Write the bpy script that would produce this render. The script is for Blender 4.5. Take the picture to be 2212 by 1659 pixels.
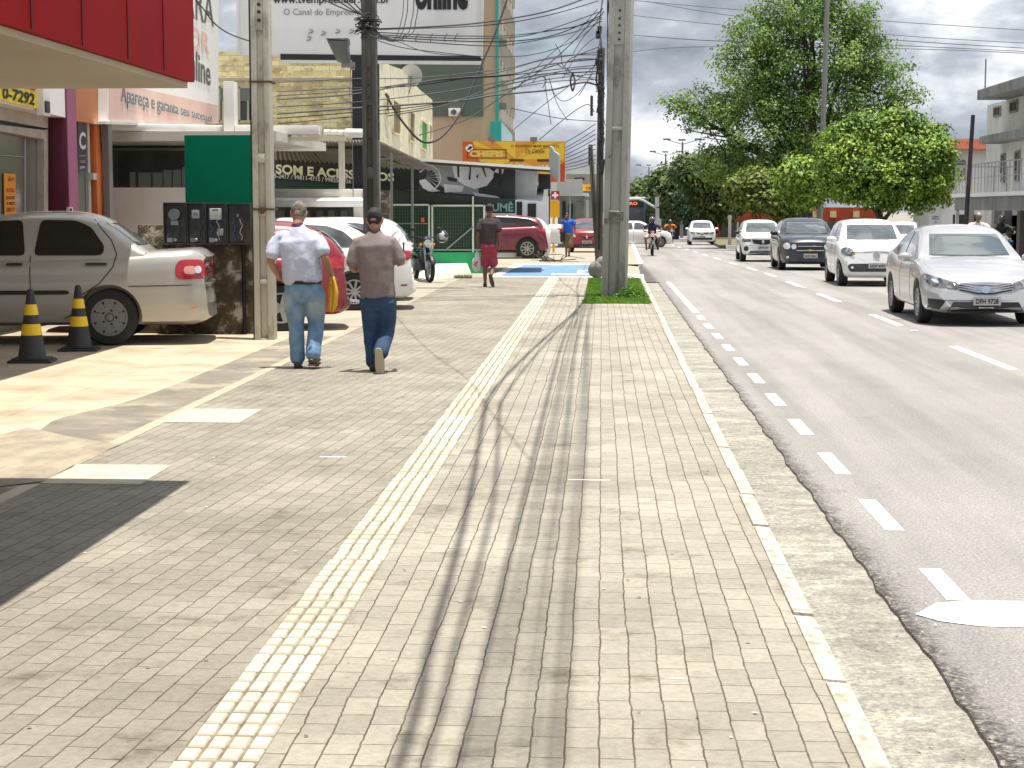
import bpy, bmesh, math, random
import numpy as np
from mathutils import Vector, Matrix
from mathutils.bvhtree import BVHTree
R = math.radians
random.seed(7); rng = np.random.default_rng(7)
for o in list(bpy.data.objects): bpy.data.objects.remove(o)
SC = bpy.context.scene
COL = SC.collection

# ------------------------------------------------------------------ camera
H = 1.67                      # eye height over the pavement
PITCH, YAW = 5.826, 2.986     # degrees down / to the left of the street axis
cam = bpy.data.cameras.new('camera'); cam_o = bpy.data.objects.new('camera', cam); COL.objects.link(cam_o)
cam.sensor_width = 36; cam.lens = 3700/2212*36; cam.clip_end = 3000; cam.clip_start = .1
cam_o.location = (0, 0, H); cam_o.rotation_euler = (R(90-PITCH), 0, R(YAW))
SC.camera = cam_o

# ------------------------------------------------------------------ sky and sun
SX, SY = .08, .03             # horizontal drift of a shadow per metre of height: the sun stands almost overhead
sun_dir = Vector((SX, -SY, 1)).normalized()     # towards the sun
EL = math.asin(sun_dir.z); AZ = math.atan2(sun_dir.x, sun_dir.y)
W = bpy.data.worlds.new('World'); SC.world = W; W.use_nodes = True
nt = W.node_tree; nt.nodes.clear()
def N(t, typ, **k):
    n = t.nodes.new(typ)
    for a, b in k.items():
        if a in n.inputs.keys() if isinstance(a, str) else False: n.inputs[a].default_value = b
        else: setattr(n, a, b)
    return n
out = N(nt, 'ShaderNodeOutputWorld'); bg = N(nt, 'ShaderNodeBackground')
sky = N(nt, 'ShaderNodeTexSky', sky_type='NISHITA', sun_disc=False)
sky.sun_elevation = EL; sky.sun_rotation = AZ; sky.altitude = 0; sky.air_density = 1.0; sky.dust_density = 1.5
tc = N(nt, 'ShaderNodeTexCoord')
mp = N(nt, 'ShaderNodeMapping'); mp.inputs['Scale'].default_value = (1, 1, 2.1); mp.inputs['Location'].default_value = (.37, .1, .2)
n1 = N(nt, 'ShaderNodeTexNoise'); n1.inputs['Scale'].default_value = 6.5; n1.inputs['Detail'].default_value = 7; n1.inputs['Roughness'].default_value = .52
n2 = N(nt, 'ShaderNodeTexNoise'); n2.inputs['Scale'].default_value = 11; n2.inputs['Detail'].default_value = 6; n2.inputs['Roughness'].default_value = .55
r1 = N(nt, 'ShaderNodeValToRGB'); r1.color_ramp.elements[0].position = .34; r1.color_ramp.elements[1].position = .43
r1.color_ramp.elements[0].color = (0, 0, 0, 1)
r2 = N(nt, 'ShaderNodeValToRGB'); e = r2.color_ramp.elements
e[0].position = .40; e[0].color = (1.35, 1.56, 1.9, 1); e[1].position = .60; e[1].color = (6.6, 6.8, 7.0, 1)
m = e.new(.505); m.color = (2.9, 3.12, 3.5, 1)
mix = N(nt, 'ShaderNodeMixRGB')
L = nt.links.new
L(tc.outputs['Generated'], mp.inputs['Vector']); L(mp.outputs[0], n1.inputs['Vector']); L(mp.outputs[0], n2.inputs['Vector'])
L(n1.outputs['Fac'], r1.inputs[0])
addn = N(nt, 'ShaderNodeMixRGB'); addn.inputs[0].default_value = .45
L(n1.outputs['Fac'], addn.inputs[1]); L(n2.outputs['Fac'], addn.inputs[2]); L(addn.outputs[0], r2.inputs[0])
L(r1.outputs[0], mix.inputs[0]); L(sky.outputs[0], mix.inputs[1]); L(r2.outputs[0], mix.inputs[2])
sz = N(nt, 'ShaderNodeSeparateXYZ'); L(tc.outputs['Generated'], sz.inputs[0])      # cloud cover is brighter overhead than near the horizon
mz = N(nt, 'ShaderNodeMath', operation='MULTIPLY_ADD'); L(sz.outputs['Z'], mz.inputs[0]); mz.inputs[1].default_value = .35; mz.inputs[2].default_value = .93; mz.use_clamp = False
vm = N(nt, 'ShaderNodeVectorMath', operation='SCALE'); L(mix.outputs[0], vm.inputs[0]); L(mz.outputs[0], vm.inputs['Scale'])
L(vm.outputs[0], bg.inputs[0]); bg.inputs[1].default_value = .10; L(bg.outputs[0], out.inputs[0])
sun = bpy.data.lights.new('sun', 'SUN'); sun.energy = 3.9; sun.angle = R(.53); sun.color = (1, .945, .85)
sun_o = bpy.data.objects.new('sun', sun); COL.objects.link(sun_o); sun_o.location = (0, 0, 60)
sun_o.rotation_euler = sun_dir.to_track_quat('Z', 'Y').to_euler()
SC.view_settings.view_transform = 'Standard'; SC.view_settings.look = 'None'
SC.view_settings.exposure = 1.0; SC.view_settings.gamma = 1
SC.render.engine = 'CYCLES'; SC.cycles.max_bounces = 5; SC.cycles.diffuse_bounces = 3; SC.cycles.glossy_bounces = 3
SC.cycles.use_denoising = True; SC.cycles.transparent_max_bounces = 8; SC.cycles.caustics_reflective = False; SC.cycles.caustics_refractive = False

# ------------------------------------------------------------------ where things are
F = 3700.0
_c = (math.cos(R(YAW)), math.sin(R(YAW)), math.cos(R(PITCH)), math.sin(R(PITCH)))
def ray(u, v):
    cy, sy, cp, sp = _c
    a = (u-1106)/F; b = (829.5-v)/F
    return Vector((a*cy - sy*cp - b*sy*sp, a*sy + cy*cp + b*cy*sp, -sp + b*cp))
def at(u, v, Y):              # point at distance Y down the street
    d = ray(u, v); t = Y/d.y
    return Vector((d.x*t, Y, H+d.z*t))
def gr(u, v, z=0.):           # point on the ground at height z
    d = ray(u, v); t = (z-H)/d.z
    return Vector((d.x*t, d.y*t, z))
def sl(Y): return -.0083*min(153, max(0, Y-47))        # beyond 47 m the whole street falls away gently
def grs(u, v, z=0.):          # ground point with that fall
    p = gr(u, v, z)
    for _ in range(30): p = gr(u, v, z+sl(p.y))
    return p
def xs(u, Y, v=452): return at(u, v, Y).x
def zs(v, Y, u=1106): return at(u, v, Y).z

# ------------------------------------------------------------------ materials
def srgb(h):
    if not isinstance(h, str): return tuple(h)[:3]
    h = h.lstrip('#'); r = [int(h[i:i+2], 16)/255 for i in (0, 2, 4)]
    return tuple(x/12.92 if x <= .04045 else ((x+.055)/1.055)**2.4 for x in r)
def c4(h, k=1.): return tuple(min(1, x*k) for x in srgb(h))+(1,)
MATS = {}
def mat(name, col, rough=.7, metal=0., col2=None, ns=3., nd=5., n_lo=.35, n_hi=.65, bump=0., bs=40., coat=0., spec=.5,
        emit=None, es=0., alpha=1., trans=0., stretch=(1, 1, 1), col3=None, s3=.6):
    if name in MATS: return MATS[name]
    m = bpy.data.materials.new(name); m.use_nodes = True; t = m.node_tree; b = t.nodes['Principled BSDF']
    b.inputs['Base Color'].default_value = c4(col); b.inputs['Roughness'].default_value = rough; b.inputs['Metallic'].default_value = metal
    b.inputs['Specular IOR Level'].default_value = spec
    b.inputs['Coat Weight'].default_value = coat; b.inputs['Coat Roughness'].default_value = .05
    b.inputs['Transmission Weight'].default_value = trans; b.inputs['Alpha'].default_value = alpha
    if emit: b.inputs['Emission Color'].default_value = c4(emit); b.inputs['Emission Strength'].default_value = es
    l = t.links.new
    if col2 or bump:
        tc = t.nodes.new('ShaderNodeTexCoord'); mp = t.nodes.new('ShaderNodeMapping'); mp.inputs['Scale'].default_value = stretch
        l(tc.outputs['Object'], mp.inputs[0])
    if col2:
        n = t.nodes.new('ShaderNodeTexNoise'); n.inputs['Scale'].default_value = ns; n.inputs['Detail'].default_value = nd; n.inputs['Roughness'].default_value = .6
        r = t.nodes.new('ShaderNodeValToRGB'); r.color_ramp.elements[0].position = n_lo; r.color_ramp.elements[1].position = n_hi
        r.color_ramp.elements[0].color = c4(col); r.color_ramp.elements[1].color = c4(col2)
        l(mp.outputs[0], n.inputs['Vector']); l(n.outputs['Fac'], r.inputs[0]); src = r.outputs[0]
        if col3:
            n3 = t.nodes.new('ShaderNodeTexNoise'); n3.inputs['Scale'].default_value = ns*s3; n3.inputs['Detail'].default_value = 8; n3.inputs['Roughness'].default_value = .68
            r3 = t.nodes.new('ShaderNodeValToRGB'); r3.color_ramp.elements[0].position = .52; r3.color_ramp.elements[1].position = .6
            mx = t.nodes.new('ShaderNodeMixRGB'); mx.inputs[2].default_value = c4(col3)
            l(mp.outputs[0], n3.inputs['Vector']); l(n3.outputs['Fac'], r3.inputs[0]); l(r3.outputs[0], mx.inputs[0]); l(src, mx.inputs[1]); src = mx.outputs[0]
        l(src, b.inputs['Base Color'])
    if bump:
        n2 = t.nodes.new('ShaderNodeTexNoise'); n2.inputs['Scale'].default_value = bs; n2.inputs['Detail'].default_value = 4
        bp = t.nodes.new('ShaderNodeBump'); bp.inputs['Strength'].default_value = bump; bp.inputs['Distance'].default_value = .02
        l(mp.outputs[0], n2.inputs['Vector']); l(n2.outputs['Fac'], bp.inputs['Height']); l(bp.outputs[0], b.inputs['Normal'])
    MATS[name] = m; return m

# ------------------------------------------------------------------ meshes
class MB:
    def __init__(s): s.v = []; s.f = []; s.mi = []; s.cur = 0
    def add(s, vs, fs):
        n = len(s.v); s.v += [tuple(p) for p in vs]
        for f in fs: s.f.append(tuple(i+n for i in f)); s.mi.append(s.cur)
        return s
    def box(s, x0, x1, y0, y1, z0, z1):
        return s.add([(x0,y0,z0),(x1,y0,z0),(x1,y1,z0),(x0,y1,z0),(x0,y0,z1),(x1,y0,z1),(x1,y1,z1),(x0,y1,z1)],
                     [(3,2,1,0),(4,5,6,7),(0,1,5,4),(1,2,6,5),(2,3,7,6),(3,0,4,7)])
    def hexa(s, b, t):        # two loops of 4 points
        return s.add(list(b)+list(t), [(3,2,1,0),(4,5,6,7),(0,1,5,4),(1,2,6,5),(2,3,7,6),(3,0,4,7)])
    def prism(s, poly, d):    # polygon (3d points) pushed along vector d
        n = len(poly); d = Vector(d); p = [Vector(q) for q in poly]
        return s.add(p+[q+d for q in p], [tuple(reversed(range(n))), tuple(range(n, 2*n))]+[(i, (i+1) % n, n+(i+1) % n, n+i) for i in range(n)])
    def quad(s, a, b, c, d): return s.add([a, b, c, d], [(0, 1, 2, 3)])
    def bar(s, p, q, w, h=None, up=(0, 0, 1)):
        h = h or w; p = Vector(p); q = Vector(q); d = (q-p).normalized(); u = Vector(up)
        if abs(d.dot(u)) > .98: u = Vector((0, 1, 0))
        a = d.cross(u).normalized()*w/2; b = a.cross(d).normalized()*h/2
        return s.hexa([p-a-b, p+a-b, p+a+b, p-a+b], [q-a-b, q+a-b, q+a+b, q-a+b])
    def loft(s, rings, caps=True, closed=False):
        n = len(rings[0]); v = []; f = []
        for r in rings: v += [tuple(p) for p in r]
        for i in range(len(rings)-1+(1 if closed else 0)):
            a = i*n; b = ((i+1) % len(rings))*n
            for j in range(n): f.append((a+j, a+(j+1) % n, b+(j+1) % n, b+j))
        if caps and not closed:
            f.append(tuple(reversed(range(n)))); f.append(tuple(range((len(rings)-1)*n, len(rings)*n)))
        return s.add(v, f)
    def tube(s, pts, r, seg=8, caps=True):
        pts = [Vector(p) for p in pts]; rr = r if isinstance(r, (list, tuple)) else [r]*len(pts); rings = []
        t0 = None
        for i, p in enumerate(pts):
            d = (pts[min(i+1, len(pts)-1)]-pts[max(i-1, 0)]).normalized()
            if t0 is None:
                u = Vector((0, 0, 1)) if abs(d.z) < .9 else Vector((1, 0, 0)); t0 = d.cross(u).normalized()
            t0 = (t0-d*t0.dot(d)).normalized(); b = d.cross(t0)
            rings.append([p+(t0*math.cos(2*math.pi*k/seg)+b*math.sin(2*math.pi*k/seg))*rr[i] for k in range(seg)])
        return s.loft(rings, caps)
    def lathe(s, prof, seg=24, c=(0, 0, 0), axis='Z', closed=False):   # prof: (radius, height)
        rings = []
        for r, h in prof:
            ring = []
            for k in range(seg):
                a = 2*math.pi*k/seg; x, y = r*math.cos(a), r*math.sin(a)
                p = (x, y, h) if axis == 'Z' else ((h, x, y) if axis == 'X' else (y, h, x))
                ring.append((p[0]+c[0], p[1]+c[1], p[2]+c[2]))
            rings.append(ring)
        return s.loft(rings, not closed, closed)
    def sphere(s, c, r, seg=12, rows=8):
        if not isinstance(r, (tuple, list)): r = (r, r, r)
        rings = []
        for i in range(rows+1):
            t = math.pi*(i+.001)/(rows+.002); k = math.sin(t)
            rings.append([(c[0]+r[0]*k*math.cos(2*math.pi*j/seg), c[1]+r[1]*k*math.sin(2*math.pi*j/seg), c[2]-r[2]*math.cos(t)) for j in range(seg)])
        return s.loft(rings)
def mesh_of(name, mb, mats, smooth=False, sharp=35):
    me = bpy.data.meshes.new(name); me.from_pydata(mb.v, [], mb.f)
    for m in (mats if isinstance(mats, (list, tuple)) else [mats]): me.materials.append(m)
    if any(mb.mi): me.polygons.foreach_set('material_index', mb.mi)
    if smooth:
        me.polygons.foreach_set('use_smooth', [True]*len(me.polygons))
        if sharp: me.set_sharp_from_angle(angle=R(sharp))
    me.validate(); me.update(); return me
def put(name, me, parent=None, loc=(0, 0, 0), rotz=0):
    o = bpy.data.objects.new(name, me); COL.objects.link(o); o.location = loc; o.rotation_euler = (0, 0, rotz)
    if parent is not None:
        o.parent = parent
        if parent.get('world_kids'):
            l = parent.location; q = parent
            o.matrix_parent_inverse = Matrix.Translation(-Vector(l))
    return o
def obj(name, mb, mats, parent=None, smooth=False, loc=(0, 0, 0), rotz=0, bevel=0, sharp=35, fixn=True):
    if fixn or bevel:
        bm = bmesh.new(); tmp = mesh_of(name, mb, mats, False); bm.from_mesh(tmp)
        if bevel: bmesh.ops.bevel(bm, geom=[e for e in bm.edges if len(e.link_faces) == 2 and e.calc_face_angle(0) > .6], offset=bevel, segments=2, profile=.6, affect='EDGES', clamp_overlap=True)
        bmesh.ops.recalc_face_normals(bm, faces=bm.faces)
        bm.to_mesh(tmp); bm.free(); me = tmp
        if smooth or bevel:
            me.polygons.foreach_set('use_smooth', [True]*len(me.polygons)); me.set_sharp_from_angle(angle=R(sharp))
    else: me = mesh_of(name, mb, mats, smooth, sharp)
    return put(name, me, parent, loc, rotz)
def tag(o, label=None, cat=None, group=None, kind=None):
    if label: o['label'] = label
    if cat: o['category'] = cat
    if group: o['group'] = group
    if kind: o['kind'] = kind
    return o
def thing(name, label, cat, loc=(0, 0, 0), rotz=0, group=None, world=False):
    o = bpy.data.objects.new(name, None); COL.objects.link(o); o.location = loc; o.rotation_euler = (0, 0, rotz); o.empty_display_size = .2
    tag(o, label, cat, group)
    if world: o['world_kids'] = 1   # its parts are written in street coordinates
    return o
def struct(name, mb, m, **k):
    o = obj(name, mb, m, **k); o['kind'] = 'structure'; return o
def copy_tree(o, parent=None):
    c = o.copy(); COL.objects.link(c)
    if parent is not None: c.parent = parent
    for ch in o.children: copy_tree(ch, c)
    return c

# ------------------------------------------------------------------ lettering
def text_pts(s, bold=0., shear=0., res=3):
    cu = bpy.data.curves.new('lettering', 'FONT'); cu.body = s; cu.offset = bold; cu.shear = shear; cu.resolution_u = res; cu.fill_mode = 'FRONT'
    o = bpy.data.objects.new('lettering', cu); COL.objects.link(o)
    dg = bpy.context.evaluated_depsgraph_get(); me = bpy.data.meshes.new_from_object(o.evaluated_get(dg))
    v = np.array([p.co[:2] for p in me.vertices]) if len(me.vertices) else np.zeros((0, 2)); f = [tuple(p.vertices) for p in me.polygons]
    bpy.data.objects.remove(o); bpy.data.curves.remove(cu); bpy.data.meshes.remove(me)
    return v, f
def text_on(mb, s, fr, a, b, c, d, bold=.0, shear=0., off=.01, fitw=True):
    """lettering on the quad a(bottom left) b(bottom right) c(top right) d(top left); fr=(x0,y0,x1,y1) fractions"""
    v, f = text_pts(s, bold, shear)
    if not len(v): return
    a, b, c, d = map(Vector, (a, b, c, d)); nrm = (b-a).cross(d-a).normalized()*off
    lo = v.min(0); hi = v.max(0); w = hi-lo
    x0, y0, x1, y1 = fr; P = []
    for p in v:
        s_ = x0+(p[0]-lo[0])/w[0]*(x1-x0); t_ = y0+(p[1]-lo[1])/w[1]*(y1-y0)
        P.append((a*(1-s_)+b*s_)*(1-t_)+(d*(1-s_)+c*s_)*t_+nrm)
    mb.add(P, f)
def on_quad(a, b, c, d, s_, t_, off=0.):
    a, b, c, d = map(Vector, (a, b, c, d)); n = (b-a).cross(d-a).normalized()*off
    return (a*(1-s_)+b*s_)*(1-t_)+(d*(1-s_)+c*s_)*t_+n
def shape_on(mb, pts, a, b, c, d, off=.008):
    mb.add([on_quad(a, b, c, d, x, y, off) for x, y in pts], [tuple(range(len(pts)))])
# ================================================================== the ground, the road and the pavement
def node_mat(name, build):
    m = bpy.data.materials.new(name); m.use_nodes = True; MATS[name] = m
    t = m.node_tree; build(t, t.nodes['Principled BSDF'], t.nodes.new, t.links.new); return m
def ramp(t, src, stops):
    r = t.nodes.new('ShaderNodeValToRGB'); el = r.color_ramp.elements
    while len(el) < len(stops): el.new(.5)
    for q, (p, col) in zip(el, stops): q.position = p; q.color = c4(col) if isinstance(col, str) or len(col) == 3 else col
    t.links.new(src, r.inputs[0]); return r.outputs[0]
def noise(t, vec, sc, det=5, rough=.6):
    n = t.nodes.new('ShaderNodeTexNoise'); n.inputs['Scale'].default_value = sc; n.inputs['Detail'].default_value = det; n.inputs['Roughness'].default_value = rough
    if vec: t.links.new(vec, n.inputs['Vector'])
    return n.outputs['Fac']
def mixc(t, fac, a, b, mode='MIX'):
    x = t.nodes.new('ShaderNodeMixRGB'); x.blend_type = mode
    for i, q in ((0, fac), (1, a), (2, b)):
        if isinstance(q, (int, float)): x.inputs[i].default_value = q if i == 0 else (q, q, q, 1)
        elif isinstance(q, str) or isinstance(q, tuple): x.inputs[i].default_value = c4(q)
        else: t.links.new(q, x.inputs[i])
    return x.outputs[0]
def bumpn(t, b, h, strength=.4, dist=.01):
    n = t.nodes.new('ShaderNodeBump'); n.inputs['Strength'].default_value = strength; n.inputs['Distance'].default_value = dist
    t.links.new(h, n.inputs['Height']); t.links.new(n.outputs[0], b.inputs['Normal'])
def paver_mat(name, ca, cb, rot=0., joint='#4a3e2c', wob=.009):
    def f(t, b, nn, l):
        tc = nn('ShaderNodeTexCoord'); mp = nn('ShaderNodeMapping'); mp.inputs['Rotation'].default_value = (0, 0, R(90+rot)); mp.inputs['Scale'].default_value = (1, 1, 1)
        l(tc.outputs['Object'], mp.inputs[0])
        # slight settling of the rows
        nz = nn('ShaderNodeTexNoise'); nz.inputs['Scale'].default_value = 1.3; nz.inputs['Detail'].default_value = 2; l(tc.outputs['Object'], nz.inputs['Vector'])
        sub = nn('ShaderNodeVectorMath'); sub.operation = 'SUBTRACT'; l(nz.outputs['Color'], sub.inputs[0]); sub.inputs[1].default_value = (.5, .5, .5)
        sc = nn('ShaderNodeVectorMath'); sc.operation = 'SCALE'; sc.inputs['Scale'].default_value = wob*3; l(sub.outputs[0], sc.inputs[0])
        nz2 = nn('ShaderNodeTexNoise'); nz2.inputs['Scale'].default_value = 14; nz2.inputs['Detail'].default_value = 2; l(tc.outputs['Object'], nz2.inputs['Vector'])
        sub2 = nn('ShaderNodeVectorMath'); sub2.operation = 'SUBTRACT'; l(nz2.outputs['Color'], sub2.inputs[0]); sub2.inputs[1].default_value = (.5, .5, .5)
        sc2 = nn('ShaderNodeVectorMath'); sc2.operation = 'SCALE'; sc2.inputs['Scale'].default_value = .012; l(sub2.outputs[0], sc2.inputs[0])
        ad = nn('ShaderNodeVectorMath'); l(mp.outputs[0], ad.inputs[0]); l(sc.outputs[0], ad.inputs[1])
        ad2 = nn('ShaderNodeVectorMath'); l(ad.outputs[0], ad2.inputs[0]); l(sc2.outputs[0], ad2.inputs[1])
        br = nn('ShaderNodeTexBrick'); br.inputs['Scale'].default_value = 1; br.inputs['Brick Width'].default_value = .208; br.inputs['Row Height'].default_value = .107
        br.inputs['Mortar Size'].default_value = .0036; br.inputs['Mortar Smooth'].default_value = .35; br.inputs['Bias'].default_value = 0
        br.inputs['Color1'].default_value = c4(ca); br.inputs['Color2'].default_value = c4(cb); br.inputs['Mortar'].default_value = c4(joint)
        l(ad2.outputs[0], br.inputs['Vector'])
        big = ramp(t, noise(t, tc.outputs['Object'], .8, 4), [(.3, (.74, .73, .71)), (.7, (1.14, 1.14, 1.14, 1))])
        fine = ramp(t, noise(t, tc.outputs['Object'], 26, 8, .8), [(.34, (.78, .77, .75)), (.62, (1.1, 1.1, 1.1, 1))])
        spot = ramp(t, noise(t, tc.outputs['Object'], 2.6, 6, .7), [(.56, (1, 1, 1)), (.70, (.58, .54, .48))])
        # the joints that show: broken up with sand
        jn = ramp(t, noise(t, tc.outputs['Object'], 5, 4), [(.42, (0, 0, 0)), (.66, (1, 1, 1))])
        cross = mixc(t, 1., br.outputs['Color'], big, 'MULTIPLY'); cross = mixc(t, 1., cross, fine, 'MULTIPLY'); cross = mixc(t, 1., cross, spot, 'MULTIPLY')
        sand = mixc(t, 1., ca, big, 'MULTIPLY')
        mul = nn('ShaderNodeMath'); mul.operation = 'MULTIPLY'; l(br.outputs['Fac'], mul.inputs[0]); l(jn, mul.inputs[1])
        mm = nn('ShaderNodeMath'); mm.operation = 'MULTIPLY'; l(mul.outputs[0], mm.inputs[0]); mm.inputs[1].default_value = .35
        l(mixc(t, mm.outputs[0], cross, sand), b.inputs['Base Color'])
        b.inputs['Roughness'].default_value = .85
        inv = nn('ShaderNodeMath'); inv.operation = 'MULTIPLY_ADD'; l(br.outputs['Fac'], inv.inputs[0]); inv.inputs[1].default_value = -1; 
        l(noise(t, tc.outputs['Object'], 90, 4), inv.inputs[2]); bumpn(t, b, inv.outputs[0], .5, .006)
    return node_mat(name, f)
M_pr = paver_mat('paver_sand', (.265, .245, .203), (.322, .299, .247))
M_pl = paver_mat('paver_grey', (.222, .203, .167), (.272, .25, .206), rot=4.2)
def asphalt(t, b, nn, l):
    tc = nn('ShaderNodeTexCoord'); o = tc.outputs['Object']
    base = ramp(t, noise(t, o, 62, 6, .8), [(.3, (.11, .104, .098)), (.5, (.245, .232, .219)), (.7, (.45, .43, .405))])
    big = ramp(t, noise(t, o, .55, 6, .62), [(.32, (.90, .90, .90)), (.68, (1.06, 1.05, 1.04, 1))])
    mp = nn('ShaderNodeMapping'); mp.inputs['Scale'].default_value = (1.1, .05, 1); l(o, mp.inputs[0])
    tr = ramp(t, noise(t, mp.outputs[0], 1.6, 3), [(.38, (.80, .80, .80)), (.60, (1.05, 1.05, 1.05, 1))])
    c = mixc(t, 1., base, big, 'MULTIPLY'); c = mixc(t, 1., c, tr, 'MULTIPLY')
    c = mixc(t, 1., c, ramp(t, noise(t, o, 1.9, 7, .7), [(.60, (1, 1, 1)), (.70, (.80, .79, .78))]), 'MULTIPLY')
    sx = nn('ShaderNodeSeparateXYZ'); l(o, sx.inputs[0])        # crumbly, loose edge along the gutter
    g1 = nn('ShaderNodeMath'); g1.operation = 'MULTIPLY_ADD'; l(sx.outputs['X'], g1.inputs[0]); g1.inputs[1].default_value = -8.5; g1.inputs[2].default_value = 11.85
    g2 = nn('ShaderNodeMath'); g2.operation = 'MULTIPLY_ADD'; l(noise(t, o, 9, 6, .7), g2.inputs[0]); g2.inputs[1].default_value = 2.2; l(g1.outputs[0], g2.inputs[2])
    g5 = nn('ShaderNodeMath'); g5.operation = 'MULTIPLY_ADD'; l(noise(t, o, 70, 3, .8), g5.inputs[0]); g5.inputs[1].default_value = 2.4; l(g2.outputs[0], g5.inputs[2]); g2 = g5
    g3 = ramp(t, g2.outputs[0], [(0, (0, 0, 0)), (1, (1, 1, 1))]); g4 = nn('ShaderNodeMath'); g4.operation = 'SUBTRACT'; g4.use_clamp = True; l(g2.outputs[0], g4.inputs[0]); g4.inputs[1].default_value = 2.1
    crumb = ramp(t, noise(t, o, 34, 7, .8), [(.42, (.012, .010, .008)), (.53, (.07, .06, .05)), (.60, (.34, .31, .27))])
    c = mixc(t, g4.outputs[0], c, crumb)
    l(c, b.inputs['Base Color']); b.inputs['Roughness'].default_value = .8; bumpn(t, b, noise(t, o, 120, 4, .7), .6, .01)
M_as = node_mat('asphalt', asphalt)
def rough_edge(t, b, nn, l):
    tc = nn('ShaderNodeTexCoord'); o = tc.outputs['Object']
    c = ramp(t, noise(t, o, 70, 5, .8), [(.36, (.028, .024, .020)), (.5, (.10, .09, .08)), (.66, (.26, .24, .21))])
    l(c, b.inputs['Base Color']); b.inputs['Roughness'].default_value = .9; bumpn(t, b, noise(t, o, 60, 4, .8), 1., .03)
M_ae = node_mat('asphalt_rough_edge', rough_edge)
def gutter_m(t, b, nn, l):
    tc = nn('ShaderNodeTexCoord'); o = tc.outputs['Object']
    mp = nn('ShaderNodeMapping'); mp.inputs['Scale'].default_value = (.55, 1.2, 1); l(o, mp.inputs[0])
    c = ramp(t, noise(t, mp.outputs[0], 4.5, 9, .7), [(.34, (.21, .203, .18)), (.5, (.30, .29, .255)), (.61, (.38, .365, .315)), (.68, (.58, .555, .48))])
    c = mixc(t, 1., c, ramp(t, noise(t, o, 40, 6, .8), [(.38, (.55, .54, .53)), (.64, (1.25, 1.25, 1.22, 1))]), 'MULTIPLY')
    c = mixc(t, 1., c, ramp(t, noise(t, o, 14, 8, .75), [(.36, (.72, .71, .70)), (.62, (1.15, 1.15, 1.12, 1))]), 'MULTIPLY')
    l(c, b.inputs['Base Color']); b.inputs['Roughness'].default_value = .9; bumpn(t, b, noise(t, o, 35, 6, .7), .8, .012)
M_gu = node_mat('gutter_concrete', gutter_m)
def lot_m(t, b, nn, l):
    tc = nn('ShaderNodeTexCoord'); o = tc.outputs['Object']
    br = nn('ShaderNodeTexBrick'); br.offset = 0; br.inputs['Scale'].default_value = 1; br.inputs['Brick Width'].default_value = 1.6; br.inputs['Row Height'].default_value = .85
    br.inputs['Mortar Size'].default_value = .006; br.inputs['Color1'].default_value = (.41, .345, .25, 1); br.inputs['Color2'].default_value = (.44, .37, .27, 1); br.inputs['Mortar'].default_value = (.30, .235, .15, 1)
    l(o, br.inputs['Vector'])
    c = mixc(t, 1., br.outputs[0], ramp(t, noise(t, o, 1.2, 7, .6), [(.34, (.70, .67, .62)), (.56, (1.05, 1.05, 1.05, 1))]), 'MULTIPLY')
    l(c, b.inputs['Base Color']); b.inputs['Roughness'].default_value = .62
M_lot = node_mat('lot_cement', lot_m)
M_apron = mat('apron_cement', (.15, .135, .11), .9, col2=(.235, .205, .16), ns=2.2, nd=9, bump=.5, bs=50, col3=(.30, .26, .19), s3=.5)
M_strip = mat('edge_strip', (.40, .345, .25), .85, col2=(.30, .26, .19), ns=6, nd=7)
M_white_slab = mat('white_slab', (.50, .46, .36), .7, col2=(.37, .33, .25), ns=7, nd=9)
M_kerb = mat('kerb_paint', (.42, .40, .34), .85, col2=(.26, .23, .17), ns=14, nd=9, n_lo=.48, n_hi=.66, bump=.5, bs=45)
M_paint = mat('road_paint', (.78, .77, .73), .7, col2=(.40, .385, .36), ns=26, nd=9, n_lo=.49, n_hi=.68)
M_dirt = mat('far_ground', (.20, .18, .15), .95, col2=(.26, .24, .20), ns=.3, nd=6)

def kx(Y): return .775+.0042*min(Y, 45)
b = MB().quad((-900, -40, -.16), (900, -40, -.16), (900, 1500, -.16), (-900, 1500, -.16)); struct('ground', b, M_dirt, fixn=False)
# asphalt, left edge ragged
def ragged(x0, Y, amp=.012):
    return x0+amp*(math.sin(Y*3.1)*.6+math.sin(Y*7.7+1)*.5+math.sin(Y*17.3)*.35+random.uniform(-.4, .4))
ys = list(np.arange(-4, 41.6, .12))
eg = [ragged(1.283+.0020*y, y) for y in ys]
b = MB(); v = []; f = []
for i, y in enumerate(ys): v += [(eg[i], y, -.085), (1.62, y, -.082)]
for i in range(len(ys)-1): f.append((2*i, 2*i+1, 2*i+3, 2*i+2))
b.add(v, f)
b.quad((1.62, -4, -.082), (30, -4, -.082), (30, 41.55, -.082), (1.62, 41.55, -.082))
b.quad((.9, 41.55, -.082), (30, 41.55, -.082), (30, 54, -.082), (1.1, 54, -.082))
b.quad((1.1, 54, -.082), (30, 54, -.082), (30, 700, -.082), (1.9, 700, -.082))
struct('road', b, M_as, fixn=False)
b = MB(); v = []; f = []
for i, y in enumerate(ys): v += [(eg[i]-.006, y, -.105), (eg[i], y, -.0845)]
for i in range(len(ys)-1): f.append((2*i, 2*i+1, 2*i+3, 2*i+2))
b.add(v, f); struct('asphalt_edge', b, M_ae, fixn=False)
b = MB().quad((.80, -4, -.105), (1.36, -4, -.098), (1.36, 41.5, -.098), (.9, 41.5, -.105)); struct('gutter', b, M_gu, fixn=False)
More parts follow.
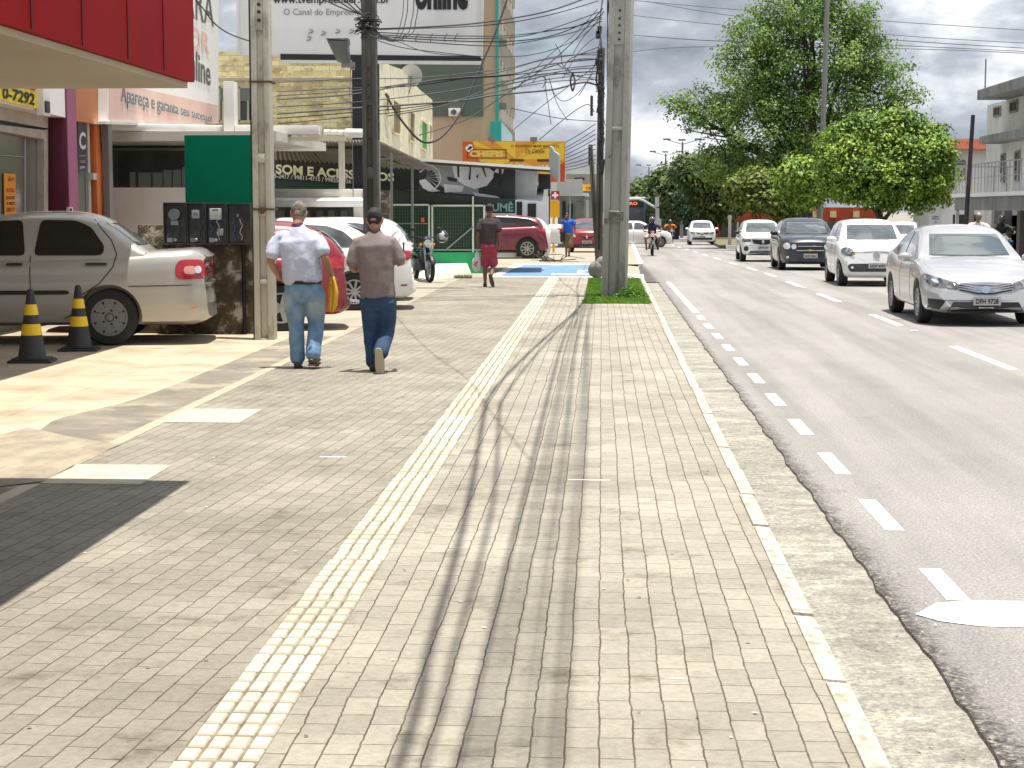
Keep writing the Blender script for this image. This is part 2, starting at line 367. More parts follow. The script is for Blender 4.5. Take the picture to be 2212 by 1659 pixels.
# kerb stones
b = MB()
y = -3.
while y < 41.6:
    l_ = .98; x = kx(y); x2 = kx(y+l_); j = random.uniform(-.006, .006); t_ = .012+random.uniform(-.004, .004)
    b.hexa([(x+j, y+.01, -.12), (x+.095+j, y+.01, -.12), (x2+.095+j, y+l_-.006, -.12), (x2+j, y+l_-.006, -.12)],
           [(x+j, y+.01, t_), (x+.085+j, y+.01, t_-.006), (x2+.085+j, y+l_-.006, t_-.006), (x2+j, y+l_-.006, t_)])
    y += 1.0
o = struct('kerb', b, M_kerb, bevel=.012)
b = MB(); b.hexa([(1.16, 54.2, -.1), (1.30, 54.2, -.1), (2.05, 110, -.1), (1.85, 110, -.1)], [(1.16, 54.2, .03), (1.30, 54.2, .03), (2.05, 110, .03), (1.85, 110, .03)])
struct('far_kerb', b, M_paint)
b = MB().quad((.9, 54, -.07), (1.2, 54, -.07), (1.9, 110, -.07), (1.5, 110, -.07)); struct('far_gutter', b, M_gu, fixn=False)
# pavement
b = MB(); b.box(-1.03, .77, -3, 42.3, -.14, 0); b.hexa([(.77, -3, -.14), (kx(-3)+.01, -3, -.14), (kx(42.3)+.01, 42.3, -.14), (.77, 42.3, -.14)], [(.77, -3, -.001), (kx(-3)+.01, -3, -.001), (kx(42.3)+.01, 42.3, -.001), (.77, 42.3, -.001)]); struct('pavement', b, M_pr)
b = MB(); b.box(-3.42, -1.29, -3, 42.3, -.14, 0); struct('pavement_inner', b, M_pl)
b = MB(); b.box(-3.53, -3.42, 10.9, 24, -.14, .006); struct('paving_edge_strip', b, M_strip, bevel=.004)
# cement apron with a ragged outer edge, lot beyond
b = MB(); v = []; f = []
yy = list(np.arange(9., 22.6, .25))
for y in yy:
    e_ = -4.06-.10*max(0, min(1, (16-y)/3))-.18*math.exp(-((y-13.4)/.8)**2)+random.uniform(-.006, .006)
    if y < 12.4: e_ = -4.25-.3*(12.4-y)
    v += [(e_, y, .004), (-3.525, y, .002)]
for i in range(len(yy)-1): f.append((2*i, 2*i+1, 2*i+3, 2*i+2))
b.add(v, f); struct('cement_apron', b, M_apron, fixn=False)
b = MB().quad((-30, -3, 0), (-3.42, -3, 0), (-3.42, 24, 0), (-30, 24, 0)); struct('parking_lot', b, M_lot, fixn=False)
M_sandy = mat('sandy_cement', (.36, .305, .22), .9, col2=(.20, .17, .125), ns=3.5, nd=9, bump=.4, bs=40, stretch=(1, .45, 1))
b = MB(); P = [gr(-60, 958), (gr(60, 925)), gr(150, 945), gr(260, 962), gr(182, 995), gr(95, 1042), gr(-60, 1060)]
b.add([(p.x, p.y, .008) for p in P], [tuple(range(len(P)))]); struct('sandy_patch', b, M_sandy, fixn=False)
# white utility slabs let into the paving
for (x0, x1, y0, y1) in ((-3.46, -2.83, 13.2, 14.1), (-3.42, -2.80, 10.18, 10.95)):
    b = MB(); b.box(x0, x1, y0, y1, -.02, .008); struct('inset_slab', b, M_white_slab, bevel=.004)
# forecourt behind, far pavement
M_fore = mat('forecourt_cement', (.36, .32, .25), .85, col2=(.26, .235, .185), ns=1.4, nd=9, bump=.3, bs=40)
b = MB().quad((-40, 24, 0), (-3.42, 24, 0), (-3.42, 54, 0), (-40, 54, 0)); struct('forecourt', b, M_fore, fixn=False)
b = MB(); b.quad((-40, 54, 0), (1.16, 54.2, 0), (1.85, 110, 0), (-40, 110, 0)); struct('far_pavement', b, M_fore, fixn=False)
b = MB(); b.quad((-3.42, 42.3, -.002), (-2.75, 42.3, -.002), (-2.75, 54.1, -.002), (-3.42, 54.1, -.002)); b.quad((.45, 42.3, -.004), (.98, 42.3, -.06), (1.16, 54.1, -.06), (.45, 54.1, -.004)); struct('ramp_border', b, M_fore, fixn=False)
# blue accessible ramp with white border and bars
M_blue = mat('blue_floor_paint', (.10, .22, .40), .8, col2=(.34, .39, .42), ns=1.9, nd=8, n_lo=.56, n_hi=.66, stretch=(.5, 1.3, 1))
b = MB().quad((-2.75, 42.3, 0), (.45, 42.3, 0), (.45, 54.2, 0), (-2.75, 54.2, 0)); struct('blue_ramp', b, M_blue, fixn=False)
b = MB()
for q in [((-2.75, 42.3), (.5, 42.3), (.5, 42.75), (-2.75, 42.75)), ((-2.75, 42.75), (-2.55, 42.75), (-2.4, 53.6), (-2.75, 53.6)), ((-2.75, 53.6), (.5, 53.6), (.5, 54.2), (-2.75, 54.2)),
          ((.22, 42.75), (.45, 42.75), (.45, 53.6), (.25, 53.6)), ((-1.3, 44.0), (.1, 44.0), (.1, 44.7), (-1.3, 44.7)), ((-.65, 45.5), (-.45, 45.5), (-.45, 47.4), (-.65, 47.4)), ((-.45, 46.9), (.05, 46.6), (.05, 47.1), (-.45, 47.4))]:
    b.quad(*[(x, y, .004) for x, y in q])
struct('ramp_lines', b, M_paint, fixn=False)
b = MB().quad((.9, 42.4, -.03), (1.05, 42.4, -.03), (1.1, 45, -.03), (.55, 45, .0)); struct('white_flare', b, M_paint, fixn=False)
# tactile strip: moulded tiles
M_tac = mat('tactile_bar', (.48, .45, .365), .8, col2=(.36, .32, .235), ns=9, nd=8, n_lo=.45, n_hi=.7)
M_tab = mat('tactile_base', (.10, .082, .055), .9, col2=(.24, .21, .15), ns=8, nd=7)
b = MB(); t2 = MB(); y = 4.0
t2.box(-1.29, -1.03, 3, 42.3, -.14, .002)
while y < 42.2:
    b.cur = random.choice((0, 0, 0, 1, 2)); jx = random.uniform(-.004, .004)
    for k in range(4):
        x = -1.285+.0655*k+jx
        for j in range(2):
            yy0 = y+.014+.122*j+random.uniform(-.003, .003)
            b.hexa([(x, yy0, .002), (x+.053, yy0, .002), (x+.053, yy0+.098, .002), (x, yy0+.098, .002)], [(x+.004, yy0+.005, .009), (x+.049, yy0+.005, .009), (x+.049, yy0+.093, .009), (x+.004, yy0+.093, .009)])
    y += .25
struct('tactile_strip', t2, M_tab); struct('tactile_bars', b, [M_tac, mat('tactile_bar_worn', (.40, .37, .29), .8, col2=(.36, .32, .235), ns=9, nd=8, n_lo=.45, n_hi=.7), mat('tactile_bar_pale', (.55, .525, .44), .8, col2=(.5, .46, .35), ns=9, nd=8, n_lo=.5, n_hi=.75)], fixn=False)
# painted markings
def rect(b, x0, x1, y0, y1, z=-.0797): b.quad((x0, y0, z), (x1, y0, z), (x1, y1, z), (x0, y1, z))
b = MB(); y = 27.4
while y > 9: rect(b, 1.56, 1.665, y-.05, y+.95); y -= 2.0
rect(b, 1.56, 1.665, 7.66, 8.35); rect(b, 1.56, 1.665, 29.2, 41.6)
rect(b, 1.18, 1.27, 55, 56)
P = [(1.37, 7.38), (1.45, 7.26), (1.60, 7.18), (1.7, 7.17), (14, 7.17), (14, 7.64), (1.66, 7.655), (1.50, 7.60)]
b.add([(x, y_, -.0793) for x, y_ in P], [tuple(range(len(P)))])
struct('edge_markings', b, M_paint, fixn=False)
b = MB()
for y0, y1 in ((12.4, 15.), (19, 22.2), (26.2, 28.9), (32.9, 36), (39.3, 42), (45, 47.6), (50.6, 53.4), (58, 61), (66, 69), (74, 77), (82, 85), (90, 93), (99, 102), (108, 111), (118, 121)): rect(b, 4.46, 4.58, y0, y1)
for y0 in (17, 24.9, 38.4, 50): rect(b, 4.47, 4.57, y0, y0+.16, -.074)
struct('lane_markings', b, M_paint, fixn=False)
b = MB(); rect(b, -.20, .06, 10.50, 10.53, .0015); rect(b, -1.9, -1.72, 11.4, 11.43, .0015); rect(b, .25, .30, 6.0, 6.02, .0015); struct('chalk_marks', b, M_paint, fixn=False)
r_ = np.random.default_rng(21); b = MB()
for k in range(230):
    x, y = r_.uniform(-3.4, .75), r_.uniform(4, 20)**1.0; a = r_.uniform(0, 3.1); s_ = r_.uniform(.003, .010); z = .004; b.cur = int(r_.integers(0, 3))
    b.add([(x+s_*math.cos(a+q)*(1+.5*(q > 3)), y+s_*math.sin(a+q), z+.002*(q % 2)) for q in (0, 1.7, 3.2, 4.6)], [(0, 1, 2, 3)])
for k in range(160):
    x, y = r_.uniform(.88, 1.45), r_.uniform(4, 14); s_ = r_.uniform(.003, .009); b.cur = int(r_.integers(0, 3)); a = r_.uniform(0, 3)
    b.add([(x+s_*math.cos(a+q), y+s_*math.sin(a+q), -.075+.003*(q % 2)) for q in (0, 1.7, 3.2, 4.6)], [(0, 1, 2, 3)])
o = obj('litter', b, [mat('litter_dark', (.05, .04, .03), .9), mat('litter_brown', (.16, .11, .06), .9), mat('litter_pale', (.6, .58, .5), .8)], fixn=False); tag(o, kind='stuff')
# planted strip round the big pole
M_soil = mat('turf_soil', (.05, .045, .02), .95, col2=(.03, .05, .015), ns=8)
b = MB(); P = [(-.33, 30.5), (.87, 30.5), (.90, 36), (.93, 41.4), (-.32, 41.4), (-.26, 36), (-.30, 33)]
b.add([(x, y, .012) for x, y in P], [tuple(range(len(P)))]); struct('turf_bed', b, M_soil, fixn=False)
def tufts(n, area, h, w, seed=1):
    r = np.random.default_rng(seed); x0, x1, y0, y1 = area
    x = r.uniform(x0, x1, n); y = r.uniform(y0, y1, n); a = r.uniform(0, 6.28, n); hh = h*r.uniform(.5, 1.2, n); lx = r.normal(0, .35, n)*hh; ly = r.normal(0, .35, n)*hh
    dx = np.cos(a)*w/2; dy = np.sin(a)*w/2; z = np.full(n, .012)
    v = np.stack([np.stack([x-dx, y-dy, z], 1), np.stack([x+dx, y+dy, z], 1), np.stack([x+lx, y+ly, z+hh], 1)], 1).reshape(-1, 3)
    return v
def raw_mesh(name, v, nper, mats, mi=None, parent=None):
    me = bpy.data.meshes.new(name); n = len(v)//nper
    me.vertices.add(len(v)); me.vertices.foreach_set('co', np.asarray(v, dtype=np.float32).ravel())
    me.loops.add(len(v)); me.loops.foreach_set('vertex_index', np.arange(len(v), dtype=np.int32))
    me.polygons.add(n); me.polygons.foreach_set('loop_start', np.arange(0, len(v), nper, dtype=np.int32)); me.polygons.foreach_set('loop_total', np.full(n, nper, dtype=np.int32))
    for m in mats: me.materials.append(m)
    if mi is not None: me.polygons.foreach_set('material_index', np.asarray(mi, dtype=np.int32))
    me.update(calc_edges=True); return put(name, me, parent)
def leaf_mat(name, col, tr=.5, rough=.55):
    def f(t, b, nn, l):
        tc = nn('ShaderNodeTexCoord'); c = ramp(t, noise(t, tc.outputs['Object'], 1.7, 3), [(.3, tuple(x*.75 for x in col)), (.7, tuple(x*1.2 for x in col))])
        l(c, b.inputs['Base Color']); b.inputs['Roughness'].default_value = rough; b.inputs['Specular IOR Level'].default_value = .35
        tl = nn('ShaderNodeBsdfTranslucent'); mx = nn('ShaderNodeMixShader'); mx.inputs[0].default_value = tr*.5
        l(mixc(t, 1., c, (1.0, 1.0, .6), 'MULTIPLY'), tl.inputs[0]); l(b.outputs[0], mx.inputs[1]); l(tl.outputs[0], mx.inputs[2]); l(mx.outputs[0], t.nodes['Material Output'].inputs[0])
    return node_mat(name, f)
M_grass = leaf_mat('grass_blade', (.15, .31, .035))
v = np.concatenate([tufts(20000, (-.31, .89, 30.45, 41.4), .032, .014, 3), tufts(1500, (-.34, .88, 30.4, 31), .04, .012, 4)])
o = raw_mesh('turf', v, 3, [M_grass]); tag(o, kind='stuff')
# let everything laid on the ground follow the fall of the street
for o in list(COL.objects):
    if o.get('kind') == 'structure' and o.type == 'MESH':
        if max(v.co.y for v in o.data.vertices) <= 47: continue
        bm = bmesh.new(); bm.from_mesh(o.data)
        for yc in (47, 200): bmesh.ops.bisect_plane(bm, geom=bm.verts[:]+bm.edges[:]+bm.faces[:], plane_co=(0, yc, 0), plane_no=(0, 1, 0))
        for v in bm.verts: v.co.z += sl(v.co.y)
        bm.to_mesh(o.data); bm.free()
# ================================================================== left side of the street: buildings, boards, poles
def onX(u, v, X):
    d = ray(u, v); t = X/d.x; return Vector((X, d.y*t, H+d.z*t))
def M(n, c, r=.75, **k): return mat(n, c, r, **k)
W_white = M('wall_white', (.60, .58, .53), .8, col2=(.50, .47, .41), ns=1.2, nd=8, bump=.15, bs=60)
W_white2 = M('painted_white_metal', (.66, .66, .63), .45, col2=(.52, .51, .47), ns=2.5, nd=8, n_lo=.5, n_hi=.8)
M_dark = M('dark_interior', (.012, .012, .013), .8)
M_black = M('black_paint', (.012, .012, .014), .4)
M_glass = mat('shop_glass', (.045, .05, .045), .08, spec=.6)
M_steel = M('grey_steel', (.20, .20, .19), .5, metal=.3)
M_ink = M('black_ink', (.012, .012, .014), .6)

# ---- near shop with the red canopy
bld = thing('shop_building', 'shop building with a red panelled canopy over a beige soffit and maroon and orange pillars', 'shop', (-9, 20, 0), world=True)
Yc = 9.9; cc = at(421, 178, Yc); Xc, zc = cc.x, cc.z
M_red = mat('red_panel', (.33, .003, .008), .6, col2=(.27, .003, .007), ns=1.3, nd=5, spec=.06, stretch=(1, 1.5, .5))
M_soffit = mat('soffit_paint', (.44, .37, .27), .75, col2=(.37, .31, .22), ns=.8, nd=6)
b = MB(); b.box(Xc-.3, Xc, -3, Yc, zc, 3.45); b.box(-9.5, Xc-.3, -3, Yc-.3, 3.3, 3.45); b.box(-9.5, Xc-.3, Yc-.3, Yc, zc, 3.45)
b.box(-9.5, Xc+.10, -3, Yc+.35, 3.45, 3.53)  # unseen top overhang, added to set where the canopy's shadow ends
can = obj('canopy', b, M_red, bld, bevel=.008)
b = MB()
for y in (2.2, 3.4, 4.6, 5.4, 6.2, 7.05, 7.75, 8.5, 9.2): b.box(Xc-.01, Xc+.004, y-.008, y+.008, zc+.01, 3.44)
for z0, y0, y1 in ((2.92, 2, 7.75),): b.box(Xc-.01, Xc+.005, y0, y1, z0, z0+.02)
obj('panel_joints', b, M('dark_red_joint', (.07, .003, .005)), can)
b = MB(); b.box(-9.4, Xc-.035, -3, Yc-.035, zc-.035, zc-.003); obj('soffit', b, M_soffit, bld)
b = MB(); b.box(-9.5, -9.3, -3, 20, 0, 3.3); b.box(-13, -5.6, 13.8, 21.2, 3.42, 3.6); b.box(-13, -9.6, 13.8, 21.2, 0, 3.42); obj('porch_roof', b, W_white, bld)
XF = -8.0
def face(mb, px, X, t=.12):    # polygon seen on the plane x = X, given thickness t behind
    P = [onX(u, v, X) for u, v in px]; mb.prism(P, (-t, 0, 0))
b = MB(); face(b, [(-60, 120), (146, 120), (146, 255), (91, 242), (-60, 208)], XF+.24, .4); obj('white_fascia', b, mat('white_fascia', (.80, .79, .76), .6), bld)
b = MB(); face(b, [(-60, 211), (104, 247), (104, 277), (-60, 248)], XF+.02, .3); face(b, [(-60, 262), (95, 281), (104, 279), (104, 520), (95, 520), (95, 301), (-60, 271)], XF+.0, .2); obj('shutter_box', b, M('cream_metal', (.50, .48, .40), .6, col2=(.36, .33, .26), ns=3, nd=8), bld)
b = MB(); face(b, [(-60, 272), (97, 301), (97, 560), (-60, 600)], XF-.10, .03); gl = obj('shop_window', b, mat('shop_window_glass', (.16, .17, .14), .12), bld)
b = MB(); face(b, [(53, 300), (56, 300), (56, 520), (53, 520)], XF-.08, .04); face(b, [(2, 334), (53, 338), (53, 340), (2, 336)], XF-.08, .04); obj('frame', b, M('window_frame_grey', (.26, .28, .25), .5), gl)
b = MB(); b.box(-12, XF-.15, 20, 27.4, 0, 5); obj('wall', b, M('shop_wall_grey', (.25, .25, .22), .8), bld)
# maroon pillar
XP = -7.75
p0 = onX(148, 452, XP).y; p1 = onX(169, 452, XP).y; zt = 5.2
b = MB(); b.box(XF-.1, XP, p0, p1, 0, zt); obj('maroon_pillar', b, mat('maroon_shade_tone', (.085, .010, .030), .6, col2=(.10, .014, .038), ns=3), bld, bevel=.01)  # shade on the camera-facing side is put into this dark maroon
b = MB(); b.box(XP+.002, XP+.012, p0+.012, p1-.012, 0, zt); obj('mauve_lit_face', b, mat('mauve_lit_tone', (.27, .075, .15), .6, col2=(.31, .10, .18), ns=2), bld)  # sunlit street side of the pillar, painted on as a lighter tone
# orange pillar and lintel
q0 = onX(211, 452, XP).y; q1 = onX(224, 452, XP).y
M_or = mat('orange_paint', (.50, .105, .012), .6, col2=(.56, .16, .04), ns=2)
b = MB(); b.box(-7.9, XP, q0, q1, 0, zt); zl = onX(169, 262, XP).z; obj('orange_pillar', b, M_or, bld, bevel=.01)
b = MB(); b.box(-7.9, XP+.006, p1+.01, q1, zl, zt); obj('orange_lintel', b, mat('peach_paint', (.62, .25, .12), .65, col2=(.55, .20, .08), ns=1.5), bld, bevel=.006)
b = MB(); b.box(-8.0, -7.875, p1, q0, 0, zl); obj('recess_wall', b, M('recess_grey_green', (.16, .17, .13), .8), bld)
b = MB(); yb = onX(191, 400, -7.84).y; b.box(-7.87, -7.82, yb-.05, yb+.06, 0, zl); b.box(-7.87, -7.74, yb-.06, yb+.12, 2.12, 2.22); obj('pipe', b, M('pale_pipe', (.45, .47, .42), .5), bld)
b = MB(); b.box(XP-.02, XP+.02, p0-.03, p0+.15, zs(462, 25.)-.1, zs(448, 25.)); obj('meter_niche', b, W_white2, bld)
b = MB(); b.box(XP+.02, XP+.03, p0-.01, p0+.08, zs(462, 25.)-.08, zs(450, 25.)); obj('niche_door', b, M_black, bld)
# hanging sign with a C
a_, b_, c_, d_ = onX(168, 371, -7.80), onX(187, 368, -7.80), onX(187, 266, -7.80), onX(168, 262, -7.80)
sg = MB(); sg.prism([a_, b_, c_, d_], (-.05, 0, 0)); so = obj('hanging_sign', sg, mat('sign_plum', (.035, .022, .03), .5)); tag(so, 'narrow dark sign with a large pale letter C between maroon and orange pillars', 'sign')
t = MB(); text_on(t, 'C', (.12, .44, .85, .80), a_, b_, c_, d_, bold=.03, off=.006); text_on(t, 'CASA', (.15, .30, .85, .33), a_, b_, c_, d_, off=.006); text_on(t, 'ICE', (.3, .17, .8, .22), a_, b_, c_, d_, off=.006); text_on(t, 'SPR', (.2, .05, .8, .10), a_, b_, c_, d_, off=.006)
obj('lettering', t, mat('sign_pale', (.62, .62, .66), .5), so, fixn=False)
# yellow to-let banner, lamp, notice
a_, b_, c_, d_ = onX(-40, 207, -7.735), onX(81, 235, -7.735), onX(86, 150, -7.735), onX(-40, 120, -7.735)
sg = MB(); sg.prism([a_, b_, c_, d_], (-.02, 0, 0)); so = obj('yellow_banner', sg, mat('yellow_vinyl', (.72, .58, .01), .45, col2=(.66, .50, .01), ns=2)); tag(so, 'yellow to-let banner reading ALUGA-SE with a phone number above the glass shopfront', 'banner')
t = MB(); text_on(t, '0-7292', (.34, .05, .93, .36), a_, b_, c_, d_, bold=.035, off=.008); obj('lettering', t, M_ink, so, fixn=False)
t = MB(); text_on(t, 'GA-SE', (.30, .43, .93, .74), a_, b_, c_, d_, bold=.04, off=.008); obj('heading', t, mat('red_ink', (.42, .01, .03), .6), so, fixn=False)
P = onX(95, 230, -7.69); b = MB(); b.box(P.x-.06, P.x+.05, P.y-.16, P.y+.12, P.z-.13, P.z+.62); fl = obj('floodlight', b, mat('white_fascia', (.8, .8, .8)), bevel=.01); tag(fl, 'white lamp housing with a black square lens beside the yellow banner', 'floodlight')
b = MB(); b.box(P.x+.05, P.x+.07, P.y-.13, P.y+.06, P.z-.09, P.z+.07); obj('lens', b, M_black, fl, bevel=.01)
a_, b_, c_, d_ = onX(10, 463, -8.07), onX(35, 461, -8.07), onX(33, 376, -8.07), onX(9, 374, -8.07)
sg = MB(); sg.prism([a_, b_, c_, d_], (-.01, 0, 0)); so = obj('notice', sg, mat('orange_paper', (.72, .30, .015), .6)); tag(so, 'tall orange to-let notice stuck on the shop glass', 'notice')
t = MB(); text_on(t, 'A=', (.3, .80, .85, .93), a_, b_, c_, d_, bold=.02, off=.004); text_on(t, '324-3235', (.12, .36, .88, .44), a_, b_, c_, d_, bold=.03, off=.004); text_on(t, '9 8852', (.15, .22, .88, .30), a_, b_, c_, d_, bold=.03, off=.004); text_on(t, 'CRECI 17', (.12, .06, .88, .16), a_, b_, c_, d_, bold=.03, off=.004); obj('lettering', t, M('brown_ink', (.16, .06, .01)), so, fixn=False)
t = MB(); text_on(t, 'ALUGA', (.12, .54, .88, .64), a_, b_, c_, d_, bold=.05, off=.004); obj('heading', t, M('orange_ink', (.62, .08, .0)), so, fixn=False)

# ---- white shop with a green panel
b2 = thing('white_shop', 'low white shop with a dark open front, white beam and deep green wall panel', 'shop', (-7, 28, 0), world=True)
Y2 = 28.2
b = MB(); b.box(xs(226, Y2, 405), xs(402, Y2, 405), Y2, Y2+.2, 0, zs(404.5, Y2)); obj('parapet_wall', b, mat('pale_pink_wall', (.60, .51, .44), .8, col2=(.66, .60, .54), ns=1.5, bump=.1), b2)
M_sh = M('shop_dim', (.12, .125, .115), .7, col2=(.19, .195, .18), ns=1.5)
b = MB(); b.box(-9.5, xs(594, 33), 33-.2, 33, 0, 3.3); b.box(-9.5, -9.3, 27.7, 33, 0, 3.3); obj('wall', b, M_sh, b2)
b = MB(); P0 = at(226, 262, 27.6); 
b.hexa([at(226, 281, 27.6), at(594, 291.5, 29), at(594, 291.5, 29)+Vector((0, .4, 0)), at(226, 281, 27.6)+Vector((0, .4, 0))], [at(226, 266, 27.6), at(594, 272, 29), at(594, 272, 29)+Vector((0, .4, 0)), at(226, 266, 27.6)+Vector((0, .4, 0))]); obj('beam', b, W_white2, b2, bevel=.02)
zr_ = P0.z-.05; b = MB(); b.box(-12, -5.3, 27.9, 33, zr_-.25, zr_-.1); obj('roof', b, W_white, b2)
b = MB(); xa = xs(228, 30); xb = xs(402, 30)
b.box(xa, xb, 30, 30.1, zs(318, 30), zs(284, 30)-.02); 
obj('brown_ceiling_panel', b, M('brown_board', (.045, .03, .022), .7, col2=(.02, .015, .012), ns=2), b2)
b = MB()
for u0, u1, v0, v1 in ((300, 327, 372, 404), (331, 352, 372, 404), (355, 372, 366, 404), (375, 392, 366, 404), (282, 292, 371, 404), (395, 401, 360, 404)): b.box(xs(u0, 30.5), xs(u1, 30.5), 30.5, 30.6, .6, zs(v0, 30.5))
obj('chair_backs', b, M('grey_green_boards', (.36, .40, .36), .6), b2)
b = MB(); b.box(xs(401, 24.2), xs(556, 24.2), 24.2, 24.35, 0, zs(290.5, 24.2)); obj('green_panel', b, mat('deep_green', (.0, .17, .09), .7, col2=(.0, .15, .08), spec=.1, ns=1), b2)
b = MB(); b.box(xs(486, 28.4), xs(509, 28.4), 28.4, 28.7, zs(286, 28.4), zs(173, 28.4)); b.box(xs(509, 28.4)+.003, xs(560, 28.4), 28.4, 28.7, zs(286, 28.4), zs(268, 28.4)); obj('white_frame', b, W_white2, b2, bevel=.012)
b = MB(); b.box(xs(594, 29.4), xs(700, 29.4), 28.9, 29.3, zs(292, 29.4)+.0, zs(273, 29.4)); b.tube([at(700, 286, 29.2), at(746, 287, 29.2)], .05, 12); b.tube([at(745, 287.5, 29.2), at(783, 288, 29.2)], .075, 12); obj('gutter_box', b, W_white2, b2, bevel=.008)
b = MB(); b.box(xs(592, 29.0), xs(746, 29.0), 29.0, 29.25, zs(303, 29.0), zs(292.5, 29.0)-.01); b.box(xs(733, 29.05), xs(745, 29.05), 29.02, 29.1, zs(408, 29.05), zs(303, 29.05)); obj('post_and_rail', b, mat('cream_post', (.58, .54, .43), .6), b2)

# ---- billboard along the left property line
XB = -7.6
bb = thing('billboard', 'white street billboard with a pale pink strip reading Apareça e garanta seu sucesso', 'billboard', (XB, 30, 2.9), world=True)
A, B, C_, D_ = onX(232, 263, XB), onX(472, 270, XB), onX(472, -80, XB), onX(232, -260, XB)
b = MB(); b.prism([A, B, C_, D_], (-.15, 0, 0)); bo = obj('board', b, mat('billboard_white', (.80, .79, .76), .5), bb)
Pk = [onX(u, v, XB+.004) for u, v in ((236, 260), (471, 268.5), (471, 228), (236, 176))]
b = MB(); b.prism(Pk, (.004, 0, 0)); pk = obj('pink_strip', b, mat('pink_print', (.70, .44, .38), .5, col2=(.76, .56, .50), ns=.8), bb, fixn=True)
T = [onX(u, v, XB) for u, v in ((259, 226), (457, 266), (455, 249.5), (259, 181))]
t = MB(); text_on(t, 'Apareça e garanta seu sucesso!', (0, -.14, 1, 1.0), *T, bold=.045, off=.013); obj('outline', t, M('white_print', (.8, .8, .78)), bb, fixn=False)
t = MB(); text_on(t, 'Apareça e garanta seu sucesso!', (0, -.14, 1, 1.0), *T, bold=.01, off=.019); obj('slogan', t, M('grey_print', (.17, .17, .19)), bb, fixn=False)
T = [onX(u, v, XB) for u, v in ((396, 165), (454, 187), (454, 133), (396, 90))]
t = MB(); text_on(t, 'online', (0, 0, 1, 1), *T, bold=.02, off=.01)
T = [onX(u, v, XB) for u, v in ((380, 25), (461, 58), (461, -10), (380, -60))]
text_on(t, 'PARA', (0, 0, 1, 1), *T, bold=.0, off=.01); obj('black_lettering', t, M('grey_print2', (.12, .12, .12)), bb, fixn=False)
T = [onX(u, v, XB) for u, v in ((396, 104), (452, 119), (452, 75), (396, 45))]
t = MB(); text_on(t, 'SETOR', (-.6, 0, 1, 1), *T, bold=.02, off=.01); obj('pale_lettering', t, M('pale_pink_print', (.72, .50, .45)), bb, fixn=False)
for y0_, z1_ in ((A.y+.1, A.z), (B.y-.4, B.z+.1)): obj('post', MB().box(XB-.12, XB-.02, y0_, y0_+.2, 0, z1_), M_steel, bb)
b = MB(); b.prism([onX(u, v, XB+.04) for u, v in ((228, 268), (474, 276), (474, 270), (228, 262))], (-.3, 0, 0)); obj('lower_rail', b, W_white2, bb)

# ---- meter wall and meters
M_mold = mat('mouldy_plaster', (.055, .045, .028), .9, col2=(.15, .115, .065), ns=3.2, nd=10, n_lo=.42, n_hi=.6, col3=(.42, .39, .31), s3=1.0, bump=.6, bs=30)
YM = 22.75
b = MB(); b.box(xs(352, YM, 600), xs(523, YM, 600), YM, YM+.25, 0, zs(528, YM)); b.box(xs(527, YM, 600), xs(555, YM, 600), YM+.03, YM+.25, 0, zs(470, YM)); b.box(xs(300, YM+.1, 600), xs(352, YM, 600), YM+.08, YM+.25, 0, zs(486, YM)); mw = obj('meter_wall', b, M_mold, bevel=.015); tag(mw, 'short wall of peeling mouldy plaster under the electricity meters', 'wall')
b = MB(); b.box(xs(523, YM), xs(527, YM), YM-.02, YM+.05, 0, zs(470, YM)); obj('crack_pipe', b, M_black, mw)
M_mb = mat('meter_box_dark', (.035, .040, .042), .22, col2=(.02, .022, .022), ns=5); M_mg = mat('meter_grey', (.14, .155, .16), .4); M_ml = mat('meter_face', (.26, .28, .28), .35)
lab = ['meter box holding a round grey dial on the wall stub, beside the silver sedan boot', 'meter box holding a small rounded white meter, second of the row', 'meter box holding the large square white meter with hanging wires', 'open meter box with loose blue and white wires, beside the concrete pole']
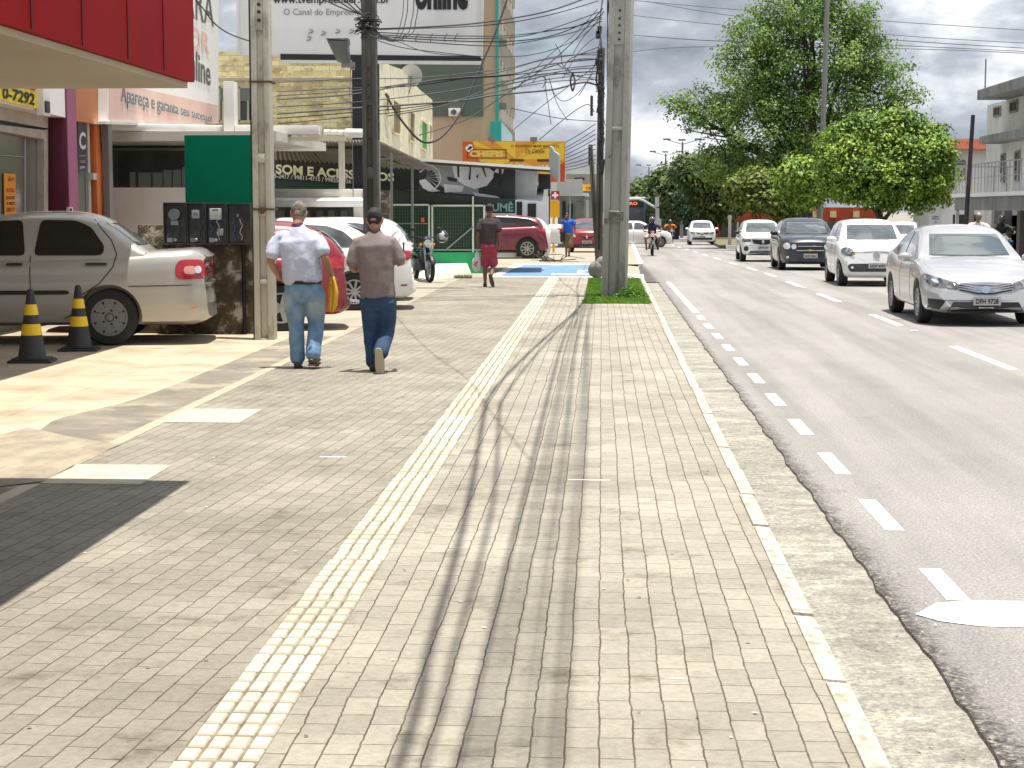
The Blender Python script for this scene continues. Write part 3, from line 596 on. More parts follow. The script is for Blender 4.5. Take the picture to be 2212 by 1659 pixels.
for i, (u0, u1) in enumerate(((351, 400), (401, 441), (442, 487), (488, 540))):
    x0 = xs(u0, YM-.15); x1 = xs(u1, YM-.15); z0 = zs(529, YM-.15); z1 = zs(437+i*.7, YM-.15); yf = YM-.13
    t = thing('meter_box', lab[i], 'electricity meter', ((x0+x1)/2, YM-.02, z0), group='electricity meters on the wall stub', world=True)
    b = MB(); b.box(x0, x1, yf+.04, YM+.15, z0, z1); b.box(x0, x0+.015, yf, yf+.04, z0, z1); b.box(x1-.015, x1, yf, yf+.04, z0, z1); b.box(x0+.015, x1-.015, yf, yf+.04, z1-.015, z1); b.box(x0+.015, x1-.015, yf, yf+.04, z0, z0+.02); obj('case', b, M_mb, t, bevel=.004)
    xm = (x0+x1)/2; w_ = x1-x0; b = MB()
    if i == 0: b.lathe([(0, -.05), (.075, -.05), (.075, .0), (.055, .03), (0, .04)], 20, (xm-.0, yf+.02, z1-.16), 'Y'); obj('dial', b, M_mg, t, smooth=True); b = MB(); b.box(xm-.05, xm+.05, yf+.0, yf+.04, z1-.30, z1-.24); obj('base', b, M_ml, t)
    elif i == 1: b.box(xm-.055, xm+.055, yf-.0, yf+.04, z1-.21, z1-.09); obj('dial', b, M_ml, t, bevel=.02); b = MB(); b.box(xm-.03, xm+.03, yf-.006, yf, z1-.17, z1-.13); obj('display', b, M_mg, t)
    elif i == 2: b.box(xm-.08, xm+.08, yf-.01, yf+.04, z1-.22, z1-.07); obj('dial', b, mat('meter_white', (.40, .42, .42), .35), t, bevel=.012); b = MB(); b.box(xm-.04, xm+.04, yf-.016, yf-.01, z1-.10, z1-.085); obj('display', b, M_black, t); b = MB(); b.box(xm+.02, xm+.10, yf, yf+.04, z0+.12, z0+.21); obj('breaker', b, M_ml, t, bevel=.006)
    else: b.box(xm-.02, xm+.0, yf, yf+.03, z1-.18, z1-.14); obj('terminal', b, M_ml, t)
    for k, (cx_, col) in enumerate((((-.06), (.03, .12, .3)), ((.03), (.5, .5, .5)), ((.07), (.02, .02, .02)))):
        if i < 2 and k < 2: continue
        pts = [(xm+cx_+.02*math.sin(q*1.9+k+i), yf+.02, z1-.2-(z1-z0-.26)*q/6) for q in range(7)]
        b = MB().tube(pts, .006, 6); obj('cable', b, mat('wire_%d' % k, col, .4), t, smooth=True)
    if i < 3:
        b = MB(); b.box(x0+.05, x0+.12, yf, yf+.04, z0+.03, z0+.09); b.sphere((xm, yf+.02, z0+.06), .03, 8, 6); obj('fuse', b, M_ml if i != 1 else M_mg, t)

# ---- concrete H-section poles
M_conc = mat('pole_concrete', (.46, .435, .36), .9, col2=(.56, .535, .45), ns=2.2, nd=9, bump=.4, bs=50, stretch=(1, 1, .5), col3=(.33, .31, .26), s3=.8)
M_conc2 = mat('pole_concrete_grey', (.31, .31, .275), .9, col2=(.40, .395, .36), ns=2.5, nd=9, bump=.4, bs=50, stretch=(1, 1, .4), col3=(.23, .225, .195), s3=.8)
def h_pole(name, label, base, top, w0, w1, d0, panels, m, yaw=0, fl=.28, ztop=9., holes=None):
    """flanged pole: w width across, panels = heights where the web is filled flush"""
    t = thing(name, label, 'utility pole', base); b = MB(); bx, by = top[0]-base[0], top[1]-base[1]
    def cen(z): return bx*z/ztop, by*z/ztop
    def wd(z): return w0+(w1-w0)*z/ztop
    def slab(za, zb, x0f, x1f, y0, y1):
        v = []
        for z in (za, zb):
            cx, cy = cen(z); w = wd(z); v.append([(cx+x0f*w, cy+y0, z), (cx+x1f*w, cy+y0, z), (cx+x1f*w, cy+y1, z), (cx+x0f*w, cy+y1, z)])
        b.hexa(v[0], v[1])
    h = d0/2
    slab(-.3, ztop, -.5, -.5+fl, -h, h); slab(-.3, ztop, .5-fl, .5, -h, h)
    slab(-.3, ztop, -.5+fl, .5-fl, -h+.06, h-.06)
    for za, zb in panels: slab(za, zb, -.5+fl, .5-fl, -h+.006, -h+.06)
    rot = Matrix.Rotation(yaw, 4, 'Z'); b.v = [tuple(rot @ Vector(p)) for p in b.v]
    obj('shaft', b, m, t, bevel=.012)
    if holes:
        b = MB()
        for z in holes:
            cx, cy = cen(z); b.lathe([(0, -.012), (.022, -.012), (.022, .004), (0, .004)], 10, tuple(rot @ Vector((cx, cy-h-.0, z))), 'Y')
        obj('bolt_holes', b, M_black, t)
    return t
bp = gr(575, 733); zz = lambda v: zs(v, bp.y, 575)
lp = h_pole('concrete_pole', 'pale concrete H-section pole at the end of the mouldy meter wall', (bp.x, bp.y, 0), (bp.x-.02, bp.y), .25, .20, .24, [(-.2, .02), (zz(613), zz(602)), (zz(466), zz(455)), (zz(352), zz(332)), (zz(67), 9)], M_conc, fl=.30, holes=[zz(v) for v in (12, 28, 46)])
b = MB()
for v in (178, 452): z = zz(v); b.box(-.145, .145, -.14, .14, z-.012, z+.012)
b.box(-.03, .03, -.17, -.13, zz(462), zz(448)); obj('clamp', b, mat('rusty_band', (.10, .05, .03), .8), lp)
b = MB(); b.box(-.155, -.135, -.05, .05, 0, 8.8); obj('cable_duct', b, M_black, lp)
bp = gr(1327, 641); zz = lambda v: zs(v, bp.y, 1327); BIG = bp.copy()
bigp = h_pole('concrete_pole', 'large grey concrete power pole rising from the grass patch', (bp.x, bp.y, 0), (bp.x+.17, bp.y), .445, .40, .5, [(-.2, .0), (zz(480), zz(455)), (zz(283), zz(275)), (zz(99), 9)], M_conc2, yaw=R(-7), fl=.27, holes=[zz(v) for v in (26, 43, 58, 74, 88)])
b = MB(); b.box(-.1, .16, -.275, -.24, zz(478), zz(458)); b.box(-.2, -.14, -.26, -.22, zz(482), zz(472)); b.box(-.13, -.08, -.27, -.24, zz(342), zz(336)); obj('stain_plate', b, mat('dirty_grey', (.08, .075, .06), .9, col2=(.2, .19, .16), ns=12), bigp)
# wires hugging the shaft and a loop of cable
b = MB()
for k in range(9):
    x = -.24-.012*(k % 4)+.01*k; pts = [(x+.10+.02*math.sin(z*2.2+k*1.7), -.12-.015*(k % 3), z) for z in np.arange(2.6+.25*k, 8.6, .3)]
    b.tube(pts, .008, 5)
pts = [(-.17-.16*math.cos(a), -.26, zz(221)+.17*math.sin(a)) for a in np.linspace(-1.3, 1.25, 14)]; b.tube(pts, .017, 6)
obj('cable_runs', b, M_black, bigp, smooth=True)

# dark pole and black column behind the walkers
M_dpole = mat('weathered_dark_pole', (.05, .048, .042), .9, col2=(.105, .10, .088), ns=3, nd=9, bump=.5, bs=30, stretch=(1, 1, .25))
bp = Vector((xs(803, 30, 480), 30, 0)); zz = lambda v: zs(v, 30, 803)
dp = h_pole('dark_pole', 'dark weathered power pole carrying a knot of cables in front of the billboard', (bp.x, bp.y, 0), (bp.x-.03, bp.y), .26, .235, .28, [(-.2, .6), (2.2, 2.4), (zz(228), 9)], M_dpole, fl=.3, holes=[zz(v) for v in (150, 185, 212, 260, 300)])
b = MB()
for k in range(16):
    a0 = random.uniform(0, 6.28); z0 = zz(random.uniform(34, 92)); r_ = random.uniform(.08, .24); rr = [(r_*math.cos(a0+q*.55)+random.uniform(-.03, .03), -.18+.12*math.sin(a0+q*.8), z0+.4*r_*math.sin(a0*2+q*.7)) for q in range(9)]
    b.tube(rr, random.choice((.007, .01, .014)), 5)
obj('cable_knot', b, M('cable_black', (.018, .018, .020), .5), dp, smooth=True)
b = MB()
for k in range(6): b.sphere((random.uniform(-.22, .2), -.2, zz(random.uniform(40, 62))), (.05, .05, .03), 8, 5)
obj('connector', b, M_ml, dp, smooth=True)
b = MB(); b.box(xs(763, 36), xs(787.5, 36), 36, 36.2, 0, zs(122, 36)); bc = obj('billboard_column', b, mat('blue_black_paint', (.008, .009, .013), .5)); tag(bc, 'slim blue-black steel column under the large white billboard', 'column')

# ---- large white billboard
YB = 36.1
bb = thing('billboard', 'large white billboard held on a black column, reading www.tvempreender.com.br and online', 'billboard', (xs(775, YB), YB, zs(122, YB)), world=True)
A, B, C_, D_ = at(514, 119, YB), at(1040, 125, YB), at(1046, -220, YB), at(514, -220, YB)
b = MB(); b.prism([A, B, C_, D_], (0, .25, 0)); obj('board', b, mat('vinyl_white', (.66, .66, .66), .5, col2=(.74, .74, .73), ns=.7, nd=3, bump=.05, bs=2), bb)
b = MB(); b.prism([A+Vector((.9, -.02, -.10)), B+Vector((0, -.02, -.07)), B+Vector((0, -.02, .03)), A+Vector((.9, -.02, .02))], (0, .06, 0)); obj('torn_hem', b, M_black, bb)
b = MB(); b.prism([A+Vector((.9, -.05, -.17)), B+Vector((.03, -.05, -.14)), B+Vector((.03, -.05, -.07)), A+Vector((.9, -.05, -.11))], (0, .1, 0)); b.prism([A+Vector((-.02, -.05, 0)), A+Vector((.03, -.05, 0)), D_+Vector((.03, -.05, 0)), D_+Vector((-.02, -.05, 0))], (0, .1, 0)); b.prism([B+Vector((-.02, -.05, 0)), B+Vector((.03, -.05, 0)), C_+Vector((.03, -.05, 0)), C_+Vector((-.02, -.05, 0))], (0, .1, 0)); obj('frame', b, W_white2, bb)
q = lambda u0, v0, u1, v1: (at(u0, v0, YB-.0), at(u1, v0, YB), at(u1, v1, YB), at(u0, v1, YB))
t = MB(); text_on(t, 'www.tvempreender.com.br', (0, 0, 1, 1), *q(590, 12, 843, -9), bold=.02, off=.02); text_on(t, 'online', (0, 0, 1, 1), *q(897, 22, 1011, -52), bold=.05, off=.02); obj('black_lettering', t, M_ink, bb, fixn=False)
t = MB(); text_on(t, 'O Canal do Empreendedor', (0, 0, 1, 1), *q(613, 37, 815, 19), bold=.0, off=.02); obj('grey_lettering', t, M('faint_grey', (.20, .20, .205)), bb, fixn=False)
b = MB()
for u in (872, 900, 931, 962, 985): b.tube([at(u, 90, YB-.05), at(u-3, 85, YB-.08), at(u+3, 72, YB-.06)], .012, 5)
for u, v in ((699, 70), (730, 66), (760, 66), (668, 82), (672, 66)): b.tube([at(u-6, v+6, YB-.03), at(u+3, v+3, YB-.03), at(u+4, v-1, YB-.03), at(u-4, v-3, YB-.03)], .012, 5)
obj('torn_strips', b, M('grey_tape', (.17, .17, .18)), bb, smooth=True)
# floodlight on its arm in front
P = at(732, 100, 33)
fl = thing('floodlight', 'grey square floodlight tilted under the large billboard', 'floodlight', P)
b = MB(); b.hexa([(-.20, -.10, .10), (.17, -.10, .06), (.20, .14, .02), (-.15, .14, .06)], [(-.24, -.16, .14), (.20, -.16, .14), (.20, .10, .14), (-.20, .10, .14)]); b.hexa([(-.02, -.1, -.30), (.20, -.1, -.32), (.22, .1, -.32), (.0, .1, -.30)], [(-.21, -.14, .10), (.18, -.14, .09), (.18, .1, .09), (-.15, .1, .10)]); obj('housing', b, mat('lamp_grey', (.12, .13, .12), .4, metal=.5), fl, bevel=.01)
b = MB(); b.box(.05, .30, -.06, .06, -.40, -.30); b.tube([(.2, 0, -.35), (.25, 0, -.42), (.3, 0, -.42)], .03, 8); b.tube([(.22, 0, -.40), (.2, .0, -.9), (.24, 0, -1.4), (.25, 0, -3.0)], .008, 5); obj('bracket', b, M_steel, fl)

# ---- low white kiosk / carport
k = thing('white_carport', 'low white carport with a stepped slab roof behind the white sedan', 'carport', (xs(700, 33), 33, 0), world=True)
b = MB(); b.box(xs(585, 33), xs(781, 33), 33, 36.5, zs(428, 33), zs(408, 33)); obj('parapet', b, W_white, k, bevel=.02)
b = MB(); b.box(xs(585, 32.3), xs(785, 32.3), 32.2, 33, zs(447, 32.3), zs(434, 32.3)); b.hexa([at(585, 434, 32.2), at(785, 434, 32.2), at(783, 428, 33), at(585, 428, 33)], [at(585, 433, 32.2), at(785, 433, 32.2), at(783, 427, 33), at(585, 427, 33)]); obj('slab', b, mat('slab_white', (.72, .71, .68), .7), k)
b = MB(); b.box(xs(767, 32.6), xs(789, 32.6), 32.4, 32.8, 0, zs(447, 32.6)-.005); obj('pillar', b, W_white, k)
b = MB(); b.box(xs(585, 34), xs(790, 34), 34, 34.15, 0, zs(447, 34)); obj('wall', b, mat('vent_wall', (.16, .155, .14), .8), k)
b = MB()
for u in (600, 628, 655, 683, 708, 735): obj('vent_block', MB().box(xs(u, 33.9), xs(u+13, 33.9), 33.93, 34, zs(472, 33.9), zs(455, 33.9)), mat('vent_block', (.27, .265, .25), .8), k)
b = MB(); b.box(xs(823, 33.5), xs(841, 33.5), 33.5, 33.7, 0, zs(411, 33.5)); o = obj('weathered_slab_post', b, mat('peeling_board', (.10, .075, .055), .9, col2=(.28, .25, .21), ns=8, nd=9, n_lo=.5, n_hi=.6)); tag(o, 'upright weathered board post behind the cap-wearing walker', 'post')

# ---- corrugated shed roof with the shop sign
sh = thing('corrugated_shed', 'corrugated lean-to roof on thin posts in front of the yellow building', 'shed', (xs(750, 38), 38, 0), world=True)
def corr(mb, p00, p10, p11, p01, n=40, amp=.035, th=.02):
    p00, p10, p11, p01 = map(Vector, (p00, p10, p11, p01)); v = []; f = []
    for i in range(n*4+1):
        s_ = i/(n*4); dz = amp*math.sin(s_*n*2*math.pi)
        a = p00*(1-s_)+p10*s_; c = p01*(1-s_)+p11*s_
        v += [a+Vector((0, 0, dz)), c+Vector((0, 0, dz)), a+Vector((0, 0, dz-th)), c+Vector((0, 0, dz-th))]
    for i in range(n*4):
        o = 4*i; f += [(o, o+4, o+5, o+1), (o+2, o+3, o+7, o+6), (o, o+2, o+6, o+4), (o+1, o+5, o+7, o+3)]
    f += [(0, 1, 3, 2), (n*16, n*16+2, n*16+3, n*16+1)]
    mb.add(v, f)
M_corr = mat('fibre_cement', (.15, .135, .105), .85, col2=(.25, .23, .185), ns=2, nd=8, bump=.2)
b = MB(); corr(b, at(590, 302, 35.3), at(819, 305, 35.3), at(950, 366, 44), at(590, 345, 44), 34); obj('roof_sheet', b, M_corr, sh, smooth=True, fixn=False)
b = MB(); b.bar(at(592, 350, 43.5), at(762, 355, 43.5), .1, .12); b.bar(at(592, 312, 36.5), at(820, 318, 36.5), .1, .12); b.bar(at(650, 306, 36), at(700, 348, 43.5), .06, .1); b.bar(at(762, 320, 36.5), at(895, 358, 43.5), .06, .1); obj('rafters', b, mat('old_timber', (.07, .055, .04), .85), sh)
b = MB()
for u, Y, v in ((819.5, 35.3, 308), (846, 36.4, 330), (891, 41, 360)): b.box(xs(u-2.5, Y), xs(u+2.5, Y), Y-.02, Y+.03, 0, zs(v, Y))
b.bar(at(780, 342, 36.4), at(847, 343, 36.4), .03); obj('post', b, mat('grey_post', (.26, .26, .25), .6), sh)

YS = 44.2
sg = thing('shop_sign', 'long black and green shop sign lettered SOM E ACESSÓRIOS under the corrugated roof', 'sign', (xs(720, YS), YS, 2), world=True)
A, B, C_, D_ = at(585, 401, YS), at(905, 411, YS), at(905, 352, YS), at(585, 340, YS)
b = MB(); b.prism([A, B, C_, D_], (0, .15, 0)); obj('board', b, mat('sign_black', (.010, .012, .011), .5), sg)
b = MB(); b.prism([p+Vector((0, -.015, 0)) for p in (at(585, 407, YS), at(763, 412, YS), at(763, 401, YS), at(585, 388, YS))], (0, .1, 0)); obj('green_band', b, mat('sign_green', (.004, .035, .018), .5), sg)
Q = [at(545, 372, YS), at(855, 393, YS), at(855, 370, YS), at(545, 345, YS)]
t = MB(); text_on(t, 'AM SOM E ACESSÓRIOS', (0, 0, .99, 1), *Q, bold=.035, off=.03); obj('heading', t, mat('sign_cream', (.72, .74, .48), .5, emit=(.7, .75, .45), es=0), sg, fixn=False)
Q = [at(575, 383, YS), at(765, 397, YS), at(765, 388, YS), at(575, 373, YS)]
t = MB(); text_on(t, '3025-2417 / 99811-4715 / 99825-0926', (0, 0, .97, 1), *Q, bold=.02, off=.03); obj('phone_numbers', t, mat('sign_white', (.62, .64, .58), .5), sg, fixn=False)

# ---- yellow building
M_yel = None
def yel(t, bb_, nn, l):
    tc = nn('ShaderNodeTexCoord'); mp = nn('ShaderNodeMapping'); mp.inputs['Rotation'].default_value = (R(90), 0, 0); l(tc.outputs['Object'], mp.inputs[0])
    br = nn('ShaderNodeTexBrick'); br.inputs['Scale'].default_value = 1; br.inputs['Brick Width'].default_value = .42; br.inputs['Row Height'].default_value = .15; br.inputs['Mortar Size'].default_value = .006; br.offset = .5
    br.inputs['Color1'].default_value = (.92, .82, .46, 1); br.inputs['Color2'].default_value = (.62, .50, .26, 1); br.inputs['Mortar'].default_value = (.50, .39, .2, 1); l(mp.outputs[0], br.inputs['Vector'])
    mp2 = nn('ShaderNodeMapping'); mp2.inputs['Scale'].default_value = (1, 1, 1.8); l(tc.outputs['Object'], mp2.inputs[0])
    st = ramp(t, noise(t, mp2.outputs[0], 2.2, 9, .75), [(.50, (0, 0, 0)), (.60, (.8, .8, .8))])
    st2 = ramp(t, noise(t, mp2.outputs[0], .6, 9, .78), [(.54, (0, 0, 0)), (.66, (1, 1, 1))])
    c = mixc(t, st, br.outputs[0], (.36, .28, .16)); c = mixc(t, st2, c, (.24, .25, .22)); l(c, bb_.inputs['Base Color']); bb_.inputs['Roughness'].default_value = .85
M_yel = node_mat('stained_yellow_tiles', yel)
M_cream = mat('cream_side_wall', (.85, .80, .58), .8, col2=(.74, .66, .45), ns=1.2, nd=9, n_lo=.45, n_hi=.75, col3=(.62, .55, .40), s3=1.6, bump=.2)
XY = -6.5; c0 = onX(820, 126, XY); YY = c0.y
yb = thing('yellow_building', 'two-storey building with stained yellow tiles and a cream side wall', 'building', (XY-3, YY+6, 0), world=True)
x0 = xs(466, YY); zt0 = c0.z+.12; side = [onX(820, 126, XY), onX(840, 140, XY), onX(868, 150, XY), onX(905, 192, XY), onX(934, 216, XY), onX(934, 418, XY)]
b = MB(); b.prism([Vector((x0, YY, 0)), Vector((XY-.02, YY, 0)), Vector((XY-.02, YY, zt0)), Vector((x0, YY, zt0+.1))], (0, .25, 0)); obj('front_wall', b, M_yel, yb)
b = MB(); y1 = side[4].y; b.prism([Vector((XY, YY, 0)), Vector((XY, y1, 0)), side[4], side[3], side[2], side[1], Vector((XY, YY, zt0))], (-.25, 0, 0)); obj('side_wall', b, M_cream, yb)
b = MB(); b.box(x0, XY-.25, YY+.25, y1, 5.3, 5.45); b.box(x0, XY-.25, y1-.2, y1, 0, 5.3); b.box(x0, x0+.2, YY+.25, y1-.2, 0, 5.3); obj('roof', b, W_white, yb)
b = MB(); b.box(x0, XY-.3, YY-.06, YY, zs(172, YY), zs(166, YY)); obj('cornice', b, mat('dirty_cream', (.36, .33, .24), .9, col2=(.5, .46, .36), ns=3), yb)
def flat_window(par, Pq, n, m_fr, m_gl, name='window', fw=.05, bars=1):
    """Pq: four corners (bl br tr tl) on the wall, n: outward normal"""
    n = Vector(n); a, b_, c_, d_ = map(Vector, Pq); ctr = (a+b_+c_+d_)/4
    mb = MB(); mb.prism([p-n*.004+n*.0 for p in (a, b_, c_, d_)], n*.02); w = obj(name, mb, m_gl, par)
    mb = MB()
    for p, q_ in ((a, b_), (b_, c_), (c_, d_), (d_, a)): mb.bar(p+n*.03, q_+n*.03, fw, fw)
    for k in range(1, bars): f_ = k/bars; mb.bar(a*(1-f_)+b_*f_+n*.025, d_*(1-f_)+c_*f_+n*.025, fw*.7, fw*.6)
    obj('frame', mb, m_fr, w); return w
M_pane = mat('dim_pane', (.03, .035, .04), .15); M_sh = mat('grey_shutter', (.16, .17, .16), .6); M_ochre = mat('ochre_board', (.26, .20, .08), .8, col2=(.18, .14, .06), ns=4)
for u0, u1 in ((474, 490), (517, 556)):
    w = flat_window(yb, [at(u0, 263, YY), at(u1, 263, YY), at(u1, 188, YY), at(u0, 188, YY)], (0, -1, 0), mat('cream_frame', (.42, .38, .26), .7), M_pane, fw=.08, bars=2)
    b = MB(); b.prism([at(u0+2, 218, YY-.05), at(u1-2, 218, YY-.05), at(u1-2, 190, YY-.05), at(u0+2, 190, YY-.05)], (0, .03, 0)); obj('blind', b, M_sh, w)
for (u0, v0, v1, u1, v2, v3, m) in ((831, 198, 240, 838, 206, 250, M_ochre), (847, 213, 287, 863, 226, 292, M_ochre), (883, 239, 303, 893, 246, 310, M_ochre), (909, 258, 320, 921, 268, 327, mat('green_shutter', (.04, .36, .05), .6)), (926, 268, 305, 930, 272, 306, M_ochre)):
    flat_window(yb, [onX(u0, v1, XY), onX(u1, v3, XY), onX(u1, v2, XY), onX(u0, v0, XY)], (1, 0, 0), M_cream, m, fw=.05)
# satellite dish, cables across the face
ds = thing('satellite_dish', 'pale satellite dish on the roof edge of the yellow building', 'satellite dish', onX(888, 170, XY+.1))
b = MB(); b.lathe([(.0, .10), (.2, .06), (.36, -.02), (.38, -.02), (.2, .04), (.0, .08)], 20, (0, 0, .1), 'Y'); obj('reflector', b, mat('dish_grey', (.42, .42, .40), .6), ds, smooth=True)
b = MB(); b.tube([(0, 0, .1), (0, .1, -.2), (-.1, .1, -.5)], .02, 6); b.tube([(0, 0, -.2), (.0, -.35, .05)], .01, 5); b.sphere((0, -.35, .06), .04); obj('arm', b, M_steel, ds)
# antenna cluster above
# ---- beige tower
XT = -4.8
tw = thing('tower_block', 'tall beige block with a grey-green panel and a turquoise downpipe', 'building', (-8, 85, 0), world=True)
YT = onX(1077, 300, XT).y; YT2 = onX(1108, 300, XT).y; hT = 16
M_bge = mat('tower_beige', (.50, .37, .25), .85, col2=(.44, .325, .22), ns=.5, nd=8, bump=.1); M_bg2 = mat('tower_side', (.50, .46, .38), .85, col2=(.42, .39, .32), ns=.5, nd=8)
x0 = xs(780, YT)
b = MB(); b.box(x0, XT-.02, YT, YT+.3, 0, hT); obj('front_wall', b, M_bge, tw)
b = MB(); b.box(x0, XT, YT+.3, YT2, 0, hT-.1); obj('side_wall', b, M_bg2, tw)
b = MB(); b.box(x0, xs(1044, YT), YT-.12, YT, zs(251, YT), hT); obj('green_panel', b, mat('grey_green_panel', (.075, .10, .08), .7, col2=(.09, .12, .095), ns=.4), tw)
b = MB(); b.box(xs(870, YT-.5), xs(888, YT-.5), YT-.3, YT-.12, zs(150, YT), hT); obj('dark_recess', b, mat('near_black_green', (.012, .018, .014), .7), tw)
M_tq = mat('turquoise_paint', (.01, .29, .24), .5)
b = MB(); b.box(xs(1071, YT-.2), xs(1077, YT-.2), YT-.15, YT-.0, zs(330, YT), hT); b.box(xs(1077, YT), xs(1083, YT), YT-.1, YT+.2, zs(330, YT), zs(262, YT)); obj('downpipe', b, M_tq, tw)
b = MB(); b.prism([onX(1083, 330, XT+.3), onX(1107, 330, XT+.3), onX(1107, 292, XT+.3), onX(1083, 262, XT+.3)], (-.5, 0, 0)); obj('glass_stairwell', b, mat('turquoise_glass', (.02, .30, .25), .2), tw)
for r_, (va, vb, vc, vd) in enumerate(((-40, 50, 0, 70), (65, 145, 95, 160), (165, 245-20, 180, 235), (228, 262-6, 236, 290-8))):
    pass
for fl_ in range(6):
    z0 = 4.6+1.95*fl_
    for k in range(5):
        y0 = YT+1.3+2.7*k
        w = flat_window(tw, [(XT, y0, z0), (XT, y0+1.1, z0), (XT, y0+1.1, z0+1.25), (XT, y0, z0+1.25)], (1, 0, 0), M_bg2, M_pane, fw=.12, bars=2)
b = MB(); 
for fl_ in range(4): obj('air_conditioner', MB().box(XT-.0, XT+.35, YT+.35, YT+.9, 6.3+2.9*fl_, 6.6+2.9*fl_), M_steel, tw)
ac = thing('air_conditioner', 'white air conditioner unit low on the grey-green tower panel', 'air conditioner', at(983, 251, YT-.4))
b = MB(); b.box(-.30, .24, -.1, .28, 0, .36); obj('case', b, W_white2, ac, bevel=.02); b = MB(); b.lathe([(0, 0), (.13, 0), (.13, .02), (0, .02)], 16, (-.05, -.13, .18), 'Y'); obj('fan_grille', b, mat('grille_grey', (.10, .10, .10), .6), ac)

# ---- bicycle-shop mural, mesh fence, low green wall
YF = 45.
sm = thing('mural_shop', 'open shop with a black and white bicycle mural fascia above the fence', 'shop', (xs(1030, YF), YF+4, 0), world=True)
A, B, C_, D_ = at(880, 412, YF), at(1112, 431, YF+1), at(1112, 361, YF+1), at(880, 344, YF)
A2, D2 = at(905, 414, YF), at(905, 346, YF)
b = MB(); b.prism([A, B, C_, D_], (0, .3, 0)); obj('fascia', b, mat('mural_dark', (.035, .042, .04), .6, col2=(.02, .024, .024), ns=1), sm)
M_mw = mat('mural_white', (.85, .86, .86), .6, col2=(.68, .69, .69), ns=3); M_mg2 = mat('mural_grey', (.33, .34, .34), .6); M_mk = mat('mural_ink', (.03, .034, .034), .6)
fx = lambda u: (u-880)/232.
b = MB()
for P_, o_ in (([(.22, .98), (.30, .98), (.50, .9), (.63, .96), (.66, 0.05), (.42, .04), (.30, .25), (.25, .6)], .02),): shape_on(b, P_, A, B, C_, D_, o_)
obj('mural_sky', b, M_mg2, sm, fixn=False)
b = MB()
for P_ in ([(.405, .96), (.60, .9), (.74, .95), (.80, .80), (.79, .60), (.73, .35), (.62, .22), (.52, .32), (.44, .5), (.42, .7)],
           [(.10, .35), (.16, .42), (.26, .12), (.30, .08), (.22, .02), (.14, .12)], [(.33, .30), (.52, .30), (.50, .10), (.34, .04)], [(.60, .12), (.82, .06), (.86, .0), (.62, .01)], [(.80, .8), (.83, .95), (.9, .96), (.88, .75)]): shape_on(b, P_, A, B, C_, D_, .03)
obj('mural_saddle', b, M_mw, sm, fixn=False)
b = MB()
def ring2(b, cx, cy, r0, r1, a0=0, a1=6.283, n=22, ky=3.3, off=.035):
    for i in range(n):
        t0 = a0+(a1-a0)*i/n; t1 = a0+(a1-a0)*(i+1)/n
        shape_on(b, [(cx+r0*math.cos(t0), cy+ky*r0*math.sin(t0)), (cx+r1*math.cos(t0), cy+ky*r1*math.sin(t0)), (cx+r1*math.cos(t1), cy+ky*r1*math.sin(t1)), (cx+r0*math.cos(t1), cy+ky*r0*math.sin(t1))], A, B, C_, D_, off)
ring2(b, .17, .48, .125, .135, -1.5, 1.5); 
for a in np.arange(-1.4, 1.5, .35): shape_on(b, [(.17, .48), (.17+.13*math.cos(a), .48+.42*math.sin(a)), (.172+.13*math.cos(a+.04), .48+.42*math.sin(a+.04))], A, B, C_, D_, .034)
ring2(b, .10, .75, .035, .045, 0, 6.28, 12)
obj('mural_wheel', b, M_mw, sm, fixn=False)
b = MB()
for P_ in ([(.455, .98), (.46, .55), (.475, .55), (.475, .98)], [(.68, .95), (.72, .62), (.73, .62), (.70, .95)], [(.63, .62), (.66, .72), (.645, .55)], [(.80, .62), (.93, .60), (.93, .50), (.80, .5)], [(.36, .55), (.46, .5), (.45, .40), (.37, .42)], [(.56, .5), (.575, .95), (.585, .95), (.58, .5)], [(.84, .98), (.86, .4), (.88, .4), (.87, .98)]): shape_on(b, P_, A, B, C_, D_, .04)
obj('mural_lines', b, M_mk, sm, fixn=False)
b = MB(); b.hexa([at(900, 353, YF-.3), at(1187, 372, YF+.5), at(1187, 372, YF+5), at(900, 353, YF+5)], [at(900, 345.5, YF-.3), at(1187, 363, YF+.5), at(1187, 363, YF+5), at(900, 345.5, YF+5)]); obj('roof', b, mat('roof_under', (.05, .035, .03), .8), sm)
b = MB(); b.bar(at(898, 344.5, YF-.4), at(1187, 364.5, YF+.4), .12, .07); obj('roof_edge', b, mat('roof_edge_white', (.78, .76, .72), .5), sm)
b = MB(); b.hexa([at(1112, 431, YF+1.2), at(1172, 436, YF+1.2), at(1176, 402, YF+3), at(1095, 402, YF+3)], [at(1112, 429.5, YF+1.2), at(1172, 434.5, YF+1.2), at(1176, 400.5, YF+3), at(1095, 400.5, YF+3)]); b.prism([at(1112, 425, YF+1.6), at(1158, 433, YF+1.6), at(1163, 368, YF+1.6), at(1112, 368, YF+1.6)], (0, .08, 0)); obj('white_awning', b, mat('awning_white', (.75, .76, .76), .6, col2=(.62, .63, .63), ns=2), sm)
b = MB(); b.prism([at(1163, 410, YF+1.8), at(1188, 408, YF+1.8), at(1188, 376, YF+1.8), at(1163, 376, YF+1.8)], (0, .8, 0)); obj('bracket_clutter', b, M_black, sm)
b = MB(); b.box(xs(840, YF+4), xs(1048, YF+4), YF+4, YF+4.2, 0, 3); b.box(xs(840, YF), xs(1112, YF), YF+.32, YF+4, zs(430, YF), zs(428, YF)); b.box(-9, xs(866, YF), YF+.3, YF+4, 0, 3); obj('wall', b, mat('shop_dark_wall', (.016, .026, .02), .7, col2=(.03, .045, .035), ns=2), sm)
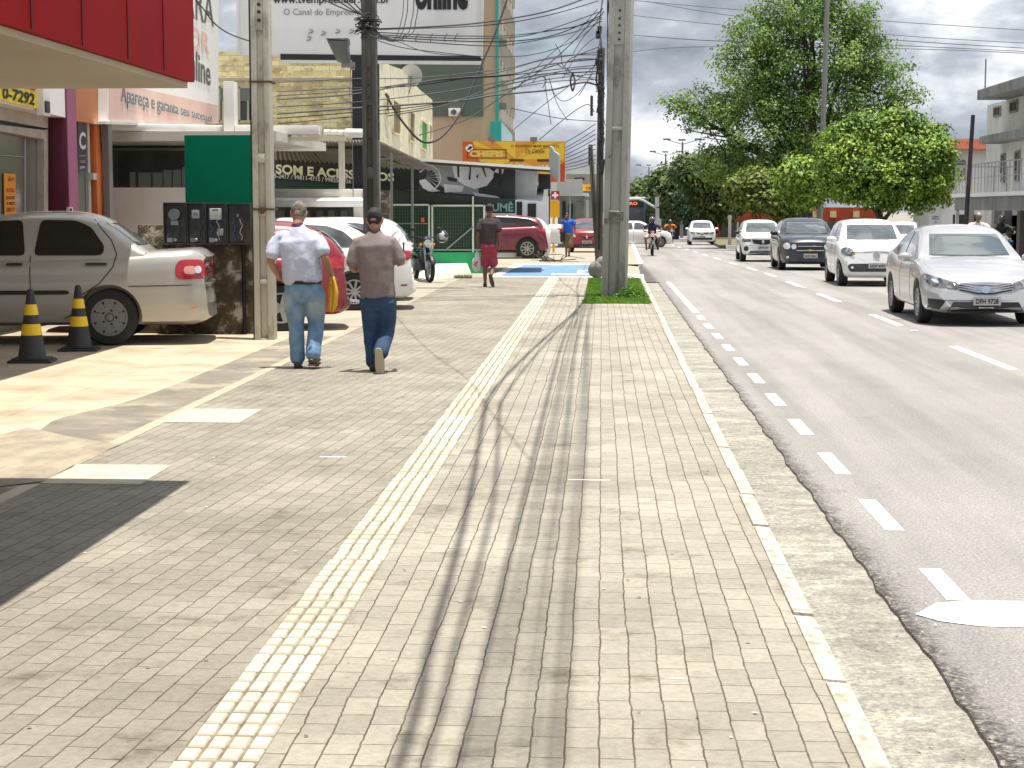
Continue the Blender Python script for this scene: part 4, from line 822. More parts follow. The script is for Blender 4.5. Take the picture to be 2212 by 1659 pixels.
b = MB(); b.prism([at(840, 442, YF+.1), at(1050, 444, YF+.1), at(1112, 431, YF+.1), at(880, 412, YF+.1), at(840, 408, YF+.1)], (0, .15, 0)); obj('dark_band', b, mat('band_dark', (.02, .026, .024), .6), sm)
# roof-mounted metal sheet
b = MB(); b.prism([at(1185, 372, 48), at(1206, 393, 48), at(1206, 335, 48), at(1203, 331, 48), at(1196, 327, 48), at(1192, 318, 48), at(1187, 315, 48)], (.05, .06, 0)); o = obj('metal_sheet', b, mat('galvanised', (.33, .36, .33), .5)); tag(o, 'ragged upright metal sheet standing before the orange restaurant board', 'metal sheet')

gw = thing('green_wall', 'low bright green wall with a sloping white ramp at its foot', 'wall', (xs(960, YF), YF, 0), world=True)
g0, g1 = zs(569, YF), zs(545, YF)
b = MB(); b.box(xs(840, YF), xs(1046, YF), YF-.1, YF+.1, 0, g1); obj('wall', b, mat('bright_green', (.015, .34, .13), .6, col2=(.012, .28, .11), ns=2), gw)
b = MB(); xa, xb = xs(905, YF), xs(1010, YF)
b.hexa([(xa, YF-5.6, 0), (xb-.5, YF-5.6, 0), (xb+.1, YF-.1, 0), (xa, YF-.1, 0)], [(xa, YF-5.5, .02), (xb-.55, YF-5.5, .02), (xb+.0, YF-.1, g0), (xa, YF-.1, g0)]); obj('ramp', b, mat('ramp_white', (.66, .63, .52), .8), gw)
fn = thing('mesh_fence', 'dark green mesh fence in white tube frames standing on the green wall', 'fence', (xs(945, YF), YF, g1), world=True)
M_tube = mat('white_tube', (.62, .66, .55), .5); zf = zs(442.5, YF)
xs_ = [xs(840, YF), xs(927, YF), xs(934, YF), xs(1022, YF), xs(1046, YF)]
b = MB(); b.bar((xs_[0], YF-.02, zf), (xs_[1], YF-.02, zf), .045); b.bar((xs_[2], YF-.02, zf-.02), (xs_[4], YF-.02, zf-.02), .045)
for x in xs_[1:]: b.bar((x, YF-.02, g1-.02), (x, YF-.02, zf), .045)
b.bar((xs(1022, YF), YF-.04, zs(424, YF)), (xs(1022, YF), YF-.04, g1), .04)
obj('frame', b, M_tube, fn)
b = MB()
b.bar((xs_[0], YF-.02, g1+.06), (xs_[4], YF-.02, g1+.06), .05); b.bar((xs(962, YF), YF-.04, g1+.05), (xs(1022, YF), YF-.04, zs(490, YF)), .04); b.bar((xs_[0], YF, zs(483, YF)), (xs_[1], YF, zs(483, YF)), .03); obj('brace', b, mat('tube_grey', (.24, .27, .24), .6), fn)
b = MB(); b.box(xs_[0], xs_[4], YF+.015, YF+.03, g1, zf-.03); ms = obj('mesh_panel', b, mat('mesh_green', (.018, .045, .026), .7), fn)
b = MB()
for x in np.arange(xs_[0], xs_[4], .07): b.box(x, x+.010, YF-.004, YF+.002, g1, zf-.03)
for z in np.arange(g1+.06, zf-.03, .085): b.box(xs_[0], xs_[4], YF+.003, YF+.009, z, z+.010)
obj('mesh_wires', b, mat('mesh_wire', (.065, .12, .08), .6), ms)
b = MB(); b.box(xs(910, YF), xs(917, YF), YF-.09, YF-.05, zs(480, YF), zs(470, YF)); o = obj('orange_tag', b, mat('tag_orange', (.7, .12, .02), .5), fn)
# shop sign UMÊ
b = MB(); a_, b_, c_, d_ = at(1050, 461, 51), at(1113, 461, 51), at(1113, 429, 51), at(1050, 426, 51); b.prism([a_, b_, c_, d_], (0, .1, 0)); so = obj('shop_sign', b, mat('sign_teal', (.008, .075, .05), .5)); tag(so, 'dark green shop sign ending in UMÊ above the maroon car', 'sign')
t = MB(); text_on(t, 'PERFUMÊ', (-.55, .12, .93, .80), a_, b_, c_, d_, bold=.03, off=.02); obj('lettering', t, mat('sign_pale_green', (.34, .50, .42), .5), so, fixn=False)
Y6 = 66.; b = MB(); b.box(xs(1045, Y6), xs(1185, Y6), Y6, Y6+.3, -.4, zs(425, Y6)); so2 = obj('perfume_shop_wall', b, mat('pale_blue_wall', (.50, .53, .58), .7, col2=(.6, .62, .66), ns=.8)); tag(so2, 'pale blue-grey shop wall behind the maroon car', 'wall')
b = MB(); b.box(xs(1140, Y6), xs(1158, Y6), Y6-.07, Y6, -.2, zs(440, Y6)); b.box(xs(1116, Y6), xs(1128, Y6), Y6-.07, Y6, -.2, zs(436, Y6)); obj('doorway', b, M_dark, so2)

# ---- orange restaurant billboard
YR = 70.
rb = thing('billboard', 'orange and yellow restaurant billboard with sunburst rays and a chef hat', 'billboard', (xs(1110, YR), YR, 2.8), world=True)
Q = [at(999, 393, YR), at(1220, 393, YR), at(1221, 305.5, YR), at(999, 304, YR)]
b = MB(); b.prism(Q, (0, .3, 0)); obj('board', b, mat('board_orange', (.72, .33, .03), .5), rb)
b = MB(); cx, cy = .52, .55
for k in range(16):
    a0 = k*2*math.pi/16; a1 = a0+.2
    P_ = [(cx, cy), (cx+1.0*math.cos(a0), cy+2.2*math.sin(a0)), (cx+1.0*math.cos(a1), cy+2.2*math.sin(a1))]
    P_ = [(min(.99, max(.01, x)), min(.98, max(.02, y))) for x, y in P_]
    shape_on(b, P_, *Q, off=.01)
obj('sun_rays', b, mat('ray_yellow', (.80, .52, .04), .5), rb, fixn=False)
b = MB(); shape_on(b, [(.0, 0), (.22, .0), (.24, .3), (.14, .6), (.10, .98), (0, .98)], *Q, off=.02); shape_on(b, [(.84, .0), (1, 0), (1, .5), (.9, .35)], *Q, off=.02); shape_on(b, [(0, 0), (1, 0), (1, .16), (0, .34)], *Q, off=.026)
obj('red_corner', b, mat('board_red', (.50, .055, .015), .5, col2=(.62, .14, .02), ns=1), rb, fixn=False)
b = MB(); 
for cx_, cy_, r_ in ((.05, .82, .022), (.075, .86, .024), (.085, .82, .02), (.06, .78, .02)): ring2_pts = [(cx_+r_*math.cos(a), cy_+2.4*r_*math.sin(a)) for a in np.linspace(0, 6.28, 14)[:-1]]; shape_on(b, ring2_pts, *Q, off=.04)
t = b; text_on(t, '24,99', (.47, .37, .60, .44), *Q, bold=.02, off=.045); text_on(t, '13,99', (.75, .33, .86, .42), *Q, bold=.02, off=.045); obj('chef_hat', t, mat('board_white', (.8, .8, .75), .5), rb, fixn=False)
t = MB(); text_on(t, "CHEFIS", (.07, .61, .40, .76), *Q, bold=.05, off=.035); obj('name_lettering', t, mat('board_cream', (.78, .62, .15), .5), rb, fixn=False)
t = MB(); text_on(t, 'O RODÍZIO MAIS BARATO', (.47, .85, .94, .92), *Q, bold=.015, off=.035); text_on(t, 'Da Cidade', (.61, .70, .80, .81), *Q, shear=.4, off=.035)
for x0_, x1_ in ((.045, .43),):
    for P_ in ([(x0_, .80), (x1_, .80), (x1_, .785), (x0_, .785)], [(x0_, .59), (x1_, .59), (x1_, .575), (x0_, .575)], [(x0_, .575), (x0_+.008, .575), (x0_+.008, .8), (x0_, .8)], [(x1_-.008, .575), (x1_, .575), (x1_, .8), (x1_-.008, .8)]): shape_on(t, P_, *Q, off=.036)
for x0_ in (.46, .73): shape_on(t, [(x0_, .50), (x0_+.14, .50), (x0_+.14, .56), (x0_, .56)], *Q, off=.036)
obj('dark_lettering', t, mat('board_brown', (.10, .03, .01), .5), rb, fixn=False)
b = MB()
for u in (1063, 1153): P_ = at(u, 303, YR-.4); b.box(P_.x-.14, P_.x+.14, YR-.6, YR-.3, P_.z-.05, P_.z+.12); b.bar(P_+Vector((0, 0, 0)), P_+Vector((0, .4, -.1)), .04)
obj('lamp', b, M_steel, rb)
for x_ in (Q[0].x+.3, Q[0].x+1.8): obj('post', MB().box(x_, x_+.2, YR+.3, YR+.5, -.3, 4.4), M_steel, rb)

# ---- pharmacy cross and yellow totem
P_ = [at(1190, 431, 76), at(1208.5, 431, 76), at(1208.5, 412.5, 76), at(1190, 412.5, 76)]
b = MB(); b.prism(P_, (0, .15, 0)); so = obj('pharmacy_sign', b, mat('cross_red', (.42, .012, .025), .5)); tag(so, 'square red sign with a white cross on a dark post', 'sign')
t = MB(); shape_on(t, [(.38, .14), (.62, .14), (.62, .38), (.86, .38), (.86, .62), (.62, .62), (.62, .86), (.38, .86), (.38, .62), (.14, .62), (.14, .38), (.38, .38)], *P_, off=.01); obj('cross', t, mat('cross_white', (.8, .8, .8)), so, fixn=False)
b = MB(); b.box(xs(1184, 76.2), xs(1188, 76.2), 76.1, 76.3, -.3, zs(405, 76)); b.box(xs(1188, 76.2), xs(1200, 76.2), 76.2, 76.25, zs(421, 76), zs(419, 76)); obj('post', b, M_black, so)
P_ = [at(1188.5, 470, 76), at(1208.5, 470, 76), at(1208.5, 433.5, 76), at(1188.5, 433.5, 76)]
b = MB(); b.prism(P_, (0, .2, 0)); b.box(P_[0].x+.1, P_[0].x+.2, 76.05, 76.15, -.3, P_[0].z); so = obj('totem_sign', b, mat('totem_yellow', (.74, .37, .01), .5)); tag(so, 'upright yellow totem with red lettering under the red cross sign', 'sign')
t = MB(); text_on(t, 'FARMA', (0, 0, 1, 1), Vector((P_[1].x-.05, 76, zs(468, 76))), Vector((P_[1].x-.05, 76, zs(440, 76))), Vector((P_[0].x+.1, 76, zs(440, 76))), Vector((P_[0].x+.1, 76, zs(468, 76))), bold=.03, off=-.01)
obj('lettering', t, mat('red_ink', (.42, .01, .03), .6), so, fixn=False)

# ---- farther frontages
def house(name, label, u0, u1, v_top, Y, depth, m, wins=(), roofm=None, cat='building'):
    t = thing(name, label, cat, (xs((u0+u1)/2, Y), Y, 0), world=True)
    b = MB(); b.box(xs(u0, Y), xs(u1, Y), Y, Y+depth, -1.5, zs(v_top, Y)); obj('wall', b, m, t)
    for a0, a1, w0, w1, mm in wins:
        b = MB(); b.box(xs(a0, Y), xs(a1, Y), Y-.05, Y, zs(w1, Y), zs(w0, Y)); obj('window', b, mm, t)
    if roofm: b = MB(); b.box(xs(u0, Y)-.2, xs(u1, Y)+.2, Y-.3, Y+depth, zs(v_top, Y), zs(v_top, Y)+.15); obj('roof', b, roofm, t)
    return t
M_far1 = mat('far_tan', (.26, .235, .19), .85, col2=(.33, .30, .25), ns=.5); M_far2 = mat('far_white', (.50, .52, .54), .8, col2=(.40, .42, .44), ns=.6, nd=8); M_far3 = mat('far_blue_grey', (.22, .25, .28), .8, col2=(.12, .14, .15), ns=1.2, nd=8)
house('far_building', 'tan flat-roofed building far down the street', 1222, 1290, 376, 125, 10, M_far1, [(1240, 1262, 384, 389, M_dark)])
house('far_shop', 'pale far shopfront under the white banner board', 1205, 1262, 423, 92, 8, M_far3, [(1215, 1222, 435, 480, M_dark), (1228, 1238, 440, 480, M_pane), (1243, 1256, 436, 480, M_sh)], W_white2)
house('far_shop', 'far grey shopfront with pale pillars by the leaning dark poles', 1262, 1300, 412, 104, 8, M_far3, [(1266, 1272, 432, 470, M_far2), (1280, 1288, 436, 470, M_far2)])
b = MB(); b.prism([at(1202, 424, 88), at(1259, 420, 88), at(1258, 386, 88), at(1203, 389, 88)], (0, .2, 0)); b.box(xs(1230, 88), xs(1232, 88), 88.2, 88.4, 0, zs(395, 88)); o = obj('blank_board', b, M_far2); tag(o, 'blank white banner board beyond the pharmacy cross', 'board')
P_ = [at(1258, 412, 96), at(1281, 412, 96), at(1281, 398, 96), at(1258, 398, 96)]
b = MB(); b.prism(P_, (0, .2, 0)); b.box(xs(1269, 96), xs(1270, 96), 96.2, 96.4, 0, zs(405, 96)); o = obj('yellow_sign', b, mat('far_sign_yellow', (.70, .42, .02), .5)); tag(o, 'small yellow sign with red marks far down the street', 'sign')
t = MB(); text_on(t, 'COM', (.3, .15, .9, .6), *P_, off=.02, bold=.04); obj('lettering', t, mat('red_ink', (.42, .01, .03), .6), o, fixn=False)
# ---- traffic cones
M_cy = mat('cone_yellow', (.78, .50, .01), .4); M_ck = mat('cone_black', (.016, .018, .020), .55, col2=(.03, .032, .034), ns=6)
for u, v, s_, lb in ((70, 782, 1.0, 'nearer of the two black and yellow traffic cones'), (172, 757, .97, 'farther traffic cone, standing by the rear wheel of the silver-beige sedan')):
    p = gr(u, v); t = thing('traffic_cone', lb, 'traffic cone', (p.x, p.y, 0), R(8), 'traffic cones by the parked sedan'); t.scale = (s_,)*3
    rr = lambda z: .150-.118*(z-.05)/.76
    b = MB(); b.box(-.235, .235, -.20, .20, 0, .03); b.box(-.20, .20, -.17, .17, .03, .05); obj('base', b, M_ck, t, bevel=.012)
    b = MB(); b.lathe([(0, .05), (.155, .05), (.15, .07), (rr(.78), .78), (rr(.80)*.7, .80), (0, .80)], 28); bd = obj('body', b, M_ck, t, smooth=True)
    for z0, z1 in ((.30, .42), (.52, .635)): b = MB(); b.lathe([(rr(z0)-.01, z0), (rr(z0)+.003, z0), (rr(z1)+.003, z1), (rr(z1)-.01, z1)], 28, closed=True); obj('stripe', b, M_cy, bd, smooth=True)
# ================================================================== vehicles
M_tyre = mat('tyre_rubber', (.018, .018, .018), .85); M_rimS = mat('rim_silver', (.42, .42, .42), .35, metal=.7); M_rimD = mat('rim_dark', (.02, .02, .022), .5)
M_carglass = mat('car_glass', (.055, .068, .07), .06, spec=1., coat=1.); M_glassdark = mat('car_glass_dark', (.010, .009, .009), .05, spec=.5)
M_trim = mat('black_trim', (.014, .014, .015), .5); M_chrome = mat('chrome', (.62, .62, .64), .15, metal=1.); M_lamp = mat('headlamp', (.20, .215, .23), .06, spec=1., col2=(.015, .018, .02), ns=12, nd=2); M_lampw = mat('lamp_reflector', (.72, .74, .75), .15, metal=.6)
M_tail = mat('tail_lamp', (.36, .008, .015), .15, spec=.8); M_plate = mat('plate_grey', (.42, .42, .41), .5); M_pink = mat('tail_clear', (.62, .30, .28), .15)
M_orange = mat('indicator', (.7, .25, .04), .3)
def interp(pts, s):
    xs_ = [p[0] for p in pts]; ys_ = [p[1] for p in pts]
    if s <= xs_[0]: return ys_[0]
    if s >= xs_[-1]: return ys_[-1]
    for i in range(len(pts)-1):
        if xs_[i] <= s <= xs_[i+1]:
            h = xs_[i+1]-xs_[i]; t = (s-xs_[i])/h
            d = [(ys_[j+1]-ys_[j])/(xs_[j+1]-xs_[j]) for j in range(len(pts)-1)]
            m0 = d[i] if i == 0 else ((d[i-1]+d[i])/2 if d[i-1]*d[i] > 0 else 0)
            m1 = d[i] if i == len(d)-1 else ((d[i]+d[i+1])/2 if d[i]*d[i+1] > 0 else 0)
            return (2*t**3-3*t*t+1)*ys_[i]+(t**3-2*t*t+t)*h*m0+(-2*t**3+3*t*t)*ys_[i+1]+(t**3-t*t)*h*m1
def chaikin(P, n=1):
    for _ in range(n):
        Q = []
        for i in range(len(P)):
            a, b = P[i], P[(i+1) % len(P)]
            Q += [(a[0]*.75+b[0]*.25, a[1]*.75+b[1]*.25), (a[0]*.25+b[0]*.75, a[1]*.25+b[1]*.75)]
        P = Q
    return P
def rounded(P, r):
    Q = []; n = len(P)
    for i in range(n):
        p, a, b = P[i], P[i-1], P[(i+1) % n]; la = math.hypot(a[0]-p[0], a[1]-p[1]); lb = math.hypot(b[0]-p[0], b[1]-p[1]); ra = min(r, la*.42)/max(la, 1e-6); rb = min(r, lb*.42)/max(lb, 1e-6)
        A = (p[0]+(a[0]-p[0])*ra, p[1]+(a[1]-p[1])*ra); B = (p[0]+(b[0]-p[0])*rb, p[1]+(b[1]-p[1])*rb)
        Q += [A, (A[0]*.25+p[0]*.5+B[0]*.25, A[1]*.25+p[1]*.5+B[1]*.25), B]
    return Q
PL = {'front': (Vector((0, -9, 0)), Vector((0, 1, 0)), lambda p: Vector((p[0], 0, p[1]))), 'rear': (Vector((0, 9, 0)), Vector((0, -1, 0)), lambda p: Vector((p[0], 0, p[1]))),
      'left': (Vector((-9, 0, 0)), Vector((1, 0, 0)), lambda p: Vector((0, p[0], p[1]))), 'right': (Vector((9, 0, 0)), Vector((-1, 0, 0)), lambda p: Vector((0, p[0], p[1])))}
def decal(bvh, P, side, off=.006, smooth=1, step=.07, rings=5):
    """a thin shell lying on the body, outline P in the side or front view"""
    org, d, f = PL[side]
    if off == .006: off = .012
    if smooth: P = rounded(P, .05*smooth)
    D = []
    for i in range(len(P)):
        a, b = P[i], P[(i+1) % len(P)]; n = max(1, int(math.hypot(a[0]-b[0], a[1]-b[1])/step))
        D += [(a[0]+(b[0]-a[0])*k/n, a[1]+(b[1]-a[1])*k/n) for k in range(n)]
    cx = sum(p[0] for p in D)/len(D); cy = sum(p[1] for p in D)/len(D); mb = MB(); last = [None]
    def hit(p):
        o = org+f(p); r = bvh.ray_cast(o, d)
        if r[0] is None:
            for k in range(1, 25):
                r = bvh.ray_cast(org+f((p[0]+(cx-p[0])*k/25, p[1]+(cy-p[1])*k/25)), d)
                if r[0] is not None: break
            if r[0] is None: return f(p)
        return r[0]-d*off
    n = len(D); R_ = []
    for k in range(rings):
        t = 1-k/rings; R_.append([hit((cx+(p[0]-cx)*t, cy+(p[1]-cy)*t)) for p in D])
    v = [q+d*(off+.015) for q in R_[0]]
    for r in R_: v += r
    v.append(hit((cx, cy))); fs = []
    for k in range(rings):
        for i in range(n): fs.append((k*n+i, k*n+(i+1) % n, (k+1)*n+(i+1) % n, (k+1)*n+i))
    for i in range(n): fs.append((rings*n+i, rings*n+(i+1) % n, (rings+1)*n))
    mb.add(v, fs); return mb
def gap(bvh, pts, side, w=.012, off=.003):
    org, d, f = PL[side]; mb = MB()
    D = []
    for a, b in zip(pts, pts[1:]):
        n = max(1, int(math.hypot(a[0]-b[0], a[1]-b[1])/.06)); D += [(a[0]+(b[0]-a[0])*k/n, a[1]+(b[1]-a[1])*k/n) for k in range(n)]
    D.append(pts[-1]); H_ = []
    for i, p in enumerate(D):
        a = D[max(0, i-1)]; b = D[min(len(D)-1, i+1)]; l_ = math.hypot(b[0]-a[0], b[1]-a[1]) or 1; nx, ny = -(b[1]-a[1])/l_*w/2, (b[0]-a[0])/l_*w/2
        for s_ in (-1, 1):
            h = bvh.ray_cast(org+f((p[0]+nx*s_, p[1]+ny*s_)), d); H_.append((h[0] if h[0] is not None else (H_[-2] if len(H_) > 1 else f(p)))-d*off)
    mb.add(H_, [(2*i, 2*i+1, 2*i+3, 2*i+2) for i in range(len(D)-1)]); return mb
def wheel(par, x, y, r, wd, out, style='alloy', rim=None):
    w = bpy.data.objects.new('wheel', None); COL.objects.link(w); w.parent = par; w.location = (x, y, r); w.rotation_euler = (0, 0, 0 if out > 0 else math.pi)
    h = wd/2; rr = r*.66
    b = MB(); b.lathe([(rr, -h), (r*.93, -h), (r, -h*.7), (r, h*.7), (r*.93, h), (rr, h), (rr*.97, h*.6), (rr*.97, -h)], 30, axis='X', closed=True); obj('tyre', b, M_tyre, w, smooth=True)
    b = MB(); b.lathe([(0, h*.35), (rr*.96, h*.35), (rr*.96, h*.15), (0, h*.15)], 24, axis='X'); bk = obj('rim_back', b, M_rimD, w)
    b = MB(); b.lathe([(rr*1.0, h*.98), (rr*.90, h*.98), (rr*.88, h*.4), (rr*.99, h*.4)], 30, axis='X', closed=True)
    b.lathe([(0, h*.85), (rr*.2, h*.8), (rr*.24, h*.4), (0, h*.4)], 14, axis='X')
    if style == 'cap':
        b.lathe([(rr*.24, h*.83), (rr*.60, h*.86), (rr*.60, h*.6), (rr*.24, h*.6)], 24, axis='X', closed=True); n = 8; a_w = .27; r0 = .58
    else: n = {'alloy': 5, 'multi': 9, 'twin': 10}.get(style, 5); a_w = {'alloy': .18, 'multi': .09, 'twin': .10}.get(style, .2); r0 = .15
    for k in range(n):
        a = 2*math.pi*k/n; p = []
        for q, rd in ((-1, r0), (-1, .93), (1, .93), (1, r0)):
            ww = rr*a_w*(1.0 if rd > .5 else .8); p.append((rd*rr*math.cos(a)-q*ww*math.sin(a), rd*rr*math.sin(a)+q*ww*math.cos(a)))
        b.hexa([(h*.45, c[0], c[1]) for c in p], [(h*.86, c[0], c[1]) for c in p])
    obj('rim', b, rim or M_rimS, w, smooth=True, sharp=30)
    if style == 'cap':
        b = MB()
        for k in range(5): a = 2*math.pi*k/5; b.lathe([(0, h*.84), (rr*.07, h*.9), (rr*.07, h*.9), (0, h*.9)], 6, (0, .38*rr*math.cos(a), .38*rr*math.sin(a)), 'X')
        obj('bolts', b, M_trim, w)
    return w
def paint(name, col, metal=0., rough=.35):
    return mat(name, col, rough, metal=metal, coat=.8)
def car(name, label, loc, rotz, S, pm, cat='car'):
    """S: the car's measures; s runs from the nose (0) to the tail (L)"""
    t = thing(name, label, cat, loc, rotz); L_, W_, Ht = S['L'], S['W'], S['H']; wr = S.get('wr', .315); fo = S['fo']; wb = S['wb']; zb = S.get('zb', .2)
    top = S['top']; roof = S['roof']; tum = S.get('tum', .17); kf = S.get('kf', .22); kr = S.get('kr', .16)
    Y = lambda s: s-L_/2
    def hw(s):
        w = W_/2
        a = max(0, 1-s/.75); c = max(0, 1-(L_-s)/.6); return w*(1-kf*a**3.0-kr*c**3.0)
    st = [0, .03, .08, .16, .28, .42]+list(np.arange(.58, L_-.5, .16))+[L_-.42, L_-.28, L_-.16, L_-.08, L_-.03, L_]
    rings = []
    lf, lr = S.get('lean_f', .35), S.get('lean_r', .18)
    for s in st:
        zt = interp(top, s); w = hw(s); e = min(s, L_-s); rise = .10*max(0, 1-e/.16)**2; z0 = zb+rise*.8; cr = S.get('crown', .04)
        half = [(0, z0), (w*.80, z0), (w*.93, z0+.04), (w*.975, z0+.12), (w*.99, z0+.24), (w*1.0, .55*(z0+zt)), (w*.995, zt-.22), (w*.975, zt-.12), (w*.955, zt-.05), (w*.90, zt-.008), (w*.80, zt+.012), (w*.4, zt+cr*.8), (0, zt+cr)]
        ff = max(0, 1-s/.9); fr = max(0, 1-(L_-s)/.7)
        def yy(x, z):
            u = abs(x)/(W_/2); bow = .16*u**3*ff-.12*u**3*fr
            return Y(s)+lf*max(0, z-.42)*ff**2-lr*max(0, z-.5)*fr**2+bow+(.07*ff-.06*fr)*max(0, (.32-z)/.15)
        r = [(x, yy(x, z), z) for x, z in half]+[(-x, yy(x, z), z) for x, z in half[-2:0:-1]]
        rings.append(r)
    b = MB(); b.loft(rings); low = mesh_of('body', b, [pm, M_trim])
    for p in low.polygons:
        if p.center.z < zb+.035 or (S.get('clad') and p.center.z < zb+S['clad']): p.material_index = 1
    lo = put('tmp', low)
    cut = MB()
    for yc in (Y(fo), Y(fo+wb)):
        for sx in (-1, 1):
            x0, x1 = sx*(W_/2-.26), sx*(W_/2+.2); cut.lathe([(0, x0), (wr*1.17, x0), (wr*1.17, x1), (0, x1)], 26, (0, yc, wr), 'X')
    cme = mesh_of('cut', cut, [pm, M_trim]); bmx = bmesh.new(); bmx.from_mesh(cme); bmesh.ops.recalc_face_normals(bmx, faces=bmx.faces); bmx.to_mesh(cme); bmx.free()
    bmx = bmesh.new(); bmx.from_mesh(low); bmesh.ops.recalc_face_normals(bmx, faces=bmx.faces); bmx.to_mesh(low); bmx.free()
    for p in cme.polygons: p.material_index = 1
    co = put('cut', cme); md = lo.modifiers.new('b', 'BOOLEAN'); md.object = co; md.operation = 'DIFFERENCE'; md.solver = 'EXACT'
    dg = bpy.context.evaluated_depsgraph_get(); me = bpy.data.meshes.new_from_object(lo.evaluated_get(dg))
    bpy.data.objects.remove(lo); bpy.data.objects.remove(co)
    # cabin
    g0, g3 = roof[0][0], roof[-1][0]; gst = sorted(set([g0, g0+.03]+list(np.arange(g0+.12, g3-.05, .12))+[g3-.03, g3]+[p[0] for p in roof])); rings = []
    for s in gst:
        zr = max(interp(roof, s), interp(top, s)+.01); be = interp(top, s)-.05; w0 = hw(s)*.925; rel = min(1, max(.02, (zr-be)/(Ht-be)))
        ws = lambda z: w0-tum*max(0, (z-be))/(Ht-be)*(1+.35*max(0, (z-be)/(Ht-be)))
        k = min(.07, (zr-be)*.35); half = [(0, be-.1), (w0, be-.1), (w0, be), (ws(be+(zr-be)*.5), be+(zr-be)*.5), (ws(zr-k), zr-k), (ws(zr)-.03*rel, zr-k*.35), (ws(zr)-.09*rel, zr-k*.05), ((ws(zr))*.55, zr+.022*rel), (0, zr+.032*rel)]
        bowf = lambda x: .10*(x/(W_/2))**2*(1 if s < g0+1.2 else (-1 if s > g3-.8 else 0))*(1-rel*.5)
        rings.append([(x, Y(s)+bowf(x), z) for x, z in half]+[(-x, Y(s)+bowf(x), z) for x, z in half[-2:0:-1]])
    g = MB(); g.loft(rings)
    bm = bmesh.new(); bm.from_mesh(me); gm = mesh_of('g', g, [pm, M_trim]); bm.from_mesh(gm); bmesh.ops.recalc_face_normals(bm, faces=bm.faces); bm.to_mesh(me); bm.free()
    me.materials.clear(); me.materials.append(pm); me.materials.append(M_trim)
    me.polygons.foreach_set('use_smooth', [True]*len(me.polygons)); me.set_sharp_from_angle(angle=R(40)); me.name = 'body'
    put('body', me, t)
    bvh = BVHTree.FromPolygons([v.co.copy() for v in me.vertices], [tuple(p.vertices) for p in me.polygons])
    for wy in (fo, fo+wb):
        for sx in (-1, 1): wheel(t, sx*(W_/2-.115), Y(wy), wr, .20, sx, S.get('style', 'alloy'), S.get('rim'))
    for nm, side, P, m, off, sm in S['decals']:
        P = [((q[0], q[1]) if side in ('front', 'rear') else (Y(q[0]), q[1])) for q in P]
        obj(nm, decal(bvh, P, side, off, sm), m, t, smooth=True, fixn=True, sharp=30)
    # mirrors
    mz, ms = S.get('mir', (None, None))
    if mz:
        for sx in (-1, 1):
            w0 = hw(ms)*.93; b = MB(); b.sphere((sx*(w0+.14), Y(ms), mz), (.115, .06, .07), 12, 8); b.bar((sx*(w0-.02), Y(ms)+.02, mz-.07), (sx*(w0+.12), Y(ms)+.01, mz-.05), .05, .03)
            obj('mirror', b, S.get('mirm', pm), t, smooth=True)
    for fn in S.get('extra', ()): fn(t, bvh, Y)
    return t
def sidewin(name, pts, m=None, off=.006): return [(name, sd, pts, m or M_carglass, off, 1) for sd in ('left', 'right')]
def mirr(nm, side, P, m, off=.008, sm=1): return [(nm, side, P, m, off, sm), (nm, side, [(-x, z) for x, z in reversed(P)], m, off, sm)]
def plate_text(t, s, bvh, y0, z0, w, h, side=-1, m=None):
    a, b_, c_, d_ = Vector((-w/2, y0, z0)), Vector((w/2, y0, z0)), Vector((w/2, y0, z0+h)), Vector((-w/2, y0, z0+h))
    b = MB(); b.prism([a, b_, c_, d_], (0, .02, 0)); p = obj('plate', b, m or M_plate, t)
    tb = MB(); text_on(tb, s, (.08, .14, .92, .72), a, b_, c_, d_, bold=.03, off=.004); obj('plate_number', tb, M_ink, p, fixn=False)
def line_s(s0, s1, z0, z1, w=.012): return [(s0, z0), (s1, z1), (s1+w, z1), (s0+w, z0)]

RD = -.08
